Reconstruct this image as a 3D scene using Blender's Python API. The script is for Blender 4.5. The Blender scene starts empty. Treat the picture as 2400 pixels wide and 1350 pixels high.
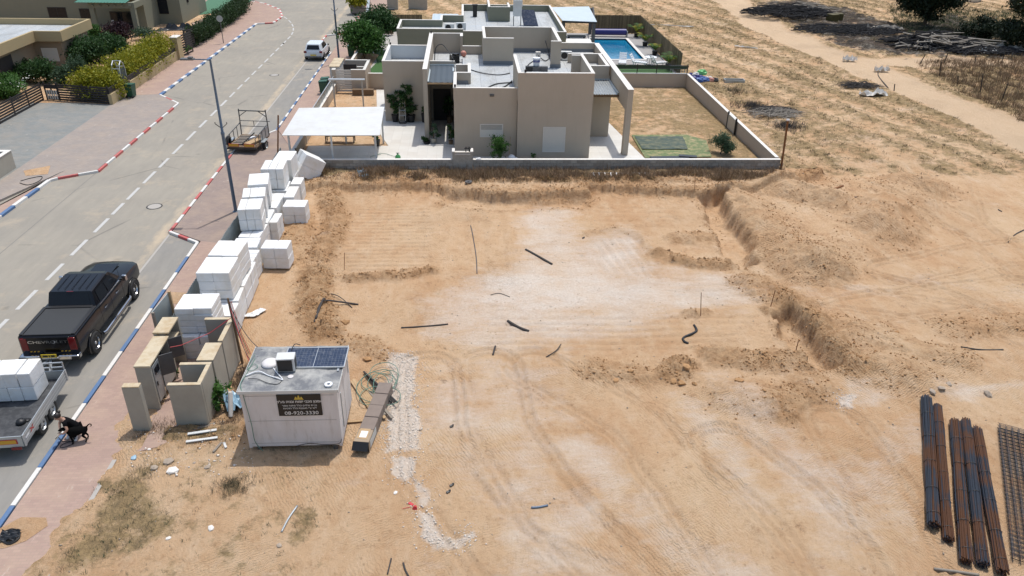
import bpy, bmesh, math, random
import numpy as np
from mathutils import Vector, Matrix
R = math.radians
random.seed(7)
S = bpy.context.scene
COL = S.collection
# ---------------------------------------------------------------- camera
CAM_H = 16.0
FPX = 1780.0                     # focal length in pixels of the 2400 px wide photograph
_d, _rho = 991.0, 0.0226
_nd = FPX * FPX / _d
_dn = Vector((-math.sin(_rho) * _nd, math.cos(_rho) * _nd, FPX)).normalized()
_vy = Vector((1085 - 1200, -319 - 675, FPX))
_Y = (_vy - _dn * _vy.dot(_dn)).normalized()
_U = -_dn
_X = _Y.cross(_U)
cam_data = bpy.data.cameras.new('camera')
cam = bpy.data.objects.new('camera', cam_data)
COL.objects.link(cam)
cam_data.sensor_width = 36.0
cam_data.lens = FPX / 2400 * 36.0
cam_data.clip_start = 0.1
cam_data.clip_end = 6000
_r = Vector((_X.x, _Y.x, _U.x)); _u = -Vector((_X.y, _Y.y, _U.y)); _b = -Vector((_X.z, _Y.z, _U.z))
cam.matrix_world = Matrix(((_r.x, _u.x, _b.x, 0), (_r.y, _u.y, _b.y, 0), (_r.z, _u.z, _b.z, CAM_H), (0, 0, 0, 1)))
S.camera = cam
S.render.resolution_x = 1024
S.render.resolution_y = 576
# ---------------------------------------------------------------- light
SUN = Vector((0.17, 0.28, 1.0)).normalized()      # direction towards the sun
sun_el = math.asin(SUN.z)
sun_az = math.atan2(SUN.x, SUN.y)
W = bpy.data.worlds.new('World'); S.world = W; W.use_nodes = True
_nt = W.node_tree
_sky = _nt.nodes.new('ShaderNodeTexSky'); _sky.sky_type = 'NISHITA'; _sky.sun_disc = False
_sky.sun_elevation = sun_el; _sky.sun_rotation = sun_az
_sky.air_density = 1.3; _sky.dust_density = 2.5; _sky.ozone_density = 1.0
_bg = _nt.nodes['Background']; _bg.inputs['Strength'].default_value = 0.15
_nt.links.new(_sky.outputs[0], _bg.inputs['Color'])
sl = bpy.data.lights.new('sun', 'SUN'); sl.energy = 3.1; sl.angle = R(0.6); sl.color = (1.0, 0.965, 0.91)
so = bpy.data.objects.new('sun', sl); COL.objects.link(so)
so.rotation_euler = SUN.to_track_quat('Z', 'Y').to_euler()
S.view_settings.view_transform = 'Standard'
S.view_settings.look = 'None'
S.view_settings.exposure = 0.08
S.view_settings.gamma = 1.0
S.view_settings.use_curve_mapping = False
S.render.engine = 'CYCLES'

# ---------------------------------------------------------------- helpers
def G(px, py, z=0.0):
    """point of the place at height z seen at (px, py) of the survey picture"""
    v = Vector((px - 1200, py - 675, FPX))
    t = (z - CAM_H) / v.dot(_U)
    return (v.dot(_X) * t, v.dot(_Y) * t, z)
def tag(o, label=None, cat=None, group=None, kind=None):
    if label: o['label'] = label
    if cat: o['category'] = cat
    if group: o['group'] = group
    if kind: o['kind'] = kind
    return o
def thing(name, loc, label, cat, rz=0.0, group=None, kind=None):
    o = bpy.data.objects.new(name, None); COL.objects.link(o)
    o.empty_display_size = 0.2
    o.location = loc; o.rotation_euler = (0, 0, rz)
    tag(o, label, cat, group, kind)
    return o
class MB:
    def __init__(s): s.v = []; s.f = []; s.mi = []; s.m = 0
    def add(s, vs, fs, M=None):
        n = len(s.v)
        if M is not None: vs = [tuple(M @ Vector(p)) for p in vs]
        s.v += [tuple(p) for p in vs]
        s.f += [tuple(i + n for i in f) for f in fs]
        s.mi += [s.m] * len(fs)
        return s
    def box(s, x0, y0, z0, x1, y1, z1, M=None):
        vs = [(x0,y0,z0),(x1,y0,z0),(x1,y1,z0),(x0,y1,z0),(x0,y0,z1),(x1,y0,z1),(x1,y1,z1),(x0,y1,z1)]
        return s.add(vs, [(0,3,2,1),(4,5,6,7),(0,1,5,4),(1,2,6,5),(2,3,7,6),(3,0,4,7)], M)
    def cb(s, c, d, rz=0.0, rx=0.0, ry=0.0):
        M = Matrix.Translation(c) @ Matrix.Rotation(rz, 4, 'Z') @ Matrix.Rotation(ry, 4, 'Y') @ Matrix.Rotation(rx, 4, 'X')
        return s.box(-d[0]/2, -d[1]/2, -d[2]/2, d[0]/2, d[1]/2, d[2]/2, M)
    def prism(s, pts, z0, z1):
        n = len(pts)
        a = sum(pts[i][0]*pts[(i+1)%n][1]-pts[(i+1)%n][0]*pts[i][1] for i in range(n))
        if a < 0: pts = pts[::-1]
        vs = [(p[0],p[1],z0) for p in pts] + [(p[0],p[1],z1) for p in pts]
        fs = [tuple(range(n-1,-1,-1)), tuple(range(n,2*n))] + [(i,(i+1)%n,n+(i+1)%n,n+i) for i in range(n)]
        return s.add(vs, fs)
    def bar(s, a, b, w, h=None):
        """square bar from a to b"""
        a = Vector(a); b = Vector(b); h = h or w
        q = (b-a).to_track_quat('Z', 'Y').to_matrix().to_4x4()
        return s.box(-w/2, -h/2, 0, w/2, h/2, (b-a).length, Matrix.Translation(a) @ q)
    def tube(s, path, r, n=6, cap=True):
        path = [Vector(p) for p in path]; k = len(path)
        rr = r if isinstance(r, (list, tuple)) else [r]*k
        vs = []; up = Vector((0,0,1))
        for i, p in enumerate(path):
            t = (path[min(i+1,k-1)] - path[max(i-1,0)])
            if t.length < 1e-9: t = Vector((0,0,1))
            t.normalize()
            u = t.cross(up)
            if u.length < 0.05: u = t.cross(Vector((1,0,0)))
            u.normalize(); w = u.cross(t)
            for j in range(n):
                a = 2*math.pi*j/n
                vs.append(p + (u*math.cos(a) + w*math.sin(a))*rr[i])
        fs = [(i*n+j, i*n+(j+1)%n, (i+1)*n+(j+1)%n, (i+1)*n+j) for i in range(k-1) for j in range(n)]
        if cap: fs += [tuple(range(n-1,-1,-1)), tuple((k-1)*n+j for j in range(n))]
        return s.add(vs, fs)
    def lathe(s, prof, n=16, M=None, cap=True):
        vs = [(r*math.cos(2*math.pi*j/n), r*math.sin(2*math.pi*j/n), z) for r, z in prof for j in range(n)]
        k = len(prof)
        fs = [(i*n+j, i*n+(j+1)%n, (i+1)*n+(j+1)%n, (i+1)*n+j) for i in range(k-1) for j in range(n)]
        if cap: fs += [tuple(range(n-1,-1,-1)), tuple((k-1)*n+j for j in range(n))]
        return s.add(vs, fs, M)
    def quad(s, a, b, c, d): return s.add([a,b,c,d], [(0,1,2,3)])
    def grid(s, fn, nu, nv):
        vs = [fn(i/nu, j/nv) for j in range(nv+1) for i in range(nu+1)]
        fs = [(j*(nu+1)+i, j*(nu+1)+i+1, (j+1)*(nu+1)+i+1, (j+1)*(nu+1)+i) for j in range(nv) for i in range(nu)]
        return s.add(vs, fs)
    def mesh(s, name, mat, off=(0,0,0), smooth=False):
        me = bpy.data.meshes.new(name)
        ox, oy, oz = off
        me.from_pydata([(x-ox,y-oy,z-oz) for x,y,z in s.v], [], s.f)
        mats = mat if isinstance(mat, (list, tuple)) else [mat]
        for m in mats: me.materials.append(m)
        if len(mats) > 1: me.polygons.foreach_set('material_index', s.mi)
        if smooth: me.polygons.foreach_set('use_smooth', [True]*len(me.polygons))
        me.update()
        return me
    def build(s, name, mat, parent=None, world=True, smooth=False, bevel=0, kind=None, label=None, seg=2, auto=None, weld=False):
        off = (0,0,0)
        root = parent
        while root is not None and root.parent is not None: root = root.parent
        if root is not None and world: off = tuple(root.location)
        o = bpy.data.objects.new(name, s.mesh(name, mat, off, smooth))
        COL.objects.link(o)
        if parent is not None: o.parent = parent
        if weld: 
            bm = bmesh.new(); bm.from_mesh(o.data); bmesh.ops.remove_doubles(bm, verts=bm.verts, dist=1e-4); bm.to_mesh(o.data); bm.free()
        if bevel:
            m = o.modifiers.new('bevel', 'BEVEL'); m.width = bevel; m.segments = seg; m.limit_method = 'ANGLE'; m.angle_limit = R(40)
            m.harden_normals = False
        if smooth and auto:
            e = o.modifiers.new('split', 'EDGE_SPLIT'); e.split_angle = R(auto)
        if kind: o['kind'] = kind
        if label: o['label'] = label
        return o
def copy_obj(o, parent=None):
    c = o.copy(); COL.objects.link(c)
    if parent is not None: c.parent = parent
    return c
def copy_tree(o, parent=None):
    c = copy_obj(o, parent)
    for ch in list(o.children): copy_tree(ch, c)
    return c
def single(name, mb, mat, loc, label, cat, rz=0, group=None, kind=None, **kw):
    """one-mesh thing, mesh given in local coordinates round its base"""
    o = mb.build(name, mat, None, False, **kw)
    o.location = loc; o.rotation_euler = (0,0,rz)
    return tag(o, label, cat, group, kind)
# vectorised value noise in world space
def _h(ix, iy, s):
    h = (ix.astype(np.int64)*374761393 + iy.astype(np.int64)*668265263 + s*974634777) & 0xFFFFFFFF
    h = ((h ^ (h >> 13)) * 1274126177) & 0xFFFFFFFF
    return ((h ^ (h >> 16)) & 0xFFFF) / 65535.0
def vn(x, y, sc, seed=0):
    x = np.asarray(x)/sc; y = np.asarray(y)/sc
    ix = np.floor(x); iy = np.floor(y); fx = x-ix; fy = y-iy
    fx = fx*fx*(3-2*fx); fy = fy*fy*(3-2*fy)
    a = _h(ix,iy,seed); b = _h(ix+1,iy,seed); c = _h(ix,iy+1,seed); d = _h(ix+1,iy+1,seed)
    return (a*(1-fx)+b*fx)*(1-fy)+(c*(1-fx)+d*fx)*fy
def fbm(x, y, sc, seed=0, o=4, g=0.5):
    t = 0; a = 1; n = 0
    for i in range(o):
        t = t + a*vn(x, y, sc, seed+i*17); n += a; a *= g; sc *= 0.48
    return t/n
def sstep(a, b, x):
    t = np.clip((x-a)/(b-a), 0, 1); return t*t*(3-2*t)
def pdist(x, y, pts):
    """distance to a polyline"""
    d = np.full(np.shape(x), 1e9)
    for (ax,ay),(bx,by) in zip(pts[:-1], pts[1:]):
        vx, vy = bx-ax, by-ay
        t = np.clip(((x-ax)*vx+(y-ay)*vy)/(vx*vx+vy*vy+1e-12), 0, 1)
        d = np.minimum(d, np.hypot(x-ax-t*vx, y-ay-t*vy))
    return d
def sdpoly(x, y, pts):
    """signed distance, positive inside"""
    d = pdist(x, y, list(pts)+[pts[0]])
    ins = np.zeros(np.shape(x), bool)
    n = len(pts)
    for i in range(n):
        ax, ay = pts[i]; bx, by = pts[(i+1)%n]
        c = ((ay > y) != (by > y)) & (x < (bx-ax)*(y-ay)/((by-ay)+1e-12)+ax)
        ins ^= c
    return np.where(ins, d, -d)
def PX(pts, z=0.0): return [G(p[0], p[1], z)[:2] for p in pts]

# ---------------------------------------------------------------- materials
def _mat(name):
    m = bpy.data.materials.new(name); m.use_nodes = True
    return m, m.node_tree, m.node_tree.nodes['Principled BSDF']
class NT:
    """tiny node-graph writer"""
    def __init__(s, name):
        s.m, s.t, s.p = _mat(name)
        s.co = s.t.nodes.new('ShaderNodeTexCoord')
        s.geo = s.t.nodes.new('ShaderNodeNewGeometry')
        s.pos = s.geo.outputs['Position']; s.obj = s.co.outputs['Object']
    def lk(s, a, b): s.t.links.new(a, b)
    def val(s, inp, v):
        if isinstance(v, bpy.types.NodeSocket): s.lk(v, inp)
        elif isinstance(v, (tuple, list)) and len(v) == 3 and inp.type == 'RGBA': inp.default_value = (*v, 1)
        else: inp.default_value = v
    def noise(s, scale, vec=None, detail=4, rough=0.55, dist=0.0, out='Fac'):
        n = s.t.nodes.new('ShaderNodeTexNoise'); n.inputs['Scale'].default_value = scale
        n.inputs['Detail'].default_value = detail; n.inputs['Roughness'].default_value = rough
        n.inputs['Distortion'].default_value = dist
        s.lk(vec or s.pos, n.inputs['Vector']); return n.outputs[out]
    def voro(s, scale, vec=None, feat='F1', out='Distance', rnd=1.0):
        n = s.t.nodes.new('ShaderNodeTexVoronoi'); n.feature = feat; n.inputs['Scale'].default_value = scale
        n.inputs['Randomness'].default_value = rnd
        s.lk(vec or s.pos, n.inputs['Vector']); return n.outputs[out]
    def mapping(s, vec, sc=(1,1,1), rot=(0,0,0), loc=(0,0,0)):
        n = s.t.nodes.new('ShaderNodeMapping'); n.inputs['Scale'].default_value = sc
        n.inputs['Rotation'].default_value = rot; n.inputs['Location'].default_value = loc
        s.lk(vec, n.inputs['Vector']); return n.outputs[0]
    def ramp(s, fac, stops, interp='LINEAR'):
        n = s.t.nodes.new('ShaderNodeValToRGB'); cr = n.color_ramp; cr.interpolation = interp
        while len(cr.elements) < len(stops): cr.elements.new(0.5)
        for e, (p, c) in zip(cr.elements, stops):
            e.position = p; e.color = (*c, 1) if isinstance(c, (tuple, list)) else (c, c, c, 1)
        s.lk(fac, n.inputs[0]); return n.outputs[0]
    def mix(s, f, a, b, mode='MIX'):
        n = s.t.nodes.new('ShaderNodeMix'); n.data_type = 'RGBA'; n.blend_type = mode
        s.val(n.inputs[0], f); s.val(n.inputs[6], a); s.val(n.inputs[7], b); return n.outputs[2]
    def math(s, op, a, b=0.5, c=None):
        n = s.t.nodes.new('ShaderNodeMath'); n.operation = op
        s.val(n.inputs[0], a); s.val(n.inputs[1], b)
        if c is not None: s.val(n.inputs[2], c)
        return n.outputs[0]
    def attr(s, name, out='Fac'):
        n = s.t.nodes.new('ShaderNodeAttribute'); n.attribute_name = name; return n.outputs[out]
    def rand(s):
        n = s.t.nodes.new('ShaderNodeObjectInfo'); return n.outputs['Random']
    def brick(s, vec, c1, c2, mortar, scale=1.0, ms=0.01, bw=0.2, rh=0.1, off=0.5, bias=0.0):
        n = s.t.nodes.new('ShaderNodeTexBrick'); s.lk(vec, n.inputs['Vector'])
        s.val(n.inputs['Color1'], c1); s.val(n.inputs['Color2'], c2); s.val(n.inputs['Mortar'], mortar)
        n.inputs['Scale'].default_value = scale; n.inputs['Mortar Size'].default_value = ms
        n.inputs['Brick Width'].default_value = bw; n.inputs['Row Height'].default_value = rh; n.offset = off
        n.inputs['Bias'].default_value = bias
        return n.outputs['Color'], n.outputs['Fac']
    def wave(s, vec, scale, dist=0.0, det=2, ds=1.0, dir='X', prof='SIN', kind='BANDS'):
        n = s.t.nodes.new('ShaderNodeTexWave'); n.wave_type = kind; n.bands_direction = dir; n.wave_profile = prof
        n.inputs['Scale'].default_value = scale; n.inputs['Distortion'].default_value = dist
        n.inputs['Detail'].default_value = det; n.inputs['Detail Scale'].default_value = ds
        s.lk(vec, n.inputs['Vector']); return n.outputs['Fac']
    def bump(s, h, strength=0.3, dist=0.02, prev=None):
        n = s.t.nodes.new('ShaderNodeBump'); n.inputs['Strength'].default_value = strength
        n.inputs['Distance'].default_value = dist; s.lk(h, n.inputs['Height'])
        if prev is not None: s.lk(prev, n.inputs['Normal'])
        s.lk(n.outputs[0], s.p.inputs['Normal']); return n.outputs[0]
    def done(s, col=None, rough=0.8, metal=0.0, spec=None):
        if col is not None: s.val(s.p.inputs['Base Color'], col)
        s.val(s.p.inputs['Roughness'], rough); s.val(s.p.inputs['Metallic'], metal)
        if spec is not None: s.p.inputs['Specular IOR Level'].default_value = spec
        return s.m
def simple(name, col, rough=0.7, metal=0.0, var=0.12, sc=6.0, bump=0.0, bsc=60.0, spec=None, dirt=None, objc=False, rnd=0.0):
    """a paint or plaster with mottling, optional dirt colour and fine relief"""
    n = NT(name); vec = n.obj if objc else n.pos
    f = n.noise(sc, vec, 5, 0.6)
    c = n.mix(f, tuple(max(0, x*(1-var)) for x in col), tuple(min(1, x*(1+var)) for x in col))
    if dirt:
        g = n.ramp(n.noise(sc*0.45, vec, 6, 0.7), [(0.45, 0.0), (0.75, 1.0)])
        c = n.mix(n.math('MULTIPLY', g, dirt[3]), c, dirt[:3])
    if rnd:
        r = n.rand(); k = n.math('MULTIPLY_ADD', r, 2*rnd, 1-rnd)
        c = n.mix(1.0, c, k, 'MULTIPLY')
    if bump: n.bump(n.noise(bsc, vec, 3, 0.6), bump, 0.01)
    return n.done(c, rough, metal, spec)
M = {}
def _stucco():
    n = NT('stucco_taupe'); f = n.noise(1.1, None, 5, .6); c = n.mix(f, (.43,.365,.288), (.475,.41,.328))
    d = n.noise(2.6, n.mapping(n.pos, (1,1,.12)), 7, .75); c = n.mix(n.ramp(d, [(.52,0.0),(.78,.3)]), c, (.36,.30,.235))
    sx = n.t.nodes.new('ShaderNodeSeparateXYZ'); n.lk(n.pos, sx.inputs[0]); b = n.math('MULTIPLY', n.ramp(n.math('ADD', sx.outputs[2], n.math('MULTIPLY', n.noise(1.5, None, 6, .7), .8)), [(.55,.6),(.95,0.0)]), 1.0)
    c = n.mix(b, c, (.46,.34,.23)); n.bump(n.noise(60, None, 4, .7), .5, .012); return n.done(c, .95, spec=.2)
M['stucco'] = _stucco()
M['stucco_plain'] = simple('stucco_taupe', (0.45,0.385,0.305), 0.95, var=0.05, sc=1.2, bump=0.5, bsc=90, spec=0.2, dirt=(0.37,0.31,0.245,0.25))
M['stucco_green'] = simple('stucco_green_grey', (0.22,0.22,0.165), 0.95, var=0.06, sc=1.5, bump=0.4, bsc=90, spec=0.2)
M['stucco_tan'] = simple('stucco_tan', (0.42,0.33,0.19), 0.95, var=0.05, sc=1.5, bump=0.4, bsc=90, spec=0.2)
M['stucco_brown'] = simple('stucco_brown', (0.27,0.215,0.155), 0.95, var=0.06, sc=1.5, bump=0.4, bsc=90, spec=0.2)
M['coping'] = simple('coping_white', (0.68,0.65,0.60), 0.7, var=0.05, sc=4, dirt=(0.5,0.45,0.38,0.4))
M['white_inner'] = simple('whitewash_parapet', (0.6,0.62,0.62), 0.8, var=0.06, sc=2)
def _roof():
    n = NT('roof_membrane')
    c, f = n.brick(n.mapping(n.pos, rot=(0,0,R(90))), (0.50,0.53,0.545), (0.37,0.40,0.42), (0.25,0.265,0.28), 1.0, 0.02, 6.0, 1.0)
    g = n.noise(1.3, None, 7, 0.68)
    c = n.mix(n.ramp(g, [(0.35,0.0),(0.7,0.75)]), c, (0.50,0.49,0.45))
    g2 = n.noise(9, None, 7, 0.72)
    c = n.mix(n.ramp(g2, [(0.42,0.0),(0.68,0.65)]), c, (0.19,0.205,0.215))
    g3 = n.noise(.7, n.mapping(n.pos,(1,.35,1)), 7, 0.75); c = n.mix(n.ramp(g3, [(0.52,0.0),(0.64,0.55)]), c, (0.24,0.24,0.225))
    n.bump(g2, 0.3, 0.01)
    return n.done(c, 0.55)
M['roof'] = _roof()
def _tilefloor():
    n = NT('patio_tile')
    c, f = n.brick(n.pos, (0.62,0.60,0.555), (0.57,0.55,0.505), (0.45,0.43,0.4), 1.0, 0.006, 0.6, 0.6, 0.0)
    g = n.noise(0.9, None, 6, 0.65)
    c = n.mix(n.ramp(g, [(0.4,0.0),(0.8,0.5)]), c, (0.50,0.44,0.36))
    return n.done(c, 0.6)
M['tile'] = _tilefloor()
def _cblock():
    n = NT('concrete_block')
    r = n.rand()
    c = n.mix(r, (0.30,0.27,0.23), (0.46,0.42,0.365))
    g = n.noise(9, None, 6, 0.7)
    c = n.mix(n.ramp(g, [(0.35,0.0),(0.8,0.6)]), c, (0.19,0.168,0.145))
    n.bump(n.noise(70, None, 3), 0.6, 0.01)
    return n.done(c, 0.95)
M['cblock'] = _cblock()
M['mortar'] = simple('mortar', (0.2,0.185,0.17), 0.95, var=0.15, sc=5)
def _asphalt(name, base, warm, patchy=0.5):
    n = NT(name)
    a = n.noise(0.16, None, 6, 0.62)
    b = n.noise(2.2, n.mapping(n.pos, (1.0, 0.22, 1)), 6, 0.7)
    c = n.mix(n.ramp(a, [(0.35,0.0),(0.7,1.0)]), base, warm)
    c = n.mix(n.math('MULTIPLY', n.ramp(b, [(0.4,0.0),(0.85,1.0)]), patchy), c, tuple(x*0.72 for x in base))
    sp = n.noise(120, None, 2, 0.7)
    c = n.mix(n.ramp(sp, [(0.3,0.16),(0.75,0.0)]), c, tuple(x*0.45 for x in base))
    # hairline cracks
    v = n.voro(0.13, n.mix(0.06, n.pos, n.noise(1.1, None, 4, 0.6, 0.0, 'Color'), 'ADD'), 'DISTANCE_TO_EDGE')
    cr = n.ramp(v, [(0.0,0.7),(0.009,0.0)])
    c = n.mix(n.math('MULTIPLY', cr, n.ramp(n.noise(0.3), [(0.5,0.0),(0.62,1.0)])), c, (0.13,0.12,0.11))
    # drips of oil
    o = n.voro(0.45, None, 'F1')
    c = n.mix(n.ramp(n.math('ADD', o, n.math('MULTIPLY', n.noise(5), 0.12)), [(0.10,0.55),(0.15,0.0)]), c, tuple(x*0.6 for x in base))
    # sand blown in thin films
    s1 = n.ramp(n.noise(0.55, None, 8, 0.72), [(0.54,0.0),(0.78,0.55)])
    c = n.mix(s1, c, (0.50,0.40,0.28))
    sx = n.t.nodes.new('ShaderNodeSeparateXYZ'); n.lk(n.pos, sx.inputs[0])
    g = n.math('MULTIPLY', n.math('ADD', sx.outputs[0], 14.75), 1.5); g = n.math('SUBTRACT', 1.0, n.math('MULTIPLY', g, g))
    c = n.mix(n.ramp(n.math('MULTIPLY', g, n.noise(1.2, n.mapping(n.pos,(1,.35,1)), 6, .7)), [(0.38,0.0),(0.6,0.7)]), c, (0.50,0.40,0.28))
    n.bump(n.noise(160, None, 2), 0.25, 0.005)
    return n.done(c, 0.9, spec=0.25)
M['asphalt'] = _asphalt('asphalt', (0.285,0.262,0.222), (0.345,0.312,0.255))
M['bay'] = _asphalt('asphalt_bay', (0.255,0.245,0.225), (0.32,0.292,0.245), 0.7)
def _pavers(name, c1, c2, mort, bw=0.2, rh=0.1, rot=0.0, sand=0.5, sandc=(0.52,0.39,0.27)):
    n = NT(name)
    v = n.mapping(n.pos, rot=(0,0,R(rot)))
    c, f = n.brick(v, c1, c2, mort, 1.0, 0.006, bw, rh)
    a = n.noise(0.9, None, 7, 0.68)
    c = n.mix(n.ramp(a, [(0.42,0.0),(0.78,sand)]), c, sandc)
    b = n.noise(0.35, None, 4, 0.6)
    c = n.mix(n.math('MULTIPLY', b, 0.35), c, tuple(x*0.7 for x in c1))
    e = n.ramp(n.noise(2.6, n.mapping(n.pos,(1.6,0.5,1),(0,0,R(30))), 6, 0.75), [(0.62,0.0),(0.70,0.35)])
    c = n.mix(e, c, (0.62,0.55,0.47))
    n.bump(n.math('SUBTRACT', n.noise(40), f), 0.25, 0.006)
    return n.done(c, 0.9, spec=0.25)
M['paver_red'] = _pavers('paver_red', (0.395,0.275,0.225), (0.34,0.235,0.195), (0.30,0.235,0.19))
M['paver_mauve'] = _pavers('paver_mauve', (0.325,0.285,0.255), (0.285,0.245,0.22), (0.24,0.21,0.18), sand=0.35)
M['paver_brown'] = _pavers('paver_brown', (0.30,0.235,0.205), (0.265,0.205,0.18), (0.22,0.18,0.15), sand=0.45)
M['paver_grey'] = _pavers('paver_grey', (0.235,0.245,0.235), (0.20,0.21,0.20), (0.16,0.165,0.16), 0.3, 0.15, sand=0.3)
M['pool_deck'] = _pavers('deck_grey', (0.36,0.35,0.34), (0.31,0.30,0.295), (0.22,0.22,0.21), 0.6, 0.3, sand=0.15)
def _paint(name, col, wear=0.35, under=(0.33,0.30,0.26)):
    n = NT(name)
    g = n.noise(7, None, 7, 0.72)
    c = n.mix(n.ramp(g, [(0.56,0.0),(0.72,wear)]), col, under)
    c = n.mix(n.math('MULTIPLY', n.noise(1.2), 0.25), c, (0.45,0.38,0.3))
    n.bump(g, 0.3, 0.005)
    return n.done(c, 0.75)
M['kerb_white'] = _paint('kerb_paint_white', (0.66,0.65,0.62), 0.7)
M['kerb_blue'] = _paint('kerb_paint_blue', (0.035,0.125,0.285), 0.45, (0.2,0.27,0.36))
M['kerb_red'] = _paint('kerb_paint_red', (0.47,0.075,0.075), 0.6, (0.45,0.3,0.27))
M['kerb_bare'] = _paint('kerb_concrete', (0.36,0.34,0.31), 0.4)
M['line'] = _paint('road_paint', (0.47,0.47,0.455), 0.9)
M['concrete'] = simple('concrete_cast', (0.36,0.335,0.28), 0.9, var=0.14, sc=1.6, bump=0.35, bsc=50, dirt=(0.24,0.22,0.18,0.5))
M['concrete_top'] = simple('concrete_capping', (0.52,0.44,0.31), 0.9, var=0.14, sc=5, bump=0.3, bsc=40, dirt=(0.36,0.23,0.10,0.8))
M['galv'] = simple('galvanised', (0.42,0.45,0.46), 0.45, 0.6, var=0.2, sc=3)
M['alu'] = simple('aluminium', (0.55,0.57,0.58), 0.38, 0.7, var=0.1, sc=4)
M['white_metal'] = simple('white_sheet', (0.60,0.61,0.60), 0.5, 0.0, var=0.05, sc=2, dirt=(0.50,0.48,0.43,0.7))
M['hoard'] = simple('hoarding_sheet', (0.36,0.41,0.41), 0.5, 0.25, var=0.12, sc=1.5, dirt=(0.3,0.27,0.22,0.5))
M['blue_sheet'] = simple('slate_blue_sheet', (0.05,0.068,0.085), 0.6, 0.1, var=0.2, sc=1.3)
M['pale_sheet'] = simple('pale_blue_sheet', (0.50,0.57,0.60), 0.4, 0.2, var=0.1, sc=1.0)
M['green_sheet'] = simple('green_roof_sheet', (0.06,0.20,0.15), 0.5, 0.1, var=0.12, sc=2)
M['black'] = simple('black_plastic', (0.012,0.012,0.013), 0.5, var=0.3)
M['rubber'] = simple('tyre_rubber', (0.022,0.022,0.022), 0.85, var=0.3, sc=8, objc=True)
M['dark_metal'] = simple('dark_steel', (0.035,0.033,0.032), 0.55, 0.4, var=0.3)
M['grey_metal'] = simple('grey_steel', (0.12,0.12,0.12), 0.5, 0.5, var=0.25)
M['wood'] = simple('raw_timber', (0.42,0.29,0.16), 0.85, var=0.22, sc=7, dirt=(0.26,0.17,0.09,0.6))
M['wood_dark'] = simple('weathered_timber', (0.16,0.105,0.06), 0.9, var=0.3, sc=9)
M['wood_grey'] = simple('grey_timber', (0.23,0.2,0.165), 0.9, var=0.3, sc=9)
M['slat_dark'] = simple('dark_slat', (0.022,0.018,0.018), 0.6, var=0.3)
M['shutter'] = simple('shutter_cream', (0.60,0.575,0.52), 0.6, var=0.04)
M['bin_green'] = simple('bin_green', (0.022,0.085,0.05), 0.45, var=0.12)
M['glass_dark'] = simple('dark_glass', (0.012,0.014,0.018), 0.10, var=0.1, spec=0.25)
M['lamp_blue'] = simple('lamp_post_paint', (0.105,0.145,0.20), 0.45, 0.2, var=0.12, sc=2)
M['bark'] = simple('bark', (0.12,0.085,0.06), 0.95, var=0.3, sc=12, bump=0.5, bsc=30)
M['branch'] = simple('dead_branch', (0.055,0.048,0.045), 0.9, var=0.35, sc=7)
M['branch_grey'] = simple('pale_dead_branch', (0.28,0.25,0.21), 0.9, var=0.3, sc=7)
M['white_plastic'] = simple('white_plastic', (0.72,0.73,0.74), 0.4, var=0.04)
M['cable_black'] = simple('cable_black', (0.02,0.022,0.024), 0.6)
M['cable_green'] = simple('hose_green', (0.10,0.20,0.15), 0.5, var=0.2)
M['red_plastic'] = simple('red_plastic', (0.5,0.03,0.04), 0.5)
M['rust'] = simple('rusty_steel', (0.20,0.085,0.03), 0.85, 0.2, var=0.4, sc=9)
M['blue_bag'] = simple('pale_blue_film', (0.28,0.42,0.52), 0.35, var=0.25, sc=5)
M['tarp'] = simple('black_sheeting', (0.022,0.024,0.028), 0.4, var=0.3, sc=3)
M['artgrass'] = simple('artificial_grass', (0.035,0.10,0.02), 0.9, var=0.25, sc=20, bump=0.6, bsc=120)
M['oldturf'] = simple('worn_turf', (0.13,0.17,0.075), 0.95, var=0.25, sc=6, bump=0.6, bsc=90, dirt=(0.44,0.34,0.19,0.95))
M['net'] = simple('shade_net_mat', (0.06,0.085,0.07), 0.9, var=0.3, sc=5, dirt=(0.22,0.21,0.12,0.8))
def _leaf(name, c1, c2, tr=0.25):
    n = NT(name)
    r = n.noise(3.0, None, 3, 0.6)
    c = n.mix(n.ramp(r, [(0.3,0.0),(0.7,1.0)]), c1, c2)
    g = n.noise(25.0, None, 2, 0.6)
    c = n.mix(n.math('MULTIPLY', g, 0.4), c, tuple(x*0.5 for x in c1))
    n.done(c, 0.6, spec=0.3)
    t = n.t.nodes.new('ShaderNodeBsdfTranslucent'); n.lk(c, t.inputs['Color'])
    ms = n.t.nodes.new('ShaderNodeMixShader'); ms.inputs[0].default_value = tr
    n.lk(n.p.outputs[0], ms.inputs[1]); n.lk(t.outputs[0], ms.inputs[2])
    n.lk(ms.outputs[0], n.t.nodes['Material Output'].inputs['Surface'])
    return n.m
M['leaf_dark'] = _leaf('leaf_dark_green', (0.025,0.065,0.016), (0.05,0.115,0.03))
M['leaf_mid'] = _leaf('leaf_mid_green', (0.045,0.12,0.02), (0.085,0.19,0.04))
M['leaf_yellow'] = _leaf('leaf_yellow_green', (0.15,0.19,0.012), (0.42,0.36,0.02))
M['leaf_purple'] = _leaf('leaf_purple', (0.022,0.010,0.014), (0.045,0.018,0.024))
M['leaf_olive'] = _leaf('leaf_blue_green', (0.05,0.095,0.05), (0.085,0.14,0.075))
M['leaf_hedge'] = _leaf('leaf_hedge', (0.020,0.045,0.014), (0.04,0.08,0.022))
M['pine'] = _leaf('needle_dark', (0.012,0.022,0.009), (0.028,0.045,0.018), 0.1)
M['straw'] = _leaf('dry_grass', (0.22,0.155,0.07), (0.33,0.25,0.12), 0.15)
M['straw_grey'] = _leaf('grey_dry_weed', (0.11,0.09,0.055), (0.19,0.16,0.095), 0.15)
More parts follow.
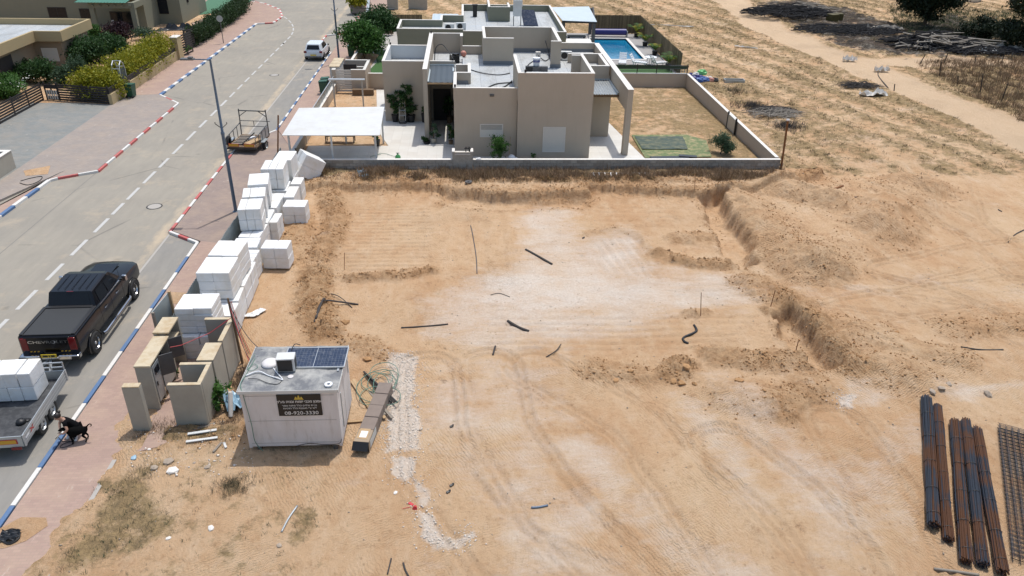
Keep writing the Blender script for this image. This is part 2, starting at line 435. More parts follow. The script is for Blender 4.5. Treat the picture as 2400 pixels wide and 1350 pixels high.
M['straw_brown'] = _leaf('brown_dry_weed', (0.155,0.10,0.06), (0.29,0.195,0.115), 0.15)
M['flower'] = simple('white_flower', (0.7,0.7,0.62), 0.7)
def _foam():
    n = NT('polystyrene')
    g = n.noise(1.6, None, 5, 0.65)
    c = n.mix(n.ramp(g, [(0.42,0.0),(0.72,0.75)]), (0.74,0.75,0.75), (0.62,0.58,0.505))
    n.bump(n.math('ADD', n.noise(60, None, 3), n.math('MULTIPLY', n.noise(5, None, 4, .7), 3.0)), 0.35, 0.03)
    return n.done(c, 0.7)
M['foam'] = _foam()
# ---------------------------------------------------------------- sand
def _sand():
    n = NT('sand')
    pale = n.attr('pale'); damp = n.attr('damp'); weed = n.attr('weed'); ash = n.attr('ash'); grv = n.attr('groove'); path = n.attr('path')
    def st(f, k=2.8): return n.math('MULTIPLY_ADD', f, k, 0.5-0.5*k)          # stretch noise over 0..1
    def mask(att, nz, lo=-0.12, hi=0.18): return n.ramp(n.math('MULTIPLY_ADD', n.math('SUBTRACT', att, nz), 0.5, 0.5), [(0.5+lo/2,0.0),(0.5+hi/2,1.0)])
    a = n.noise(0.20, None, 7, 0.62, 0.3)
    c = n.mix(n.ramp(a, [(0.38,0.0),(0.64,1.0)]), (0.545,0.338,0.188), (0.625,0.438,0.272))
    b = n.noise(1.5, n.mapping(n.pos, (1.0,0.40,1),(0,0,R(-28))), 8, 0.74)
    c = n.mix(n.ramp(b, [(0.46,0.0),(0.72,0.6)]), c, (0.675,0.52,0.36))
    c = n.mix(n.ramp(n.noise(2.8, None, 7, 0.78), [(0.32,0.45),(0.45,0.0)]), c, (0.43,0.25,0.125))
    # fresh dug soil
    d2 = st(n.math('ADD', n.math('MULTIPLY', n.noise(1.6, None, 4, 0.7), .45), n.math('MULTIPLY', n.noise(7.5, None, 6, 0.85), .55)), 4.4)
    dm = n.math('MULTIPLY', mask(damp, d2, -0.5, 0.6), 0.75)
    c = n.mix(dm, c, n.mix(d2, (0.30,0.150,0.062), (0.56,0.345,0.17)))
    # crushed pale limestone, driven in by tyres
    s1 = n.noise(1.3, n.mapping(n.pos, (0.28,1.0,1),(0,0,R(4))), 8, 0.76); s2 = n.noise(0.42, None, 8, 0.72)
    s3 = n.noise(1.4, n.mapping(n.pos, (0.35,1.0,1),(0,0,R(118))), 8, 0.76)
    pz = st(n.math('ADD', n.math('MULTIPLY', s2, 0.46), n.math('MULTIPLY', n.math('ADD', s1, s3), 0.27)), 4.2)
    pf = n.math('ADD', n.math('MULTIPLY', mask(pale, pz, -0.25, 0.75), 0.88), 0.0)
    ch = n.noise(9.0, None, 6, 0.8)
    pc = n.mix(n.ramp(ch, [(0.38,0.0),(0.62,1.0)]), (0.64,0.54,0.44), (0.75,0.675,0.60))
    c = n.mix(pf, c, pc)
    v = n.voro(11.0, None, 'F1')
    chip = n.math('MULTIPLY', n.ramp(v, [(0.07,1.0),(0.11,0.0)]), n.ramp(n.noise(0.8), [(0.52,0.0),(0.66,1.0)]))
    c = n.mix(n.math('MULTIPLY', chip, 0.7), c, (0.82,0.76,0.68))
    v2 = n.voro(4.2, n.mapping(n.pos, (1,.7,1)), 'F1')
    pit = n.math('MULTIPLY', n.ramp(v2, [(0.08,1.0),(0.20,0.0)]), n.ramp(n.noise(0.55, None, 5, .7), [(0.47,0.0),(0.56,1.0)]))
    c = n.mix(n.math('MULTIPLY', pit, 0.5), c, (0.30,0.175,0.09))
    v3 = n.voro(6.5, n.mapping(n.pos, (.8,1.1,1)), 'F1')
    pit2 = n.math('MULTIPLY', n.ramp(v3, [(0.10,1.0),(0.24,0.0)]), n.math('MULTIPLY', damp, n.ramp(n.noise(1.3, None, 4, .7), [(0.45,0.0),(0.52,1.0)])))
    c = n.mix(n.math('MULTIPLY', pit2, 0.9), c, (0.20,0.105,0.045))
    c = n.mix(n.math('MULTIPLY', path, 0.85), c, n.mix(b, (0.54,0.39,0.25), (0.60,0.455,0.31)))
    # dry weed litter
    w = st(n.noise(1.2, None, 9, 0.78), 3.6)
    wm = n.math('MULTIPLY', mask(weed, w, -0.10, 0.35), 0.85)
    wc = n.mix(st(n.noise(3.6, None, 6, 0.75)), (0.12,0.093,0.05), (0.40,0.285,0.14))
    c = n.mix(wm, c, wc)
    # ash and charcoal
    am = mask(ash, st(n.noise(0.8, None, 8, 0.76), 3.0), -0.1, 0.25)
    ac = n.mix(n.ramp(n.noise(0.9, None, 8, 0.82), [(0.50,0.0),(0.62,1.0)]), (0.022,0.022,0.024), (0.22,0.205,0.18))
    c = n.mix(n.math('MULTIPLY', am, 0.9), c, ac)
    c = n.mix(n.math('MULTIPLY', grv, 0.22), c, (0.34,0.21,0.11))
    # relief: ripples of tracks and grains
    def rip(ang, sc, seedloc, lo, hi):
        r_ = n.wave(n.mapping(n.pos, rot=(0,0,R(ang)), loc=(seedloc,0,0)), sc, 9.0, 4, 1.2, 'Y')
        return n.math('MULTIPLY', r_, n.ramp(n.noise(0.26, n.mapping(n.pos, loc=(seedloc,seedloc,0)), 4), [(lo,0.0),(hi,1.0)]))
    rm = n.math('ADD', rip(-28, 3.6, 0.0, .50, .62), rip(62, 3.0, 30.0, .50, .64))
    g1 = n.noise(5.0, None, 8, 0.80); g2 = n.noise(40.0, None, 3, 0.7)
    h = n.math('ADD', n.math('MULTIPLY', g1, 1.9), n.math('MULTIPLY', g2, 0.3))
    h = n.math('ADD', h, n.math('MULTIPLY', rm, 0.42))
    h = n.math('ADD', h, n.math('MULTIPLY', n.math('MULTIPLY', n.noise(7, None, 6, 0.88), damp), 2.0))
    n.bump(h, 0.9, 0.07)
    return n.done(c, 0.97, spec=0.12)
M['sand'] = _sand()

def heightfield(name, x0, x1, y0, y1, step, fn, keep=None):
    nx = int(round((x1-x0)/step))+1; ny = int(round((y1-y0)/step))+1
    xs = np.linspace(x0, x1, nx); ys = np.linspace(y0, y1, ny)
    X, Y = np.meshgrid(xs, ys)
    z, attrs = fn(X, Y)
    co = np.stack([X, Y, z], -1).reshape(-1, 3).astype(np.float32)
    i = (np.arange(ny-1)[:, None]*nx + np.arange(nx-1)[None, :])
    if keep is not None:
        kx = (X[:-1,:-1]+X[1:,1:])/2; ky = (Y[:-1,:-1]+Y[1:,1:])/2
        i = i[keep(kx, ky)]
    i = i.ravel()
    q = np.stack([i, i+1, i+nx+1, i+nx], -1).astype(np.int32)
    me = bpy.data.meshes.new(name)
    me.vertices.add(len(co)); me.vertices.foreach_set('co', co.ravel())
    me.loops.add(q.size); me.loops.foreach_set('vertex_index', q.ravel())
    me.polygons.add(len(q)); me.polygons.foreach_set('loop_start', np.arange(0, q.size, 4, dtype=np.int32))
    me.polygons.foreach_set('loop_total', np.full(len(q), 4, np.int32))
    me.polygons.foreach_set('use_smooth', np.ones(len(q), bool))
    me.update(calc_edges=True)
    for k, a in attrs.items():
        at = me.attributes.new(k, 'FLOAT', 'POINT'); at.data.foreach_set('value', a.ravel().astype(np.float32))
    me.materials.append(M['sand'])
    o = bpy.data.objects.new(name, me); COL.objects.link(o)
    return o

# dug features of the building plot: (outline in plan, half width, height, roughness)
def cap(px, w, h, r=0.0, z=0.0): return (PX(px, z), w*1.15, h*0.66, r)
BERMS = [
 cap([(1725,450),(1800,520),(1880,600)], 1.7, 1.0, 0.6, 0.6), cap([(1840,428),(1960,455)], 1.9, 1.35, 0.5, 0.8),
 cap([(2065,500),(2080,470)], 2.3, 1.6, 0.3, 0.9), cap([(2120,415),(2190,425)], 1.6, 1.0, 0.4, 0.5),
 cap([(1905,590),(1925,600)], 1.9, 1.25, 0.7, 0.6), cap([(1770,660),(1850,700)], 1.1, 0.4, 0.8, 0.2),
 cap([(1850,700),(1900,740),(1960,800),(2010,845)], 0.85, 0.65, 1.2, 0.3), cap([(1960,760),(2060,770)], 0.8, 0.3, 0.6, 0.1),
 cap([(1405,865),(1500,880)], 0.75, 0.16, 0.8), cap([(1575,880),(1600,860)], 0.6, 0.28, 1.2), cap([(1680,835),(1770,850),(1870,850)], 0.7, 0.32, 1.1),
 cap([(1720,930),(1790,940)], 1.25, 0.42, 0.45), cap([(1830,960),(1900,900)], 0.8, 0.3, 0.8), cap([(2090,870),(2120,880)], 1.5, 0.6, 0.6),
 cap([(2010,790),(2120,820),(2250,840)], 0.9, 0.3, 0.6), cap([(2230,770),(2400,760)], 0.9, 0.25, 0.5),
 cap([(775,455),(790,520),(755,600)], 0.7, 0.34, 1.0), cap([(745,640),(735,700),(755,780)], 0.75, 0.42, 1.3), cap([(700,520),(700,600)], 1.0, 0.12, 0.8),
 cap([(825,650),(930,650),(1010,635)], 0.42, 0.28, 0.9), cap([(1545,600),(1620,618),(1700,622)], 0.45, 0.3, 1.0),
 cap([(1375,548),(1440,535),(1500,552),(1545,610)], 0.35, 0.14, 0.3), cap([(1590,560),(1660,560)], 0.7, 0.18, 0.8),
 cap([(1615,738),(1650,735)], 0.3, 0.16, 0.6), cap([(1790,730),(1830,740)], 0.3, 0.22, 1.2), cap([(820,800),(900,835)], 0.5, 0.12, 0.8),
 cap([(560,1010),(420,1030)], 0.8, 0.15, 0.5), cap([(800,435),(1000,430)], 0.6, 0.15, 0.8), cap([(1150,440),(1380,438)], 0.35, 0.16, 1.0),
 cap([(1450,440),(1640,440)], 0.45, 0.16, 1.0)]
TRENCH = [(PX([(1640,470),(1698,462),(1712,510),(1762,575),(1778,615),(1735,630),(1700,600),(1668,530)]), -0.50),
          (PX([(1815,742),(1858,728),(1890,780),(1930,826),(1968,852),(1915,868),(1868,828),(1832,790)]), -0.55),
          (PX([(1035,456),(1200,470),(1380,470),(1375,484),(1200,492),(1040,484)]), -0.22)]
LIP = PX([(690,455),(760,450),(860,450),(1035,452),(1060,466),(1200,468),(1378,466),(1380,452),(1500,458),(1640,468),(1700,462),(1850,455),(1990,380),(600,380)])
PALE = [(PX([(1215,485),(1345,478),(1375,545),(1485,548),(1545,625),(1780,640),(1785,700),(1640,735),(1500,775),(1300,815),(1130,830),(1010,790),(1000,720),(1080,650),(1190,635),(1225,560)]), 0.84, 1.3),
        (PX([(1140,640),(1400,620),(1600,680),(1500,730),(1250,760),(1080,720)]), 1.15, 1.6),
        (PX([(1370,555),(1480,555),(1530,620),(1560,680),(1420,640),(1380,600)]), 0.95, 0.5),
        (PX([(912,832),(968,832),(985,1050),(905,1055),(900,960)]), 1.3, 0.12), (PX([(925,1068),(968,1072),(978,1105),(955,1130),(922,1118)]), 1.35, 0.08),
        (PX([(970,1110),(1000,1150),(1000,1190),(978,1185)]), 1.2, 0.1), (PX([(980,1200),(1015,1215),(1035,1255),(1075,1262),(1105,1240),(1110,1262),(1070,1292),(1020,1290),(990,1260)]), 1.3, 0.1),
        (PX([(985,850),(1120,840),(1330,850),(1330,1000),(1230,1080),(1060,1090),(1000,1000)]), 0.58, 1.4),
        (PX([(1600,930),(1690,980),(1780,1060),(1800,1200),(1740,1180),(1680,1090),(1620,1010)]), 0.74, 0.9), (PX([(1240,1240),(1330,1230),(1380,1310),(1330,1360),(1180,1360)]), 0.78, 0.8),
        (PX([(1980,860),(2100,900),(2060,960),(1960,940)]), 0.6, 0.4), (PX([(2180,880),(2300,905),(2400,890),(2400,900),(2280,925),(2300,955),(2200,930)]), 0.8, 0.4),
        (PX([(1030,1030),(1250,1000),(1330,1050),(1200,1150),(1090,1180)]), 0.48, 1.0), (PX([(1960,925),(2000,925),(1995,960),(1960,955)]), 1.3, 0.12),
        (PX([(560,1290),(1000,1350),(1200,1400),(600,1400)]), 0.25, 0.8), (PX([(1880,1080),(2100,1060),(2160,1250),(2050,1400),(1900,1300)]), 0.52, 1.2)]
WEEDS = [(PX([(240,1130),(330,1110),(370,1160),(410,1200),(400,1260),(330,1290),(160,1350),(130,1420),(90,1420),(140,1280),(200,1230)]), 0.95, 0.9),
         (PX([(300,1010),(420,990),(560,1000),(570,1050),(400,1060),(330,1050)]), 0.8, 0.6), (PX([(700,395),(1830,400),(1850,410),(1640,425),(1000,425),(720,430),(690,440)]), 0.95, 0.3),
         (PX([(360,1060),(420,1080),(430,1130),(330,1110)]), 0.5, 0.5), (PX([(520,1125),(575,1120),(560,1160),(515,1150)]), 0.6, 0.3),
         (PX([(690,1190),(770,1180),(730,1250),(690,1300),(670,1290)]), 0.66, 0.35), (PX([(560,880),(600,860),(590,960),(560,1000)]), 0.6, 0.4),
         (PX([(440,1180),(560,1200),(500,1290),(420,1290)]), 0.42, 0.8), (PX([(1840,375),(2400,420),(2400,300),(1840,250)]), 0.5, 0.8)]
BANK = PX([(1705,450),(1850,415),(2000,395),(2110,400),(2200,425),(2230,470),(2190,560),(2060,600),(1990,650),(1900,640),(1800,570),(1735,500)], .5)
def site(X, Y):
    wx = X + (fbm(X, Y, 0.9, 5)-0.5)*0.55; wy = Y + (fbm(X, Y, 0.9, 9)-0.5)*0.55
    z = 0.03 + (fbm(X, Y, 5.0, 1)-0.5)*0.16 + (fbm(X, Y, 0.8, 2, 4, 0.6)-0.5)*0.05
    rough = np.zeros_like(X); weed = np.zeros_like(X); pale = np.zeros_like(X); grv = np.zeros_like(X); ash = np.zeros_like(X)
    bk = sdpoly(wx, wy, BANK); z = z + .38*sstep(-.3, 2.2, bk); rough = np.maximum(rough, .38*sstep(-.3, .8, bk)*sstep(.38,.6,fbm(X,Y,2.2,88)))
    for pl, w, h, r in BERMS:
        d = pdist(wx, wy, pl if len(pl) > 1 else pl*2)
        k = 1-sstep(0, w, d); k2 = 1-sstep(w*0.5, w*1.35, d)
        z = np.maximum(z, z*0.3 + h*k*(0.8+0.4*fbm(X, Y, 0.6, 31))) if h > 0.35 else z + h*k
        rough = np.maximum(rough, k2*r)
    s = sdpoly(wx, wy, LIP); lip = sstep(-0.10, 0.10, s)
    z = z + 0.42*lip
    rough = np.maximum(rough, 0.95*np.exp(-((s-0.3)/0.75)**2))
    under = np.exp(-((s+0.2)/0.16)**2)
    for pl, dz in TRENCH:
        s = sdpoly(wx, wy, pl) + (fbm(X, Y, .5, 41, 4, .6)-.5)*.5
        k = sstep(-0.16, 0.22, s); z = z*(1-k) + (dz + (fbm(X,Y,0.7,8)-0.5)*0.15)*k
        rough = np.maximum(rough, 0.7*np.exp(-(s/0.35)**2)); rough = rough*(1-0.6*k)
    # broken clods on the dug soil
    cl = vn(X, Y, 0.30, 51)*0.5 + vn(X, Y, 0.16, 52)*0.5
    cl = np.clip((cl-0.45)*3.6, 0, 1)
    z = z + rough*(cl*0.12 + (fbm(X, Y, 0.5, 3, 5, .7)-0.5)*0.22)
    # grooves of the excavator bucket
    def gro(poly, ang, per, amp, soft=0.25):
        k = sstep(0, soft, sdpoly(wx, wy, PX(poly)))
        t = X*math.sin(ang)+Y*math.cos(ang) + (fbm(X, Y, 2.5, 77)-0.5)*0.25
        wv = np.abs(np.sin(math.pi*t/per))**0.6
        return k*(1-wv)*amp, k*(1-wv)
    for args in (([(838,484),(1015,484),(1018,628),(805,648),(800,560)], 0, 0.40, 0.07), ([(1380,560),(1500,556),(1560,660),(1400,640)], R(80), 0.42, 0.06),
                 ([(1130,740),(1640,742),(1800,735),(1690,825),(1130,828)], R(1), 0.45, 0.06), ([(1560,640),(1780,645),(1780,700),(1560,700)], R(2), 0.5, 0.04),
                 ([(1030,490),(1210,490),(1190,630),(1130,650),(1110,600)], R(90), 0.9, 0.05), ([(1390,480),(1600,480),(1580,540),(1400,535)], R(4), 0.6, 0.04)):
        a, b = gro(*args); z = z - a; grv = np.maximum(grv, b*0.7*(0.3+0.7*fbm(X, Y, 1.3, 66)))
    # wheel ruts sweeping through the sand
    def rut(px, gap=1.9, w=0.16, amp=0.075):
        nonlocal z, grv
        d = pdist(wx*0.25+X*0.75, wy*0.25+Y*0.75, PX(px))
        for c in (gap/2-0.12, gap/2+0.14):
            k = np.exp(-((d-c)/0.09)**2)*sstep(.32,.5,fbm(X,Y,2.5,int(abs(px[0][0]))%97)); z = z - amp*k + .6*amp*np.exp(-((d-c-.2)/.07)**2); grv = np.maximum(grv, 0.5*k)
    rut([(1700,1050),(1850,1170),(1960,1300),(2010,1420)]); rut([(1960,1000),(2060,1150),(2110,1300),(2150,1420)])
    rut([(1880,690),(2100,715),(2400,760)]); rut([(1880,760),(2050,720),(2400,680)]); rut([(2000,650),(2200,700),(2400,790)])
    rut([(2230,420),(2260,520),(2400,640)]); rut([(2100,640),(2300,600),(2400,585)]); rut([(1150,860),(1170,1000),(1300,1200),(1500,1400)])
    rut([(1250,860),(1500,1000),(1800,1400)]); rut([(1000,870),(1020,1100),(1180,1300),(1400,1400)]); rut([(2050,420),(2320,560),(2400,650)])
    for px_, v_ in (([(1700,900),(1800,1040),(1950,1180)],.6),([(1350,1060),(1500,1200),(1800,1420)],.55),([(1200,1150),(1260,1300),(1500,1400)],.6),([(2150,1010),(1980,1200),(1950,1400)],.5),([(1900,690),(2150,660),(2400,700)],.3),([(1150,860),(1200,1050),(1350,1200)],.55)):
        pale = np.maximum(pale, v_*(1-sstep(.2, 1.5, pdist(wx, wy, PX(px_)))))
    for pl, v, soft in PALE:
        pale = np.maximum(pale, v*sstep(-soft, soft, sdpoly(wx, wy, pl)))
    for pl, v, soft in WEEDS:
        weed = np.maximum(weed, v*sstep(-soft, soft, sdpoly(wx, wy, pl)))
    leftpatch = sstep(0, 2.0, -X-2.6)*sstep(21.0, 18.5, Y); weed = np.maximum(weed, 0.30*leftpatch)
    z = z + weed*(fbm(X, Y, 0.5, 12)-0.4)*0.16
    # sand drifting over the paving at the street side
    e = sstep(-9.4, -10.5, X)
    z = z*(1-e) + e*(0.135 + 0.17*(fbm(X, Y, 1.1, 15, 5, .6)-0.5) + .10*np.minimum(0, X+10.75))
    damp = np.clip(rough*0.7, 0, .9)
    return z, dict(pale=pale*(1-0.7*np.clip(rough,0,1)), damp=damp, weed=weed, groove=grv, ash=ash, path=np.zeros_like(X))
SX0, SX1, SY0, SY1 = -11.36, 41.0, 9.0, 42.2
def sitekeep(x, y): return ~((x < -10.62) & (y > 18.0) & (y < 26.0) & (x < -10.9))
ground = heightfield('ground', SX0, SX1, SY0, SY1, 0.085, site)
ground['kind'] = 'structure'

# ---- field beyond the plot
PATH_A = PX([(1640,-60),(1720,15),(1800,70),(1950,135),(2080,185),(2230,250),(2400,325),(2500,370)])
PATH_B = PX([(2020,150),(2200,150),(2500,150)])
ASH = [PX([(1790,10),(1880,5),(1960,20),(2080,60),(2140,110),(2330,125),(2400,120),(2400,135),(2200,135),(2080,130),(1980,110),(1900,75),(1850,50)]), PX([(2150,60),(2240,40),(2300,70),(2400,80),(2400,112),(2250,110),(2170,95)])]
FWEED = [(PX([(2150,150),(2400,140),(2400,290),(2300,240)]), 0.85), (PX([(2080,20),(2400,30),(2400,120),(2150,120)]), 0.8),
         (PX([(1620,180),(1680,190),(1850,400),(2100,400),(2050,330),(1830,200)]), 0.62), (PX([(1800,-20),(2080,0),(2100,60),(1900,40)]), 0.5)]
_fa = G(1500,60); _fb = G(2200,330); FANG = math.atan2(_fb[1]-_fa[1], _fb[0]-_fa[0])
def rows(X, Y, per=3.1):
    t = -X*math.sin(FANG)+Y*math.cos(FANG)+(fbm(X, Y, 6, 91)-0.5)*1.2
    return 0.5+0.5*np.cos(2*math.pi*t/per)
_BZ = None
def field(X, Y):
    wx = X + (fbm(X, Y, 2.5, 5)-0.5)*1.6; wy = Y + (fbm(X, Y, 2.5, 9)-0.5)*1.6
    pa = np.maximum(1-sstep(1.9, 2.7, pdist(wx, wy, PATH_A)), 1-sstep(1.3, 2.3, pdist(wx, wy, PATH_B)))
    rw = rows(X, Y)
    z = 0.10 + (fbm(X, Y, 9, 1)-0.5)*0.35 + (1-pa)*(rw*0.12 + (fbm(X, Y, 0.9, 3, 4)-0.5)*0.22)
    weed = (0.48 + 0.38*rw + 0.7*(fbm(X, Y, 9, 21)-0.5))*(1-pa)
    for pl, v in FWEED: weed = np.maximum(weed, v*sstep(-1.5, 2.0, sdpoly(wx, wy, pl))*(1-pa))
    # bare lane beside the plot and left of the track
    ash = np.zeros_like(X)
    for pl in ASH: ash = np.maximum(ash, 0.95*sstep(-3.0, 1.5, sdpoly(wx, wy, pl)))
    z = z + ash*(fbm(X, Y, 1.6, 33)-0.3)*0.8
    lane = sstep(1.5, 0.0, np.abs(Y-100+0.0*X)-30)*0
    k = np.exp(-((pdist(wx, wy, PATH_A)-2.6)/0.5)**2); z = z + 0.12*k
    global _BZ
    if _BZ is None:
        _bx = np.arange(-12.4, 41.5, .1); _BZ = (_bx, site(_bx[None,:], np.full((1,len(_bx)), SY1))[0][0])
    e = sstep(SY1+2.5, SY1, Y); z = z*(1-e)+e*np.interp(X, _BZ[0], _BZ[1])
    return z, dict(pale=0.12*np.ones_like(X), damp=np.zeros_like(X), weed=weed, groove=np.zeros_like(X), ash=ash, path=pa)
def fkeep(x, y):
    return ~((x < 18.0) & (y < 84.3)) & ~(x < -9.4)
field_o = heightfield('field', -12.3, 118, SY1-0.05, 132, 0.26, field, fkeep)
field_o['kind'] = 'structure'
# ---- the wide land around, out to the horizon
def ring(name, z):
    m = MB(); a = [(-2500,-2500),(2500,-2500),(2500,2500),(-2500,2500)]; b = [(SX0+0.2,SY0+0.3),(41,SY0+0.3),(41,41),(117,41),(117,131),(-12.0,131),(-12.0,60)]
    c = [(-12.0,SY0+0.3),(40.8,SY0+0.3),(40.8,42.4),(117.8,42.4),(117.8,131.8),(-12.0,131.8)]
    r = [(-2500,-2500,40.8,SY0+0.1),(40.8,-2500,2500,42.3),(117.8,42.3,2500,131.8),(-2500,131.8,2500,2500),(-2500,SY0+0.1,-12.0,131.8),(-2500,-2500,-12.0,-2499)]
    for x0,y0,x1,y1 in r[:5]: m.quad((x0,y0,z),(x1,y0,z),(x1,y1,z),(x0,y1,z))
    return m.build(name, M['sand'], kind='structure')
ring('surrounding_land', -0.03)

# ---------------------------------------------------------------- street
def sheet(name, px, z, mat, world=False):
    pts = px if world else PX(px, z)
    n = len(pts); a = sum(pts[i][0]*pts[(i+1)%n][1]-pts[(i+1)%n][0]*pts[i][1] for i in range(n))
    if a < 0: pts = pts[::-1]
    return MB().add([(x, y, z) for x, y in pts], [tuple(range(n))]).build(name, mat, kind='structure')
def slab(name, px, z1, mat, z0=-0.25, world=False):
    pts = px if world else PX(px, z1)
    return MB().prism(pts, z0, z1).build(name, mat, kind='structure')
sheet('road', [(-90,4),(-11.9,4),(-11.9,134),(-90,134)], 0.0, M['asphalt'], True)
XR = -12.72                                    # kerb line of the right pavement
yA = G(470,568,.1)[1]; yB = G(651,305,.1)[1]; xJ = G(398,543,.1)[0]; yJ0 = G(398,543,.1)[1]; yJ1 = G(566,338,.1)[1]
yC = G(785,122,.1)[1]
sheet('parking_bay', [(XR+0.02, 4),(XR+0.02, yA),(xJ, yJ0),(xJ, 4)], 0.004, M['bay'], True)
sheet('parking_bay', [(XR+0.02, yB),(XR+0.02, yC+0.3),(xJ, yC+1.2),(xJ, yJ1+0.6)], 0.004, M['bay'], True)
SE = -10.72
slab('pavement', [(XR+0.12,4),(SE,4),(SE,18.2),(-8.9,18.9),(-8.9,24.8),(-10.9,26.2),(-10.9,32.9),(XR+0.12,yA+0.1)], 0.12, M['paver_red'], world=True)
slab('driveway', [(XR+0.12,yA+0.1),(-10.9,32.9),(-10.9,46.6),(XR+0.10,yB-0.05),(xJ+0.12,yJ1),(xJ+0.12,yJ0+0.05)], 0.121, M['paver_brown'], world=True)
slab('pavement', [(XR+0.12,yB),(-10.9,46.6),(-10.6,46.6),(-10.6,68.5),(-9.2,69),(-9.2,132),(XR+0.3,132),(XR+0.12,yC)], 0.12, M['paver_red'], world=True)
sheet('pavement_drain_strip', [(SE,9.5),(SE+0.13,9.5),(SE+0.13,18.1),(SE,18.1)], 0.122, M['kerb_bare'], True)
# left side of the street
XL = G(418,242,.1)[0]; XL2 = G(375,222,.1)[0]; XW = -25.75
kl = PX([(0,505),(115,422),(230,400),(418,242),(375,222),(601,55),(640,53),(662,38),(655,22),(620,8),(575,0),(520,-12)], .1)
slab('pavement', [(-24.9,4),(XL2-0.1,4),(kl[1][0]-0.1,kl[1][1]),(kl[2][0]-1.6,kl[2][1]+0.2),(-24.9,34.0)], 0.12, M['paver_red'], world=True)
yG = G(262,246,.1)[1]
slab('driveway_apron', [(kl[1][0]-0.1,kl[1][1]+0.05),(kl[2][0]-0.1,kl[2][1]),(kl[3][0]-0.1,kl[3][1]),(kl[4][0]-0.1,kl[4][1]+0.1),(XW-0.1,yG+2.5),(XW-0.1,34.0),(kl[2][0]-1.8,kl[2][1]+0.2)], 0.119, M['paver_mauve'], world=True)
slab('driveway', [(XW-0.1,30.0),(XW-0.1,yG+0.05),(-40,yG+1.8),(-40,30)], 0.119, M['paver_grey'], world=True)
slab('pavement', [(kl[4][0]-0.1,kl[4][1]+0.1)]+[(x-0.1,y) for x,y in kl[5:]]+[(-34,100),(-31,92),(XW-0.35,78),(XW-0.35,yG+2.5)], 0.12, M['paver_red'], world=True)
sheet('verge', [(-27,4),(-24.9,4),(-24.9,34),(-25.9,34),(-27,33)], 0.10, M['sand'], True)
# kerbs: painted stones, each about a metre long
KS = {}
def kerb(pts, cols, label, start=0, w=0.14, h=0.135, L=0.98):
    k = thing('kerb', (pts[0][0], pts[0][1], 0), None, None, kind='structure')
    i = start; rnd = random.Random(3)
    for (ax,ay),(bx,by) in zip(pts[:-1], pts[1:]):
        d = math.hypot(bx-ax, by-ay); n = max(1, int(round(d/L))); l = d/n; a = math.atan2(by-ay, bx-ax)
        key = round(l, 3)
        for j in range(n):
            col = cols[(i//1) % len(cols)]
            if (key, col) not in KS:
                m = MB().box(0.006, -w/2, -0.2, l-0.006, w/2, h)
                KS[(key, col)] = m.mesh('kerb_stone', M[col])
            o = bpy.data.objects.new('kerb_stone', KS[(key, col)]); COL.objects.link(o); o.parent = k
            o.location = (ax-pts[0][0]+math.cos(a)*l*j, ay-pts[0][1]+math.sin(a)*l*j, rnd.uniform(-.005,.005)); o.rotation_euler = (0,0,a+rnd.uniform(-.004,.004))
            b = o.modifiers.new('bevel','BEVEL'); b.width = 0.018; b.segments = 2
            i += 1
    return k
BW = ['kerb_blue','kerb_white']; RW = ['kerb_red','kerb_white']
kerb([(XR,5.5),(XR,yA)], BW, 'right', 0, L=1.5)
kerb([(XR,yA),(xJ,yJ0)], ['kerb_white','kerb_red','kerb_white'], 'jog', L=0.7)
kerb([(xJ,yJ0),(xJ,yJ1)], RW, 'drive', L=1.05)
kerb([(xJ,yJ1),(XR,yB)], RW, 'jog', L=0.9)
kerb([(XR,yB),(XR,yC)], BW, 'bay', L=1.0)
kerb([(XR,yC),(xJ,yC+0.6),(xJ,yC+8),(XR+.3,yC+9.5),(XR+.3,130)], RW, 'far', L=1.0)
kerb([(kl[0][0],18),kl[0],kl[1]], BW, 'left', 1, w=0.2, L=1.1)
kerb([kl[1],(kl[1][0]+.3,kl[1][1]+.35),kl[2],kl[3]], ['kerb_white','kerb_red'], 'left drive', L=1.15)
kerb([kl[3],kl[4]], RW, 'left jog', 1, L=1.2)
kerb([kl[4],kl[5]], BW, 'left', L=1.0, w=0.24)
kerb(kl[5:], RW, 'left curve', 1, L=0.9, w=0.2)
# lane dashes, lane edge joints, covers
lm = MB(); xd = G(385,381)[0]
for px in [((0,779),(22,748)),((37,726),(92,680)),((108,657),(154,618)),((168,599),(210,562)),((220,545),(259,512)),((265,503),(294,476)),((298,468),(330,440)),((336,430),(367,402)),((373,393),(396,371)),((403,361),(433,338)),((438,329),(461,308)),((467,299),(488,282)),((496,272),(515,258)),((519,249),(537,235))]:
    y0 = G(*px[0])[1]; y1 = G(*px[1])[1]; lm.quad((xd-.085,y0,.008),(xd+.085,y0,.008),(xd+.085,y1,.008),(xd-.085,y1,.008))
y = G(541,228)[1]
while y < 79: lm.quad((xd-.07,y,.008),(xd+.07,y,.008),(xd+.07,y+1.5,.008),(xd-.07,y+1.5,.008)); y += 2.35
for k in range(14):
    a0 = 79+k*2.3; f = lambda t: xd - 0.00*t + (-(max(0,t-82)**2)*0.02)
    lm.quad((f(a0)-.07,a0,.008),(f(a0)+.07,a0,.008),(f(a0+1.5)+.07,a0+1.5,.008),(f(a0+1.5)-.07,a0+1.5,.008))
lm.build('lane_marking', M['line'], kind='structure')
jm = MB()
jm.quad((xJ-.05,5,.009),(xJ+.05,5,.009),(xJ+.05,yJ0-.1,.009),(xJ-.05,yJ0-.1,.009)); jm.quad((xJ-.05,yJ1+.5,.009),(xJ+.05,yJ1+.5,.009),(xJ+.05,yC,.009),(xJ-.05,yC,.009))
jm.build('bay_edge_line', M['kerb_bare'], kind='structure')
xs_ = G(0,594)[0]
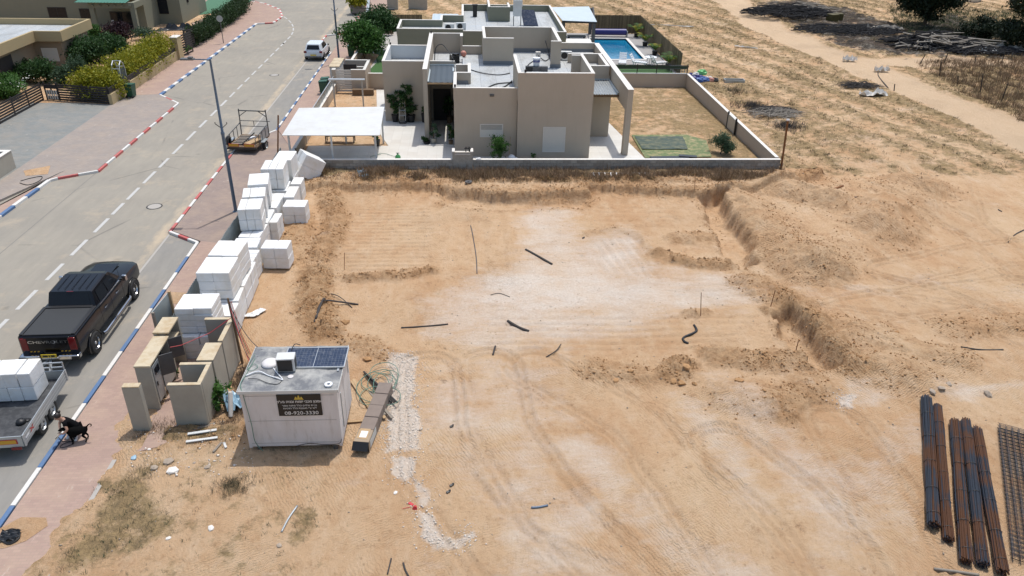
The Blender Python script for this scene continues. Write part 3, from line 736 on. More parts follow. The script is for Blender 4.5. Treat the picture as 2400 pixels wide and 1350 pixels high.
MB().quad((xs_-.02,14,.005),(xs_+.02,14,.005),(xs_+.06,56,.005),(xs_+.02,56,.005)).build('asphalt_seam', M['mortar'], kind='structure')
for p, lab in (((362,484),'round grey manhole cover in the near road lane beside the red and white kerb'),((643,176),'round manhole cover far up the road left of the parked white car')):
    c = G(*p); t = thing('manhole_cover', (c[0],c[1],0.0), lab, 'manhole cover', group='manhole covers in the road')
    MB().lathe([(0.40,0.002),(0.40,0.010),(0.345,0.010),(0.345,0.002)], 28, cap=False).build('frame', M['dark_metal'], t, False)
    MB().lathe([(0.335,0.002),(0.335,0.013),(0.0,0.013)], 28).build('lid', M['kerb_bare'], t, False)
# ---------------------------------------------------------------- polystyrene bundles beside the hoarding
def foam(x0, x1, y0, y1, z0, z1, nx, ny, nz, label, rz=0.0, rx=0.0, ry=0.0, seed=0):
    """a strapped bundle of nx*ny*nz polystyrene boards"""
    r = random.Random(seed*7+3)
    cx, cy = (x0+x1)/2, (y0+y1)/2
    t = thing('polystyrene_bundle', (cx, cy, z0), label, 'foam bundle', rz, 'white polystyrene bundles')
    t.rotation_euler = (rx, ry, rz)
    w, d, h = x1-x0, y1-y0, z1-z0
    for i in range(nx):
        for j in range(ny):
            for k in range(nz):
                e = 0.003
                jx, jy = r.uniform(-.008,.008)*(k+1), r.uniform(-.008,.008)*(k+1)
                a, b = -w/2+w*i/nx+e+jx, -w/2+w*(i+1)/nx-e+jx
                c, f = -d/2+d*j/ny+e+jy, -d/2+d*(j+1)/ny-e+jy
                m = MB().box(a, c, h*k/nz+0.002, b, f, h*(k+1)/nz-0.002)
                m.build('foam_board', M['foam'], t, False, bevel=0.028)
    return t
FO = [
 # lower row on the ground, near to far
 (-10.25,-9.0, 23.45,24.55, .06,1.05, 2,1,3, 'lower white foam bundle at the near end of the row, behind the concrete meter walls'),
 (-10.30,-8.80, 24.85,25.85, .06,1.08, 2,1,2, 'low white foam bundle showing its top just behind the wooden cable pole'),
 (-10.30,-8.86, 25.9,27.0, .06,1.10, 2,1,2, 'low white foam bundle under the nearer tall upper bundle, on the sand side'),
 (-10.30,-8.88, 27.05,28.1, .06,1.12, 2,1,2, 'low white foam bundle between the two tall upper bundles'),
 (-10.30,-8.92, 28.15,29.25, .06,1.08, 2,1,2, 'low white foam bundle left of the cube standing on the sand'),
 (-10.30,-9.05, 29.3,30.4, .06,1.1, 1,3,2, 'low bundle of thin foam sheets behind the farther tall bundle of the near pair'),
 (-10.30,-9.20, 30.5,31.5, .06,1.15, 1,3,2, 'rounded low white foam bundle in the gap between near and far stacks'),
 (-10.30,-9.35, 31.7,33.2, .06,1.08, 2,1,2, 'low foam bundle carrying the first of the three leaning upper bundles'),
 (-10.35,-9.35, 33.3,34.9, .06,1.08, 2,1,2, 'low foam bundle carrying the second of the three upper bundles'),
 (-9.32,-8.95, 33.5,34.6, .06,1.0, 1,2,2, 'narrow foam bundle left of the wide bundle on the sand'),
 (-10.40,-9.3, 35.1,37.0, .06,1.08, 2,2,2, 'low foam bundle under the farthest of the three upper bundles'),
 (-9.28,-8.75, 36.5,38.0, .06,1.05, 1,1,1, 'sloping white foam piece in front of the tall square bundle', ),
 (-10.45,-9.3, 37.3,38.7, .06,1.08, 2,1,2, 'foam bundle under the tall square bundle near the block wall'),
 (-9.25,-8.7, 38.2,39.2, .06,1.1, 1,1,2, 'small foam bundle to the right of the tall square bundle'),
 # upper row
 (-10.32,-9.02, 23.65,24.75, 1.08,2.1, 2,1,4, 'film wrapped upper foam bundle directly above the concrete meter walls'),
 (-10.25,-9.0, 26.0,27.38, 1.14,2.28, 2,1,3, 'nearer of the two tall upper foam bundles beside the cube on the sand'),
 (-10.22,-9.02, 27.42,28.8, 1.16,2.3, 2,1,3, 'farther of the two tall upper foam bundles beside the cube on the sand'),
 (-10.42,-9.40, 32.35,33.65, 1.10,2.16, 3,1,2, 'upper foam bundle right beside the foot of the blue lamp post'),
 (-10.58,-9.55, 33.75,34.95, 1.10,2.2, 3,1,2, 'middle one of the three upper foam bundles beyond the lamp post'),
 (-10.66,-9.7, 35.05,36.6, 1.10,2.3, 1,1,2, 'farthest of the three upper foam bundles, its film torn at the corner'),
 (-10.48,-9.38, 37.4,38.8, 1.12,2.22, 3,1,2, 'tall square upper foam bundle before the end of the hoarding'),
 (-10.2,-9.25, 39.1,40.6, .06,2.1, 1,1,2, 'upright foam bundle between the square bundle and the tilted one'),
 # on the sand
 (-9.02,-7.86, 30.5,31.38, .08,1.10, 2,1,2, 'white foam cube standing alone on the orange sand'),
 (-9.10,-7.98, 35.35,36.25, .05,1.02, 2,1,2, 'wide four part foam bundle at the edge of the dug sand'),
]
for i, a in enumerate(FO):
    r = random.Random(i+50)
    foam(*a[:9], a[9], rz=r.uniform(-0.05,0.05)+(0.16 if i in (17,18,19) else 0), seed=i)
foam(-9.75,-8.5, 40.4,41.6, .50,1.75, 1,3,2, 'foam bundle tipped over on its corner against the block wall', rz=0.5, ry=R(33), seed=91)
foam(-9.5,-9.0, 40.3,40.9, .06,.75, 1,1,1, 'small foam block under the tipped bundle by the block wall', seed=92)
# torn wrapping film
def rag(name, pts, z, mat, label, cat, amp=0.08, seed=1, n=9):
    r = random.Random(seed); cx = sum(p[0] for p in pts)/len(pts); cy = sum(p[1] for p in pts)/len(pts)
    xs = [p[0] for p in pts]; ys = [p[1] for p in pts]
    m = MB(); vs = []; 
    N = 9
    (a,b,c,d) = pts
    def f(u, v):
        x = (a[0]*(1-u)+b[0]*u)*(1-v)+(d[0]*(1-u)+c[0]*u)*v; y = (a[1]*(1-u)+b[1]*u)*(1-v)+(d[1]*(1-u)+c[1]*u)*v
        return (x+r.uniform(-.02,.02)-cx, y+r.uniform(-.02,.02)-cy, abs(r.gauss(0, amp))+0.01)
    m.grid(f, N, N)
    o = single(name, m, mat, (cx, cy, z), label, cat, smooth=False)
    sf = o.modifiers.new('thick','SOLIDIFY'); sf.thickness = 0.006
    return o
rag('plastic_film', PX([(566,742),(598,742),(624,726),(610,722)], .1), 0.08, M['foam'], 'thin white torn film trailing from the foam row onto the sand', 'plastic film', 0.03, 3)
rag('plastic_bag', PX([(838,404),(862,404),(866,420),(842,418)], .5), 0.5, M['blue_bag'], 'pale blue plastic bag among the brown weeds at the block wall', 'plastic bag', 0.12, 4)

# ---------------------------------------------------------------- corrugated hoarding
hx = -10.76
t = thing('hoarding', (hx, 23.4, 0), 'low corrugated metal hoarding between the pavement and the foam bundles', 'hoarding')
def corr_panel(x0, y0, y1, z0, z1, per=0.16, dep=0.035, th=0.006):
    m = MB(); n = max(2, int((y1-y0)/per*4)); pts = []
    for i in range(n+1):
        y = y0+(y1-y0)*i/n; pts.append((x0+dep*(0,1,1,0)[i%4], y))
    for (ax,ay),(bx,by) in zip(pts[:-1], pts[1:]):
        m.add([(ax,ay,z0),(bx,by,z0),(bx,by,z1),(ax,ay,z1),(ax-th,ay,z0),(bx-th,by,z0),(bx-th,by,z1),(ax-th,ay,z1)], [(0,1,2,3),(7,6,5,4),(3,2,6,7)])
    return m
y = 23.4; i = 0
while y < 43.0:
    y1 = min(y+0.96, 43.2)
    corr_panel(hx+random.uniform(-.015,.015), y, y1-0.01, 0.05, 1.42+random.uniform(-.03,.03)).build('sheet_panel', M['hoard'], t); y = y1; i += 1
MB().bar((hx-.04,23.4,.45),(hx-.04,43.1,.45),.05).build('rail', M['wood_dark'], t); MB().bar((hx-.04,23.4,1.2),(hx-.04,43.1,1.2),.05).build('rail', M['wood_dark'], t)
# board on two posts standing by the pavement
bx, by, _ = G(350,800,.12); bx2, by2, _ = G(384,772,.12); by, by2 = 24.0, 25.1; bx = -11.25; bx2 = -11.0
t = thing('notice_board', (bx, by, .12), 'blank grey board on two timber posts at the edge of the pavement', 'board')
MB().bar((bx,by,.1),(bx,by,1.75),.09).build('post', M['wood_grey'], t); MB().bar((bx2,by2,.1),(bx2,by2,2.0),.09).build('post', M['wood'], t)
MB().add([(bx-.03,by+.03,.5),(bx2-.03,by2-.03,.5),(bx2-.03,by2-.03,1.95),(bx-.03,by+.03,1.75),(bx-.06,by+.03,.5),(bx2-.06,by2-.03,.5),(bx2-.06,by2-.03,1.95),(bx-.06,by+.03,1.75)],[(0,1,2,3),(7,6,5,4),(3,2,6,7),(0,4,5,1),(1,5,6,2),(0,3,7,4)]).build('panel', M['hoard'], t)

# ---------------------------------------------------------------- concrete meter walls
def wall_thing(name, label, cat, pieces, loc, group=None):
    t = thing(name, loc, label, cat, group=group)
    for nm, mb, mat, bv in pieces: mb.build(nm, mat, t, bevel=bv)
    return t
wall_thing('concrete_pillar', 'short free standing concrete pillar at the near end, weeds at its foot', 'pillar',
   [('shaft', MB().box(-10.58,19.4,.08,-10.06,19.62,1.80), M['concrete'], .02), ('cap', MB().box(-10.58,19.4,1.803,-10.06,19.62,1.85), M['concrete_top'], .015)], (-10.32,19.5,.1))
t = thing('meter_cabinet', (-10.4,21.6,.1), 'tall concrete meter housing with tan top and white doors, one open', 'meter cabinet')
MB().box(-10.6,20.5,.08,-10.5,22.25,1.79).box(-10.5,20.5,.08,-10.12,20.6,1.79).box(-10.5,21.13,.08,-10.14,21.2,1.79).box(-10.5,22.16,.08,-10.14,22.25,1.79).build('housing', M['concrete'], t)
MB().box(-10.62,20.48,1.793,-10.10,22.27,1.86).build('top_slab', M['concrete_top'], t, bevel=.015)
d = MB().box(-10.13,20.62,.35,-10.10,21.12,1.72).build('door', M['galv'], t)
MB().box(-10.098,20.7,1.35,-10.085,20.86,1.6).box(-10.098,20.9,1.35,-10.085,21.06,1.6).build('meter_window', M['glass_dark'], d)
MB().box(-10.098,20.68,.95,-10.08,20.74,1.1).build('lock', M['black'], d)
MB().box(-10.13,21.22,.35,-10.10,22.14,.98).build('door', M['galv'], t)
MB().box(-10.49,21.22,1.0,-10.44,22.14,1.74).build('meter_panel', M['black'], t)
MB().cb((-9.93,21.3,1.38),(.03,.45,.78),R(-60)).build('open_door', M['grey_metal'], t)
MB().cb((-9.97,22.3,1.38),(.03,.48,.78),R(-58)).build('open_door', M['grey_metal'], t)
t = thing('meter_cabinet', (-10.4,23.0,.1), 'second concrete meter housing farther back, its rear half behind foam', 'meter cabinet')
MB().box(-10.62,22.32,.08,-10.52,23.3,1.9).box(-10.52,23.2,.08,-10.1,23.3,1.9).box(-10.52,22.32,.08,-10.14,22.4,1.2).build('housing', M['concrete'], t)
MB().box(-10.64,22.30,1.903,-10.10,23.32,1.97).box(-10.5,22.42,1.40,-10.12,23.18,1.46).build('top_slab', M['concrete_top'], t, bevel=.012)
t = thing('concrete_enclosure', (-8.9,20.3,.1), 'U shaped cast concrete bin enclosure with a tan rounded rim', 'enclosure')
MB().box(-9.32,19.62,.08,-8.30,19.76,1.70).box(-8.44,19.76,.08,-8.30,20.86,1.70).box(-9.30,20.72,.08,-8.44,20.86,1.70).build('wall', M['concrete'], t, bevel=.03)
MB().box(-9.32,19.62,1.703,-8.30,19.76,1.735).box(-8.44,19.763,1.703,-8.30,20.717,1.735).box(-9.30,20.72,1.703,-8.30,20.86,1.735).build('rim', M['concrete_top'], t, bevel=.012)
t = thing('concrete_wall', (-8.6,21.8,.1), 'tan topped concrete box wall between the bin enclosure and the cable pole', 'wall')
MB().box(-8.80,20.93,.08,-8.28,21.95,1.72).build('block', M['concrete'], t, bevel=.015); MB().box(-8.81,20.92,1.723,-8.27,21.96,1.765).build('top_slab', M['concrete_top'], t, bevel=.012)
t = thing('concrete_wall', (-8.3,22.8,.1), 'L shaped concrete wall at the wooden cable pole, rear of the group', 'wall')
MB().box(-8.40,21.98,.08,-8.26,23.5,1.78).box(-9.25,23.36,.08,-8.40,23.5,1.78).build('wall', M['concrete'], t, bevel=.02)
MB().box(-8.41,21.98,1.783,-8.25,23.355,1.82).box(-9.26,23.36,1.783,-8.25,23.51,1.82).build('top_slab', M['concrete_top'], t, bevel=.01)
# cable pole and its cables
px_, py_ = -8.17, 23.2
t = thing('cable_pole', (px_, py_, .05), 'leaning timber pole bundled with cables beside the concrete wall', 'pole')
MB().tube([(px_+.02,py_,.0),(px_-.02,py_,1.4),(px_-.08,py_+.02,2.75)],[.05,.045,.035],7).build('pole', M['wood_dark'], t)
for k,(c,e) in enumerate([(M['cable_black'],(-6.55,20.6)),(M['red_plastic'],(-6.9,21.3)),(M['cable_black'],(-6.6,20.2))]):
    a = Vector((px_-.06,py_,2.5-.1*k)); b = Vector((e[0],e[1],.3 if k==1 else 2.35)); m = MB()
    m.tube([a.lerp(b,s/12)-Vector((0,0,4*(.35+.3*k)*s/12*(1-s/12))) for s in range(13)], .012, 5); m.build('cable', c, t)
for k in range(4):
    MB().tube([(px_-.08+.03*k,py_+.05,2.6),(px_+.04*k,py_-.05,2.0),(px_+.05+.04*k,py_,1.3),(px_+.25+.05*k,py_-.1,.5)], .011, 5).build('cable', [M['cable_black'],M['red_plastic']][k%2], t)
MB().tube([(px_-.05,py_,2.0),(px_-.8,py_-.3,1.55),(px_-1.6,py_-.9,1.45),(px_-1.9,py_-1.1,1.5)], .012, 5).build('cable', M['red_plastic'], t)

# ---------------------------------------------------------------- site cabin
cx0, cx1, cy0, cy1, ch = -6.72, -3.90, 18.42, 20.72, 2.34
t = thing('site_cabin', ((cx0+cx1)/2, (cy0+cy1)/2, .05), 'battered white site cabin with a black sign and solar panel on its roof', 'cabin')
n = NT('cabin_panel'); g = n.noise(1.6, n.mapping(n.pos,(1,1,.35)), 6, .68)
c = n.mix(n.ramp(g, [(.4,0.0),(.75,.55)]), (.66,.635,.63), (.50,.45,.41))
lowd = n.math('MULTIPLY', n.noise(3.5, n.mapping(n.pos,(1.6,1.6,.25)),6,.75), 1.0)
c = n.mix(n.ramp(lowd, [(.55,0.0),(.72,.5)]), c, (.36,.31,.27)); M['cabin'] = n.done(c, .55)
n = NT('cabin_roof_mat'); g = n.noise(1.5, None, 8, .7); g2 = n.noise(9, None, 5, .7)
c = n.mix(n.ramp(g, [(.40,0.0),(.64,1.0)]), (.14,.145,.155), (.38,.375,.35)); c = n.mix(n.ramp(g2, [(.55,0.0),(.75,.6)]), c, (.10,.10,.105))
n.bump(g2,.4,.01); M['cabin_roof'] = n.done(c, .75)
wm = MB().box(cx0,cy0,.22,cx1,cy1,ch-.03); w = wm.build('wall_panels', M['cabin'], t, bevel=.025)
for zz in (.36,1.22,2.15): MB().box(cx0-.004,cy0-.006,zz-.006,cx1+.004,cy0,zz+.006).build('seam', M['kerb_bare'], t)
MB().box(cx1,cy0+.02,1.2,cx1+.006,cy1,1.215).box(cx1,cy0+1.1,.3,cx1+.006,cy0+1.115,2.2).build('seam', M['kerb_bare'], t)
for xx in (cx0,cx1-.09): MB().box(xx+.0,cy0-.012,.2,xx+.09,cy0-.002,ch-.03).build('corner_post', M['cabin'], t)
rf = MB()
def _rf(u, v):
    x = cx0-.05+(cx1-cx0+.1)*u; y = cy0-.05+(cy1-cy0+.1)*v
    return (x, y, ch + .05*math.sin(math.pi*u)*math.sin(math.pi*v)+.012*math.sin(7*x)*math.sin(9*y))
rf.grid(_rf, 20, 16); rf.box(cx0-.05,cy0-.05,ch-.07,cx1+.05,cy1+.05,ch-.004)
r_ = rf.build('roof', M['cabin_roof'], t)
MB().box(cx0-.055,cy0-.06,ch-.075,cx1+.055,cy0-.05,ch+.03).box(cx1+.05,cy0-.06,ch-.075,cx1+.06,cy1+.05,ch+.03).box(cx0-.065,cy0-.06,ch-.075,cx0-.055,cy1+.05,ch+.03).build('roof_edge', M['white_metal'], t)
sk = MB(); 
for xx in (cx0+.2, cx1-.3): sk.box(xx,cy0+.05,.02,xx+.14,cy1-.05,.22)
sk.build('skid', M['grey_metal'], t)
MB().cb((cx1+.012,cy0+.5,1.2),(.02,.05,1.3)).build('door_edge', M['galv'], t)
MB().cb((cx1+.012,cy1-.25,1.75),(.02,.04,.5)).build('hinge_strip', M['galv'], t)
# sign with flat print
sx0, sx1, sz0, sz1 = -5.67, -4.38, 1.42, 2.20
sg = MB().box(sx0,cy0-.03,sz0,sx1,cy0-.012,sz1).build('sign_board', M['black'], t)
M['print'] = simple('print_white', (.72,.71,.68), .6, var=.03); M['print_gold'] = simple('print_gold', (.55,.40,.06), .5, var=.1)
def text(s, size, loc, mat, parent, name='lettering', rot=(R(90),0,0), align='CENTER', ext=0.002, sx=1.0, bold=0.0, off=None):
    cu = bpy.data.curves.new(name,'FONT'); cu.body = s; cu.size = size; cu.align_x = align; cu.align_y = 'CENTER'; cu.extrude = ext; cu.offset = bold; cu.resolution_u = 3
    o = bpy.data.objects.new(name, cu); COL.objects.link(o)
    bpy.context.view_layer.update()
    me = bpy.data.meshes.new_from_object(o.evaluated_get(bpy.context.evaluated_depsgraph_get()))
    bpy.data.objects.remove(o); bpy.data.curves.remove(cu)
    me.materials.clear(); me.materials.append(mat)
    o = bpy.data.objects.new(name, me); COL.objects.link(o); o.parent = parent
    o.rotation_euler = rot; o.scale = (sx,1,1)
    off = off if off is not None else tuple(parent_root(parent).location)
    o.location = (loc[0]-off[0], loc[1]-off[1], loc[2]-off[2])
    return o
def parent_root(o):
    while o.parent is not None: o = o.parent
    return o
scx = (sx0+sx1)/2; yy = cy0-.034
text('אמנון מכבי יזמות ובניה בע"מ'[::-1], .115, (scx,yy,1.945), M['print'], sg, 'sign_lettering', bold=.002)
text('בניית שלדים כולל פיתוח אפור'[::-1], .085, (scx,yy,1.80), M['print'], sg, 'sign_lettering')
text('ליווי ע"י מעצבת כולל הדמיות'[::-1], .085, (scx,yy,1.70), M['print'], sg, 'sign_lettering')
text('08-920-3330', .175, (scx+.03,yy,1.52), M['print'], sg, 'sign_lettering', sx=1.12)
em = MB()
for dx, h in ((-.08,.09),(0,.14),(.08,.09)):
    em.add([(scx+dx-.05,yy,2.035),(scx+dx+.05,yy,2.035),(scx+dx+.012,yy,2.035+h),(scx+dx-.012,yy,2.035+h)],[(0,1,2,3)])
em.add([(scx-.15,yy-.001,2.02),(scx+.15,yy-.001,2.02),(scx+.13,yy-.001,2.04),(scx-.13,yy-.001,2.04)],[(0,1,2,3)])
em.build('sign_emblem', M['print_gold'], sg)
# things on the cabin roof
zr = ch+.02
n = NT('solar_cells'); u = n.mapping(n.obj, (1,1,1)); c, f = n.brick(u, (.012,.022,.05), (.018,.03,.065), (.11,.13,.16), 1.0, .004, .105, .105, 0.0)
c = n.mix(n.ramp(n.noise(5,None,6,.75), [(.5,0.0),(.75,.5)]), c, (.25,.25,.25)); M['solar'] = n.done(c, .25, spec=.5)
t = thing('solar_panel', (-4.75,20.0,zr), 'dusty dark solar panel lying on the cabin roof', 'solar panel')
MB().box(-.93,-.52,.05,.93,.52,.075).build('cells', M['solar'], t, False)
MB().box(-.96,-.55,.03,.96,-.52,.085).box(-.96,.52,.03,.96,.55,.085).box(-.96,-.52,.03,-.93,.52,.085).box(.93,-.52,.03,.96,.52,.085).box(-.008,-.52,.0755,.008,.52,.08).build('frame', M['alu'], t, False)
MB().box(-.8,-.5,.0,-.74,.5,.03).box(.74,-.68,.0,.8,.5,.03).build('foot_rail', M['alu'], t, False)
t = thing('air_conditioner', (-5.52,19.42,zr), 'boxy grey window air conditioner set on the cabin roof', 'air conditioner', R(3))
MB().box(-.27,-.17,.06,.27,.22,.52).build('casing', M['white_metal'], t, False, bevel=.015)
MB().box(-.235,-.185,.09,.205,-.172,.48).build('grille', M['black'], t, False); 
for k in range(5): MB().box(.272,-.12+.06*k,.1,.278,-.09+.06*k,.45).build('side_louvre', M['grey_metal'], t, False)
MB().box(-.25,-.12,0,-.2,.18,.06).box(.2,-.12,0,.25,.18,.06).build('foot', M['dark_metal'], t, False)
single('roof_vent', MB().lathe([(.26,0),(.27,.05),(.22,.10),(.10,.12),(.0,.12)],20), M['cabin'], (-6.1,19.75,zr), 'round domed vent cover left of the air conditioner on the cabin roof', 'vent cover', smooth=True)
single('roof_plug', MB().lathe([(.09,0),(.09,.04),(.06,.05),(.0,.05)],16), M['cabin'], (-5.35,19.05,zr), 'small round plug below the air conditioner on the cabin roof', 'plug')
single('tape_roll', MB().lathe([(.05,0),(.12,0),(.12,.05),(.05,.05),(.05,0)],18,cap=False), M['white_plastic'], (-4.15,18.62,zr), 'white tape roll at the front right corner of the cabin roof', 'tape roll')
def cable(name, pts, r, mat, label, cat='cable', sub=8, group=None):
    """smooth cable through points"""
    P = [Vector(p) for p in pts]; path = []
    for i in range(len(P)-1):
        p0, p1, p2, p3 = P[max(i-1,0)], P[i], P[i+1], P[min(i+2,len(P)-1)]
        for k in range(sub):
            s = k/sub; path.append(.5*((2*p1)+(p2-p0)*s+(2*p0-5*p1+4*p2-p3)*s*s+(3*p1-p0-3*p2+p3)*s**3))
    path.append(P[-1]); c = P[0].copy(); m = MB().tube([p-c for p in path], r, 6)
    o = m.build(name, mat, None, False, smooth=True); o.location = c
    return tag(o, label, cat, group)
cable('white_cable', [(-6.7,19.15,zr+.02),(-6.35,19.3,zr+.06),(-6.0,19.1,zr+.04),(-5.7,18.95,zr+.05),(-5.55,18.9,zr+.03),(-5.8,19.25,zr+.05),(-5.95,19.5,zr+.03)], .02, M['white_plastic'], 'thick white cable looped left of the air conditioner on the cabin roof')
cable('black_cable', [(-6.6,19.0,zr+.02),(-6.3,18.95,zr+.03),(-5.95,18.75,zr+.02),(-5.65,18.7,zr+.02),(-5.55,18.95,zr+.02)], .01, M['cable_black'], 'thin black cable sagging below the white one on the cabin roof')
cable('black_cable', [(-6.65,20.1,zr+.0),(-6.72,19.2,zr),(-6.74,18.7,zr+.03),(-6.6,18.36,2.2),(-6.52,18.35,1.2),(-6.5,18.34,.5),(-6.3,18.3,.15)], .012, M['cable_green'], 'dark green cable hanging down the front left corner of the cabin')
cable('black_cable', [(-5.6,20.3,zr+.03),(-5.5,20.55,zr+.2),(-5.35,20.65,zr+.12)], .014, M['cable_black'], 'short bent black cable standing up behind the solar panel')
cable('black_cable', [(-5.3,18.38,.25),(-4.9,18.38,.34),(-4.4,18.36,.30),(-4.0,18.36,.33),(-3.9,18.36,.5)], .01, M['cable_black'], 'thin black cable along the lower edge of the cabin front')
cable('green_rope', [(-6.75,19.5,zr),(-6.6,19.75,zr+.02),(-6.45,19.6,zr+.02),(-6.6,19.4,zr+.02),(-6.75,19.6,zr+.02),(-6.7,20.3,zr+.02)], .008, M['cable_green'], 'thin green cord curled on the left edge of the cabin roof', 'cord')

# ---------------------------------------------------------------- stuff right of the cabin
r = random.Random(5)
for k in range(7):
    a = R(62+r.uniform(-4,4)); x, y = -3.55+.12*k, 21.0-.10*k
    L = [1.9,2.3,2.1,1.6,2.0,1.4,1.7][k]; m = MB().cb((0,0,0),(L,.10,.025),-a+R(0))
    single('timber_batten', m, M['wood'] if k<5 else M['wood_grey'], (x-.1,y+.1,.09+.01*k), ['topmost left','second','third','middle','fifth','short grey','outermost grey'][k]+' timber batten of the fan between the cabin and cardboard box', 'batten', group='timber battens right of the cabin')
for k in range(5):
    single('steel_channel', MB().cb((0,0,0),(2.0,.05,.05),R(-62+2*k)), M['dark_metal'], (-3.25+.07*k,21.6-.06*k,.10+.02*k), ['leftmost','second from left','middle','fourth','rightmost'][k]+' dark steel channel on the battens under the green hose', 'channel', group='dark steel channels on the battens')
single('timber_batten', MB().cb((0,0,0),(.95,.09,.03),R(4)), M['wood'], (-3.45,19.75,.08), 'single timber batten reaching from the cabin to the cardboard box', 'batten')
hp = []
for k in range(60):
    a = k*.62; q = .42+.16*math.sin(k*.9)+.1*math.sin(k*.37); hp.append((-3.05+q*1.15*math.cos(a)+.25*math.sin(k*.21), 21.6+q*1.5*math.sin(a)-.5*math.sin(k*.11), .16+.05*abs(math.sin(k*1.3))))
cable('garden_hose', hp, .013, M['cable_green'], 'tangled pale green hose on the battens beside the cabin', 'hose', 4)
M['cardboard'] = simple('cardboard_box_mat', (.33,.25,.17), .85, var=.15, sc=3, dirt=(.2,.17,.15,.5)); M['card_dark'] = simple('cardboard_dark', (.20,.16,.135), .85, var=.2, sc=4)
t = thing('cardboard_box', (-3.05,19.85,.06), 'long weathered cardboard box with an open black end flap', 'cardboard box', R(-9))
for k in range(5):
    MB().box(-.235,-1.6+.62*k,.0,.235,-1.0+.62*k,.40-.01*(k%2)).build('box_section', M['card_dark'] if k!=0 else M['cardboard'], t, False, bevel=.012)
MB().box(-.19,-1.46,.402,.14,-.98,.406).build('shipping_label', M['wood'], t, False); MB().box(-.12,-1.40,.408,.1,-1.1,.41).build('paper_label', M['white_plastic'], t, False)
MB().box(.2375,-1.45,.06,.2405,-.75,.33).build('side_label', M['pale_sheet'], t, False)
MB().add([(-.25,-1.6,.40),(.25,-1.6,.40),(.23,-1.78,.18),(-.27,-1.78,.18)],[(0,1,2,3)]).box(-.23,-1.605,.02,.23,-1.601,.38).build('end_flap', M['black'], t, False)
# ---------------------------------------------------------------- reinforcing bars
def _bar(name, lo, hi):
    n = NT(name); f = n.math('ADD', n.noise(.8, None, 3, .6), n.math('MULTIPLY', n.math('SUBTRACT', n.rand(), .5), .22))
    c = n.mix(n.ramp(f, [(lo,0.0),(hi,1.0)]), (.042,.052,.070), (.13,.058,.028)); c = n.mix(n.ramp(n.noise(14, None, 4, .7), [(.5,0.0),(.75,.5)]), c, (.022,.018,.017))
    return n.done(c, .62, .35)
M['bar_rust'] = _bar('bar_rust', .34, .50); M['bar_blue'] = _bar('bar_mill_scale', .48, .62)
def rebar(c0, c1, rad, mat, label, seed):
    r = random.Random(seed); a = Vector((*c0,.05)); b = Vector((*c1,.05)); L = (b-a).length; rz = math.atan2(b.y-a.y, b.x-a.x)
    t = thing('rebar_bundle', a, label, 'rebar bundle', rz, 'steel rebar bundles on the sand')
    nb = 64
    for k in range(nb):
        q = math.sqrt((k+.5)/nb)*rad; th = k*2.39996; pts = []
        ph = r.uniform(0,6.28); e0 = r.uniform(-.05,.04); e1 = r.uniform(-.05,.05)
        for j in range(6):
            s = j/5; pinch = 1-.10*abs(math.cos(s*math.pi*2.5)); tw = th+s*.5
            pts.append((e0+(L+e1-e0)*s, q*pinch*math.cos(tw)*1.0+.008*math.sin(ph+5*s), rad*.82+q*pinch*math.sin(tw)*.80+.006*math.cos(ph+4*s)))
        MB().tube(pts, .0155, 4).build('bar', M[mat] if r.random()<.75 else M['bar_rust' if mat=='bar_blue' else 'bar_blue'], t, False)
    for s in (.16,.36,.56,.76,.93):
        pts = [(L*s+.01*k+r.uniform(-.01,.01), (rad*.97)*math.cos(2*math.pi*k/16), rad*.82+(rad*.80)*math.sin(2*math.pi*k/16)) for k in range(17)]
        MB().tube(pts, .010, 5).build('tie_wire', M['dark_metal'], t, False)
def mid(a, b, z=.1): p = G(*a, z); q = G(*b, z); return ((p[0]+q[0])/2, (p[1]+q[1])/2)
rebar(mid((2156,938),(2182,938)), mid((2205,1240),(2168,1232)), .185, 'bar_blue', 'leftmost bluish steel bundle of the five, a pale tag at its far end', 1)
rebar(mid((2185,953),(2206,957)), mid((2237,1272),(2205,1265)), .15, 'bar_rust', 'second bundle from the left, rusty brown at both ends', 2)
rebar(mid((2223,992),(2248,992)), mid((2280,1325),(2245,1318)), .17, 'bar_rust', 'middle bundle of the five, the rustiest and brownest one', 3)
rebar(mid((2250,990),(2273,990)), mid((2318,1328),(2286,1326)), .16, 'bar_blue', 'second bundle from the right, evenly blue grey steel', 4)
rebar(mid((2276,1010),(2298,1010)), mid((2365,1348),(2330,1345)), .165, 'bar_rust', 'bundle nearest the mesh stack, brown grey and farthest towards the camera', 5)
a = Vector(G(2340,1000,.1)); b = Vector(G(2372,1300,.1)); dv = (b-a).normalized(); rz = math.atan2(dv.y, dv.x)
t = thing('mesh_stack', (a.x,a.y,.04), 'stack of welded steel mesh sheets at the right edge of the sand', 'steel mesh', rz)
for s in range(4):
    m = MB(); z = .03+.06*s; ox = random.uniform(-.06,.06); oy = random.uniform(-.04,.04)
    for k in range(14): m.bar((ox,oy+.18*k,z),(ox+6.2,oy+.18*k,z),.012)
    for k in range(33): m.bar((ox+.19*k,oy-.05,z+.012),(ox+.19*k,oy+2.45,z+.012),.012)
    m.build('mesh_sheet', M['bar_blue'] if s%2 else M['dark_metal'], t, False)
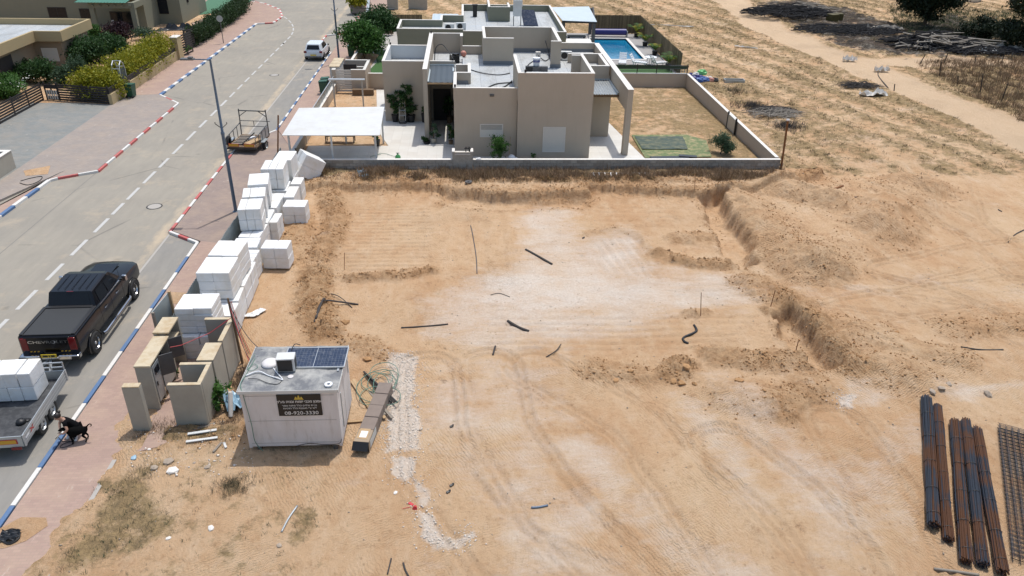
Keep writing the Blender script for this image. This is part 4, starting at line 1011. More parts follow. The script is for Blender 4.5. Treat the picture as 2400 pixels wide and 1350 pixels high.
# ---------------------------------------------------------------- vehicles
M['paint_black'] = simple('car_paint_black', (.004,.004,.006), .2, .0, var=.1, spec=.4); M['paint_white'] = simple('car_paint_white', (.60,.64,.68), .22, var=.03, spec=.6)
M['chrome'] = simple('chrome', (.55,.55,.56), .12, 1.0, var=.05); M['red_lamp'] = simple('red_lamp_glass', (.16,.008,.01), .15, var=.1); M['amber'] = simple('amber_plate', (.55,.30,.02), .45, var=.06)
M['plate'] = simple('number_plate_yellow', (.62,.44,.03), .5, var=.04); M['tonneau'] = simple('tonneau_cover', (.028,.030,.032), .75, var=.25, sc=30, bump=.4, bsc=90)
M['red_mark'] = simple('red_marking', (.42,.03,.03), .4)
def loft(m, secs, close=True):
    """secs: (y, ring of (x,z)) -> closed skin"""
    k = len(secs[0][1]); vs = [(x, y, z) for y, ring in secs for x, z in ring]
    fs = [(i*k+j, i*k+(j+1)%k, (i+1)*k+(j+1)%k, (i+1)*k+j) for i in range(len(secs)-1) for j in range(k)]
    fs += [tuple(range(k-1,-1,-1)), tuple((len(secs)-1)*k+j for j in range(k))]
    return m.add(vs, fs)
def ring(w, zb, zs, zt, wt, crown=.03, tuck=.05):
    h = [(w-tuck*2, zb), (w-tuck*.3, zb+.10), (w, zb+(zs-zb)*.45), (w-.012, zs-.07), (w-.03, zs), (wt, zt)]
    return h + [(wt*.5, zt+crown*.7), (0, zt+crown), (-wt*.5, zt+crown*.7)] + [(-x, z) for x, z in reversed(h)] 
def wheel(t, x, y, r, w, rim='alu', spokes=8, nm='wheel'):
    Mx = Matrix.Translation((x, y, r)) @ Matrix.Rotation(R(90 if x > 0 else -90), 4, 'Y')
    wh = MB().lathe([(r*.62,-w/2),(r*.93,-w/2),(r,-w*.36),(r,w*.36),(r*.93,w/2),(r*.62,w/2)], 28, Mx, cap=False).build(nm, M['rubber'], t, False, smooth=True, auto=35)
    m = MB().lathe([(r*.64,-w*.3),(r*.64,w*.42),(r*.57,w*.44),(r*.53,w*.25),(r*.18,w*.22),(r*.14,w*.36),(0,w*.36)], 28, Mx, cap=False)
    m.build('rim', M[rim], wh, False)
    dk = MB()
    for k in range(spokes):
        a = 2*math.pi*(k+.5)/spokes; dk.add([(r*.22*math.cos(a-.18),r*.22*math.sin(a-.18),w*.256),(r*.50*math.cos(a-.2),r*.50*math.sin(a-.2),w*.27),(r*.50*math.cos(a+.2),r*.50*math.sin(a+.2),w*.27),(r*.22*math.cos(a+.18),r*.22*math.sin(a+.18),w*.256)],[(0,1,2,3)],Mx)
    dk.build('spoke_gap', M['black'], wh, False)
def arch(m, x, y, r, d=.02, n=14, w=.06):
    """flare ring round a wheel opening on the side x"""
    s = 1 if x > 0 else -1; vs = []
    for k in range(n+1):
        a = math.pi*k/n*1.06-.09
        for rr, xx in ((r, x), (r+w, x), (r+w*.9, x+s*d), (r*1.01, x+s*d)): vs.append((xx, y+rr*math.cos(a), .36+rr*math.sin(a)))
    fs = [(i*4+j, i*4+(j+1)%4, (i+1)*4+(j+1)%4, (i+1)*4+j) for i in range(n) for j in range(4)]
    return m.add(vs, fs)
def disc(m, x, y, r, z=.36, n=20, th=.004):
    s = 1 if x > 0 else -1
    vs = [(x+s*th, y, z)] + [(x+s*th, y+r*math.cos(2*math.pi*k/n), max(.22, z+r*math.sin(2*math.pi*k/n))) for k in range(n)]
    return m.add(vs, [(0, 1+k, 1+(k+1)%n) for k in range(n)])
# ---- black pickup
c = (-14.66, 26.1)
t = thing('pickup_truck', (c[0], c[1], 0), 'black crew cab pickup truck parked at the blue and white kerb', 'pickup truck', R(1.4))
W2 = 1.0
body = MB()
loft(body, [(-3.08, ring(.93,.62,1.36,1.38,.90,.0)), (-3.02, ring(.99,.52,1.40,1.42,.93,.0)), (-1.25, ring(1.0,.50,1.42,1.44,.94,.0)), (-1.0, ring(1.0,.48,1.36,1.42,.93,.0)),
            (1.1, ring(1.0,.48,1.32,1.36,.92,.02)), (1.45, ring(1.0,.48,1.30,1.35,.86,.05)), (2.6, ring(.99,.50,1.22,1.28,.82,.06)), (3.0, ring(.95,.52,1.12,1.20,.78,.04)), (3.10, ring(.86,.56,1.0,1.04,.72,.02))])
body.build('body', M['paint_black'], t, False, smooth=True, auto=30)
cab = MB()
loft(cab, [(-1.02, [(.88,1.40),(.80,1.44),(.78,1.46),(-.78,1.46),(-.80,1.44),(-.88,1.40)]), (-.80, [(.92,1.38),(.76,1.90),(.70,1.93),(-.70,1.93),(-.76,1.90),(-.92,1.38)]),
           (.55, [(.92,1.36),(.76,1.93),(.69,1.965),(-.69,1.965),(-.76,1.93),(-.92,1.36)]), (.80, [(.91,1.35),(.74,1.89),(.67,1.92),(-.67,1.92),(-.74,1.89),(-.91,1.35)]), (1.42, [(.88,1.33),(.82,1.37),(.76,1.39),(-.76,1.39),(-.82,1.37),(-.88,1.33)])])
cb_ = cab.build('cab', M['paint_black'], t, False)
for s in (1,-1):
    for y0,y1,u0,u1 in ((-.62,.02,-.70,.02),(.10,.62,.10,1.02)):
        MB().add([(s*.921,u0,1.43),(s*.921,u1,1.43),(s*.79,y1,1.85),(s*.79,y0,1.85)],[(0,1,2,3) if s>0 else (3,2,1,0)]).build('side_window', M['glass_dark'], cb_, False)
    MB().bar((s*.945,-.86,1.385),(s*.945,1.15,1.365),.02).build('chrome_strip', M['chrome'], t, False)
MB().add([(-.72,-1.03,1.46),(.72,-1.03,1.46),(.62,-.84,1.86),(-.62,-.84,1.86)],[(0,1,2,3)]).build('rear_window', M['glass_dark'], cb_, False)
MB().add([(.74,1.40,1.42),(-.74,1.40,1.42),(-.62,.86,1.885),(.62,.86,1.885)],[(0,1,2,3)]).build('windscreen', M['glass_dark'], cb_, False)
rb = MB()
for k in range(5): rb.box(-.5+.25*k,-.68,1.955,-.49+.25*k,.45,1.972)
rb.build('roof_rib', M['paint_black'], cb_, False)
MB().box(-.12,-.83,1.925,.12,-.80,1.94).build('brake_lamp', M['red_lamp'], cb_, False)
MB().box(-.80,-2.98,1.43,.80,-1.22,1.455).build('tonneau_cover', M['tonneau'], t, False, bevel=.01)
MB().box(-.93,-3.0,1.425,-.81,-1.1,1.475).box(.81,-3.0,1.425,.93,-1.1,1.475).box(-.81,-3.03,1.425,.81,-2.985,1.47).box(-.81,-1.21,1.425,.81,-1.06,1.485).build('bed_rail', M['black'], t, False, bevel=.01)
tg = MB().box(-.76,-3.105,.74,.76,-3.06,1.40).build('tailgate', M['paint_black'], t, False, bevel=.015)
text('CHEVROLET', .155, (0,-3.109,1.20), M['chrome'], tg, 'lettering', off=(0,0,0), sx=1.55, bold=.002)
for s in (1,-1):
    MB().box(s*.80-.11,-3.115,.86,s*.80+.13,-3.0,1.36).build('tail_lamp', M['red_lamp'], t, False, bevel=.02)
    sm = MB()
    for k in range(3): sm.add([(s*.52-.16+.12*k,-3.108,.80),(s*.52-.09+.12*k,-3.108,.80),(s*.52-.06+.12*k,-3.108,.845),(s*.52-.13+.12*k,-3.108,.845)],[(0,1,2,3)])
    sm.build('reflector_stripe', M['amber'], tg, False)
bp = MB().box(-1.0,-3.30,.56,-.30,-3.02,.74).box(.30,-3.30,.56,1.0,-3.02,.74).box(-.30,-3.26,.56,.30,-3.02,.66).build('bumper', M['chrome'], t, False, bevel=.04)
for s in (1,-1): MB().box(s*.88-.13,-3.325,.575,s*.88+.13,-3.2,.715).build('bumper_step', M['black'], bp, False, bevel=.03)
pl_ = MB().box(-.26,-3.285,.67,.26,-3.262,.80).build('number_plate', M['plate'], t, False)
MB().box(-.20,-3.288,.70,-.03,-3.286,.77).box(.0,-3.288,.70,.04,-3.286,.77).box(.07,-3.288,.70,.20,-3.286,.77).build('plate_characters', M['black'], pl_, False)
MB().bar((0,-3.2,.50),(0,-3.5,.48),.07).build('tow_hitch', M['dark_metal'], t, False)
ar = MB(); dd = MB()
for x in (1.0,-1.0):
    for y in (-1.98,2.02): arch(ar, x, y, .50); disc(dd, x, y, .51)
ar.build('wheel_arch', M['paint_black'], t, False); dd.build('wheel_well', M['black'], t, False)
for x in (.93,-.93):
    for y in (-1.98,2.02): wheel(t, x, y, .42, .27, 'chrome')
for s in (1,-1):
    MB().tube([(s*1.05,-1.35,.42),(s*1.09,-1.2,.40),(s*1.09,1.25,.40),(s*1.05,1.4,.42)], .06, 8).build('side_step', M['chrome'], t, False)
    for y in (-.55,.55): MB().tube([(s*1.005,y-.12,1.13),(s*1.03,y-.08,1.14),(s*1.03,y+.08,1.14),(s*1.005,y+.12,1.13)], .016, 6).build('door_handle', M['chrome'], t, False)
    MB().box(s*1.002-.001,-.98,.60,s*1.002+.001,-.97,1.36).box(s*1.002-.001,.02,.56,s*1.002+.001,.03,1.34).box(s*1.002-.001,1.12,.56,s*1.002+.001,1.13,1.32).build('door_seam', M['rubber'], t, False)
    mr = MB().box(s*1.18-.09,1.0,1.36,s*1.18+.09,1.12,1.60).build('mirror', M['chrome'], t, False, bevel=.03)
    MB().bar((s*.95,1.08,1.40),(s*1.12,1.06,1.42),.05).build('mirror_arm', M['black'], mr, False)
MB().box(-.45,1.55,1.37,.45,2.5,1.385).build('hood_scoop', M['paint_black'], t, False, bevel=.02)
MB().bar((.86,1.35,1.33),(.86,1.30,1.85),.008).build('aerial', M['black'], t, False)
MB().box(-.8,3.08,.62,.8,3.14,1.02).build('grille', M['black'], t, False, bevel=.03)
# ---- white hatchback
t = thing('parked_car', (-13.72, 73.5, 0), 'small white hatchback parked far up the road beside the second lamp post', 'car', R(-1))
m = MB()
loft(m, [(-1.98, ring(.70,.42,.80,.84,.64,.0)), (-1.90, ring(.80,.30,.92,.96,.72,.0)), (-1.2, ring(.86,.26,.96,1.0,.74,.0)), (.4, ring(.87,.26,.94,.98,.76,.0)), (1.3, ring(.85,.28,.90,.94,.70,.03)), (1.85, ring(.76,.34,.74,.78,.58,.02)), (2.0, ring(.62,.40,.62,.64,.5,.0))])
m.build('body', M['paint_white'], t, False, smooth=True, auto=35)
m = MB()
loft(m, [(-1.92, [(.74,.94),(.70,.96),(.66,.97),(-.66,.97),(-.70,.96),(-.74,.94)]), (-1.62, [(.78,.95),(.62,1.40),(.54,1.44),(-.54,1.44),(-.62,1.40),(-.78,.95)]), (-.9, [(.80,.95),(.64,1.45),(.56,1.49),(-.56,1.49),(-.64,1.45),(-.80,.95)]),
         (.05, [(.80,.94),(.63,1.43),(.55,1.47),(-.55,1.47),(-.63,1.43),(-.80,.94)]), (.98, [(.74,.92),(.70,.95),(.66,.96),(-.66,.96),(-.70,.95),(-.74,.92)])])
cb_ = m.build('cabin', M['paint_white'], t, False)
MB().add([(-.60,-1.905,1.02),(.60,-1.905,1.02),(.50,-1.67,1.37),(-.50,-1.67,1.37)],[(0,1,2,3)]).build('rear_window', M['glass_dark'], cb_, False)
for s in (1,-1):
    for a in ((-1.3,-.45,-1.1,-.42),(-.37,.62,-.36,.1)):
        MB().add([(s*.803,a[0],.99),(s*.803,a[1],.99),(s*.66,a[3],1.40),(s*.66,a[2],1.40)],[(0,1,2,3) if s>0 else (3,2,1,0)]).build('side_window', M['glass_dark'], cb_, False)
    MB().box(s*.70-.14,-1.995,.72,s*.70+.12,-1.88,.90).build('tail_lamp', M['red_lamp'], t, False, bevel=.02)
    MB().box(s*.93-.08,.55,.95,s*.93+.08,.65,1.06).build('mirror', M['black'], t, False, bevel=.02)
MB().box(-.72,-2.03,.32,.72,-1.9,.44).build('bumper_trim', M['grey_metal'], t, False, bevel=.02)
MB().box(-.26,-2.035,.50,.26,-2.0,.60).build('number_plate', M['plate'], t, False)
MB().add([(.62,.93,.98),(-.62,.93,.98),(-.52,.12,1.44),(.52,.12,1.44)],[(0,1,2,3)]).build('windscreen', M['glass_dark'], cb_, False)
ar = MB(); dd = MB()
for x in (.865,-.865):
    for y in (-1.25,1.28): disc(dd, x, y, .37, .31)
dd.build('wheel_well', M['black'], t, False)
for x in (.80,-.80):
    for y in (-1.25,1.28): wheel(t, x, y, .31, .19)
# ---- flat trailer carrying foam
t = thing('flatbed_trailer', (-14.42, 20.0, 0), 'galvanised flat trailer hitched behind the black pickup, a black bag on its deck', 'trailer', R(4.5))
hw, y0, y1, zb, zt = 1.02, -1.75, 1.62, .58, .92
n = NT('trailer_deck'); g = n.noise(4, None, 7, .72); c = n.mix(n.ramp(g, [(.42,0.0),(.75,.6)]), (.030,.032,.036), (.14,.145,.15)); M['deck'] = n.done(c, .7)
MB().box(-hw,y0,zb-.06,hw,y1,zb).build('deck', M['deck'], t, False)
for s in (1,-1):
    sb = MB().box(s*(hw+.02)-.015,y0,zb-.05,s*(hw+.02)+.015,y1,zt).build('side_board', M['galv'], t, False)
    for zz in (zb+.06,zb+.17,zb+.28): MB().box(s*(hw+.036)-.003,y0+.05,zz-.012,s*(hw+.036)+.003,y1-.05,zz+.012).build('rib', M['alu'], sb, False)
    for yy in (y0+.02,y1-.02): MB().box(s*(hw+.045)-.012,yy-.04,zb-.05,s*(hw+.045)+.012,yy+.04,zt+.02).build('latch_post', M['alu'], sb, False)
MB().add([(hw+.041,y0+.42,zt-.10),(hw+.041,y0+.50,zt-.10),(hw+.041,y0+.72,zt-.24),(hw+.041,y0+.64,zt-.24)],[(0,1,2,3)]).add([(hw+.0412,y0+.64,zt-.10),(hw+.0412,y0+.72,zt-.10),(hw+.0412,y0+.50,zt-.24),(hw+.0412,y0+.42,zt-.24)],[(0,1,2,3)]).build('red_logo', M['red_mark'], t, False)
MB().box(hw+.041,y0+.12,zt-.21,hw+.043,y0+.36,zt-.15).build('logo_text', M['white_plastic'], t, False)
MB().box(-hw,y0-.03,zb-.05,hw,y0,zt).build('tail_board', M['galv'], t, False); MB().box(-hw,y1,zb-.05,hw,y1+.03,zt-.02).build('head_board', M['galv'], t, False)
for s in (1,-1):
    am = MB().box(s*.62-.26,y0-.045,zb+.07,s*.62+.26,y0-.032,zb+.24).build('reflector_board', M['red_mark'], t, False); MB().box(s*.62-.23,y0-.05,zb+.09,s*.62+.23,y0-.046,zb+.22).build('amber_panel', M['amber'], am, False)
    MB().box(s*.80-.14,y0-.06,zb-.14,s*.80+.14,y0-.02,zb-.05).build('tail_lamp', M['red_lamp'], t, False)
pl_ = MB().box(-.26,y0-.045,zb-.14,.26,y0-.03,zb-.03).build('number_plate', M['plate'], t, False)
MB().box(-.2,y0-.048,zb-.115,.2,y0-.046,zb-.055).build('plate_characters', M['black'], pl_, False)
lr = MB()
for zz in (zt-.1,zt+.10,zt+.28): lr.bar((-hw,y1+.04,zz),(hw,y1+.04,zz),.035)
for xx in (-hw,-.5,0,.62,hw): lr.bar((xx,y1+.04,zb),(xx,y1+.04,zt+.3),.035)
lr.build('ladder_rack', M['alu'], t, False)
MB().bar((.5,y1,zb-.1),(.05,y1+1.25,.5),.08).bar((-.5,y1,zb-.1),(-.05,y1+1.25,.5),.08).build('drawbar', M['galv'], t, False)
for y in (.26,-.48):
    for x in (.93,-.93): wheel(t, x, y, .33, .20, 'alu', 6)
MB().box(-hw,-.9,zb-.16,hw,.7,zb-.1).build('chassis', M['galv'], t, False)
foam(-15.9,-13.9, 20.42,21.3, .60,1.65, 5,1,2, 'large white foam bundle loaded on the flat trailer behind the pickup', rz=R(3), seed=200)
single('black_bag', MB().lathe([(.0,.0),(.14,.0),(.15,.05),(.11,.12),(.0,.15)],12).cb((.1,.12,.02),(.2,.16,.02)), M['black'], (-13.85,19.35,.585), 'black bag lying on the deck of the flat trailer near its right side board', 'bag', smooth=True)
# ---- open builder's trailer on the driveway
t = thing('builders_trailer', (-13.62, 46.9, 0), 'old open trailer with an upright rack and two amber rear boards', 'trailer', R(-6))
hw, y0, y1, zb = .90, -1.1, 1.35, .55
MB().box(-hw,y0,zb-.08,hw,y1,zb).build('deck', M['wood_dark'], t, False)
fr = MB()
for s in (1,-1):
    fr.bar((s*hw,y0,zb+.55),(s*hw,y1,zb+.75),.04)
    for k in range(5): fr.bar((s*hw,y0+(y1-y0)*k/4,zb),(s*hw,y0+(y1-y0)*k/4,zb+.55+.05*k),.035)
    fr.bar((s*hw,y1,zb),(s*hw*.95,y1,2.2),.055); fr.bar((s*hw*.95,y1,1.75),(s*.35,y1,2.1),.045)
fr.bar((-hw,y1,2.1),(hw,y1,2.1),.06).bar((-hw,y1,1.45),(hw+.15,y1,1.45),.035).bar((-hw,y1,1.1),(hw,y1,1.1),.035).bar((0,y1,1.1),(0,y1,1.45),.03)
fr.build('frame', M['grey_metal'], t, False)
MB().box(hw-.03,-.1,zb+.02,hw,y1-.1,zb+.62).build('side_panel', M['galv'], t, False)
MB().box(-hw-.05,y0-.06,zb-.16,hw+.05,y0-.0,zb-.06).build('rear_beam', M['dark_metal'], t, False)
for s in (1,-1):
    b_ = MB().box(s*.48-.32,y0-.03,zb+.02,s*.48+.32,y0-.01,zb+.20).build('reflector_board', M['red_mark'], t, False); MB().box(s*.48-.29,y0-.036,zb+.04,s*.48+.29,y0-.031,zb+.18).build('amber_panel', M['amber'], b_, False)
for x in (hw+.14,-hw-.14): wheel(t, x, .05, .32, .18, 'galv', 5); MB().box(x-.11,-.34,.60,x+.11,.44,.64).build('mudguard', M['galv'], t, False)
for k in range(6): MB().cb((-.35,-.7+.3*k,zb+.06),(.75,.14,.05),R(8)).build('plank', M['wood_grey'], t, False)
MB().cb((.42,-.35,zb+.10),(.5,1.1,.10),R(-18)).build('plywood_piece', M['wood'], t, False); MB().cb((.15,.3,zb+.14),(.16,.5,.1),R(-30)).build('white_sack', M['white_plastic'], t, False)
MB().bar((-.05,-.95,zb+.1),(.4,.2,zb+.5),.05).build('loose_pole', M['dark_metal'], t, False)
sp = MB().lathe([(.16,-.08),(.29,-.08),(.31,0),(.29,.08),(.16,.08)], 20, Matrix.Translation((-hw-.02,-.75,zb+.25)) @ Matrix.Rotation(R(90),4,'Y'), cap=False).build('spare_tyre', M['rubber'], t, False, smooth=True)
# ---------------------------------------------------------------- lamp posts
def lamp(x, y, h, label, arm=True, brackets=True):
    t = thing('street_lamp', (x, y, .1), label, 'street lamp', 0, 'blue grey street lamps along the road')
    MB().lathe([(.16,0),(.16,.03),(.09,.05),(.085,.9),(.08,h*.53),(.095,h*.53+.02),(.095,h*.53+.1),(.066,h*.53+.14),(.05,h)], 12).build('post', M['lamp_blue'], t, False, smooth=True, auto=40)
    if arm:
        MB().tube([(0,0,h-.05),(-.45,0,h-.02),(-.75,0,h-.02)], [.035,.03,.03], 8).build('arm', M['lamp_blue'], t, False)
        hd = MB(); hd.box(-1.35,-.15,h-.05,-.72,.15,h+.03).box(-1.0,-.1,h+.03,-.78,.1,h+.1); hd.build('lamp_head', M['grey_metal'], t, False, bevel=.03)
    if brackets: MB().bar((-.28,0,h*.60),(-.0,0,h*.57),.03).bar((.28,0,h*.60),(.0,0,h*.57),.03).bar((-.28,0,h*.60),(-.28,0,h*.60+.08),.03).bar((.28,0,h*.60),(.28,0,h*.60+.08),.03).build('banner_bracket', M['dark_metal'], t, False)
lp = G(553,496,.1); lamp(lp[0], lp[1], 7.72, 'near blue grey street lamp rising beside the white foam bundles')
lp = G(795,147,.1); lamp(lp[0], lp[1], 7.7, 'second street lamp, beyond the white pergola and level with the white car')
lp = G(866,42,.1); lamp(lp[0], lp[1], 7.7, 'farthest street lamp, beside the planter box at the top of the road')
# ---------------------------------------------------------------- wheelie bins
def bin_(x, y, rz, label, z=.12):
    t = thing('wheelie_bin', (x, y, z), label, 'bin', rz, 'green wheelie bins')
    MB().add([(-.22,-.24,.06),(.22,-.24,.06),(.22,.24,.06),(-.22,.24,.06),(-.29,-.30,.95),(.29,-.30,.95),(.29,.33,.95),(-.29,.33,.95)],[(3,2,1,0),(4,5,6,7),(0,1,5,4),(1,2,6,5),(2,3,7,6),(3,0,4,7)]).build('body', M['bin_green'], t, False, bevel=.03)
    MB().add([(-.31,-.33,.955),(.31,-.33,.955),(.31,.36,.975),(-.31,.36,.975),(-.29,-.30,1.0),(.29,-.30,1.0),(.29,.34,1.05),(-.29,.34,1.05)],[(3,2,1,0),(4,5,6,7),(0,1,5,4),(1,2,6,5),(2,3,7,6),(3,0,4,7)]).build('lid', M['bin_green'], t, False, bevel=.02)
    for s in (1,-1): MB().lathe([(.0,-.03),(.1,-.03),(.1,.03),(.0,.03)],14,Matrix.Translation((s*.25,.28,.1))@Matrix.Rotation(R(90),4,'Y'),cap=False).build('wheel', M['rubber'], t, False)
p = G(303,229,.12); bin_(p[0]+.15, p[1]+.2, R(170), 'green wheelie bin at the tan wall across the road, under the arch')
p = G(786,208,.12); bin_(-11.02, G(777,205,.6)[1], R(-90), 'nearer of two green bins on the pavement by the railing')
bin_(-11.02, G(777,205,.6)[1]+.95, R(-90), 'farther of two green bins on the pavement by the railing')
bin_(-10.55, G(812,120,.6)[1], R(-90), 'green bin standing behind the second street lamp near the tree')
# ---------------------------------------------------------------- person and dog
M['skin'] = simple('skin', (.40,.235,.165), .55, var=.06, objc=True); M['cloth_black'] = simple('black_cloth', (.006,.006,.007), .95, var=.3, objc=True, spec=.1)
M['hair'] = simple('dark_hair', (.014,.010,.008), .5, var=.3, objc=True); M['fur'] = simple('black_fur', (.004,.004,.004), .95, var=.4, sc=20, objc=True, bump=.4, bsc=90, spec=.08)
def skin(name, pts, edges, mat, parent, sub=2, root=0, smooth=True):
    """pts: (x,y,z,rx,ry)"""
    me = bpy.data.meshes.new(name); me.from_pydata([p[:3] for p in pts], edges, [])
    o = bpy.data.objects.new(name, me); COL.objects.link(o); o.parent = parent
    md = o.modifiers.new('skin','SKIN'); md.use_smooth_shade = True
    for i, p in enumerate(pts):
        sv = me.skin_vertices[0].data[i]; sv.radius = (p[3], p[4] if len(p) > 4 else p[3]); sv.use_root = (i == root)
    s = o.modifiers.new('sub','SUBSURF'); s.levels = sub; s.render_levels = sub
    me.materials.append(mat)
    return o
# squatting woman, facing the dog: local frame, +x right, hips to the right rear
t = thing('person', (-12.25, 19.02, .12), 'person in black clothes with a dark hair bun, crouching to hold the black dog', 'person')
A = skin
# body (arms and head bare skin): hips -> spine -> neck -> head ; arms
P = [(.16,.16,.40,.13,.11), (.08,.12,.55,.125,.10), (-.02,.07,.68,.135,.10), (-.09,.03,.78,.12,.09), (-.14,-.01,.86,.05,.05), (-.18,-.05,.93,.075,.085), (-.22,-.08,.99,.08,.095), (-.23,-.085,1.05,.055,.06),
     (-.02,-.13,.77,.055,.055), (.06,-.22,.60,.042,.042), (-.06,-.26,.50,.034,.034), (-.12,-.25,.47,.024,.028),
     (-.22,.14,.76,.055,.055), (-.32,.10,.60,.042,.042), (-.24,-.08,.50,.034,.034), (-.19,-.15,.47,.024,.028)]
E_ = [(0,1),(1,2),(2,3),(3,4),(4,5),(5,6),(6,7),(3,8),(8,9),(9,10),(10,11),(3,12),(12,13),(13,14),(14,15)]
body = skin('body', P, E_, M['skin'], t)
shirt = [(.17,.16,.40,.165,.15), (.07,.115,.56,.142,.118), (-.02,.07,.69,.150,.118), (-.085,.035,.775,.125,.10), (-.115,.01,.815,.08,.075), (-.02,-.125,.77,.072,.072), (.025,-.185,.68,.062,.062), (-.22,.135,.76,.072,.072), (-.275,.125,.68,.062,.062)]
skin('shirt', shirt, [(0,1),(1,2),(2,3),(3,4),(3,5),(5,6),(3,7),(7,8)], M['cloth_black'], t)
tr = [(.17,.17,.38,.15,.13), (.10,.05,.40,.095,.095), (-.10,-.02,.46,.082,.082), (-.02,.05,.22,.062,.062), (.06,.10,.07,.048,.048),
      (.14,.20,.36,.10,.10), (.02,.22,.40,.09,.09), (-.20,.20,.44,.08,.08), (-.22,.20,.22,.06,.06), (-.20,.20,.07,.048,.048)]
skin('trousers', tr, [(0,1),(1,2),(2,3),(3,4),(0,5),(5,6),(6,7),(7,8),(8,9)], M['cloth_black'], t)
for x, y, a in ((.05,.06,R(-70)), (-.22,.16,R(-80))):
    sh = MB(); sh.cb((x,y,.04),(.24,.09,.075),a); sh.build('shoe', M['white_plastic'], t, False, bevel=.03)
hr = MB(); 
def ell(m, c, r, n=12, k=8):
    vs = []; 
    for i in range(k+1):
        th = math.pi*i/k
        for j in range(n): vs.append((c[0]+r[0]*math.sin(th)*math.cos(2*math.pi*j/n), c[1]+r[1]*math.sin(th)*math.sin(2*math.pi*j/n), c[2]+r[2]*math.cos(th)))
    return m.add(vs, [(i*n+j,(i+1)*n+j,(i+1)*n+(j+1)%n,i*n+(j+1)%n) for i in range(k) for j in range(n)])
ell(hr, (-.205,-.045,1.02), (.098,.108,.105)); ell(hr, (-.17,.03,1.11), (.048,.048,.042)); hr.build('hair', M['hair'], t, False, smooth=True)
fc = MB(); ell(fc, (-.235,-.155,.985), (.012,.012,.02), 8, 6); fc.build('nose', M['skin'], t, False, smooth=True)
ey = MB(); ell(ey, (-.265,-.148,1.01), (.012,.008,.007), 8, 5); ell(ey, (-.205,-.150,1.01), (.012,.008,.007), 8, 5); ell(ey, (-.235,-.150,.945), (.024,.008,.007), 8, 5); ey.build('eyes_and_mouth', M['hair'], t, False, smooth=True)
for s, hx, hy in ((1,-.13,-.25),(-1,-.19,-.16)):
    hp_ = [(hx,hy,.47,.026,.016)]; he = []
    for k in range(4):
        b = len(hp_); fx = hx-.045; fy = hy-.028+.019*k; L = (.03,.036,.034,.028)[k]
        hp_ += [(fx,fy,.462,.0095),(fx-L,fy-.004,.452,.009),(fx-L*1.5,fy-.006,.435,.008)]; he += [(0,b),(b,b+1),(b+1,b+2)]
    b = len(hp_); hp_ += [(hx-.01,hy+.035*s,.468,.011),(hx-.035,hy+.05*s,.455,.009)]; he += [(0,b),(b,b+1)]
    skin('hand', hp_, he, M['skin'], t, 1)
# dog: head at the left under the hands, body to the right
t = thing('dog', (-12.05, 18.9, .12), 'black short haired dog with a curled tail, standing on the pavement beside the crouching person', 'dog')
D = [(.20,.12,.46,.125,.12), (.05,.07,.45,.125,.115), (-.12,.02,.45,.145,.145), (-.20,-.0,.50,.09,.09), (-.27,-.02,.56,.062,.062), (-.31,-.04,.60,.068,.06), (-.38,-.06,.57,.042,.04), (-.44,-.075,.55,.032,.028),
     (-.13,-.055,.30,.045,.05), (-.12,-.06,.17,.026,.028), (-.12,-.06,.05,.022,.022), (-.155,-.07,.02,.028,.018),
     (-.15,.09,.30,.045,.05), (-.15,.10,.17,.026,.028), (-.15,.10,.05,.022,.022), (-.185,.09,.02,.028,.018),
     (.24,.05,.36,.062,.07), (.17,.03,.25,.042,.045), (.25,.04,.15,.024,.026), (.235,.035,.05,.02,.022), (.20,.03,.02,.028,.018),
     (.22,.20,.36,.062,.07), (.15,.20,.25,.042,.045), (.23,.21,.15,.024,.026), (.215,.21,.05,.02,.022), (.18,.20,.02,.028,.018),
     (.30,.14,.51,.028,.028), (.36,.15,.58,.022,.022), (.42,.15,.62,.019,.019), (.46,.15,.60,.017,.017), (.45,.15,.54,.015,.015), (.40,.15,.53,.012,.012)]
DE = [(0,1),(1,2),(2,3),(3,4),(4,5),(5,6),(6,7),(2,8),(8,9),(9,10),(10,11),(2,12),(12,13),(13,14),(14,15),(0,16),(16,17),(17,18),(18,19),(19,20),(0,21),(21,22),(22,23),(23,24),(24,25),(0,26),(26,27),(27,28),(28,29),(29,30),(30,31)]
skin('body', D, DE, M['fur'], t)
er = MB()
for s in (1,-1): er.add([(-.29,-.04+s*.045,.645),(-.27,-.04+s*.06,.64),(-.32,-.04+s*.105,.585),(-.30,-.04+s*.052,.64),(-.28,-.04+s*.10,.59)],[(0,1,4),(0,4,2),(3,2,4),(0,2,3)])
er.build('ears', M['fur'], t, False)
cable('dog_lead', [(-12.82,19.08,.14),(-12.75,19.12,.20),(-12.66,19.06,.16),(-12.55,18.98,.135),(-12.35,18.98,.135),(-12.2,18.86,.135),(-12.35,18.72,.135),(-12.5,18.70,.135),(-12.52,18.8,.135),(-12.4,18.92,.135),(-12.15,19.0,.14)], .011, M['cable_black'], 'black dog lead looped on the pavement below the crouching person', 'lead')
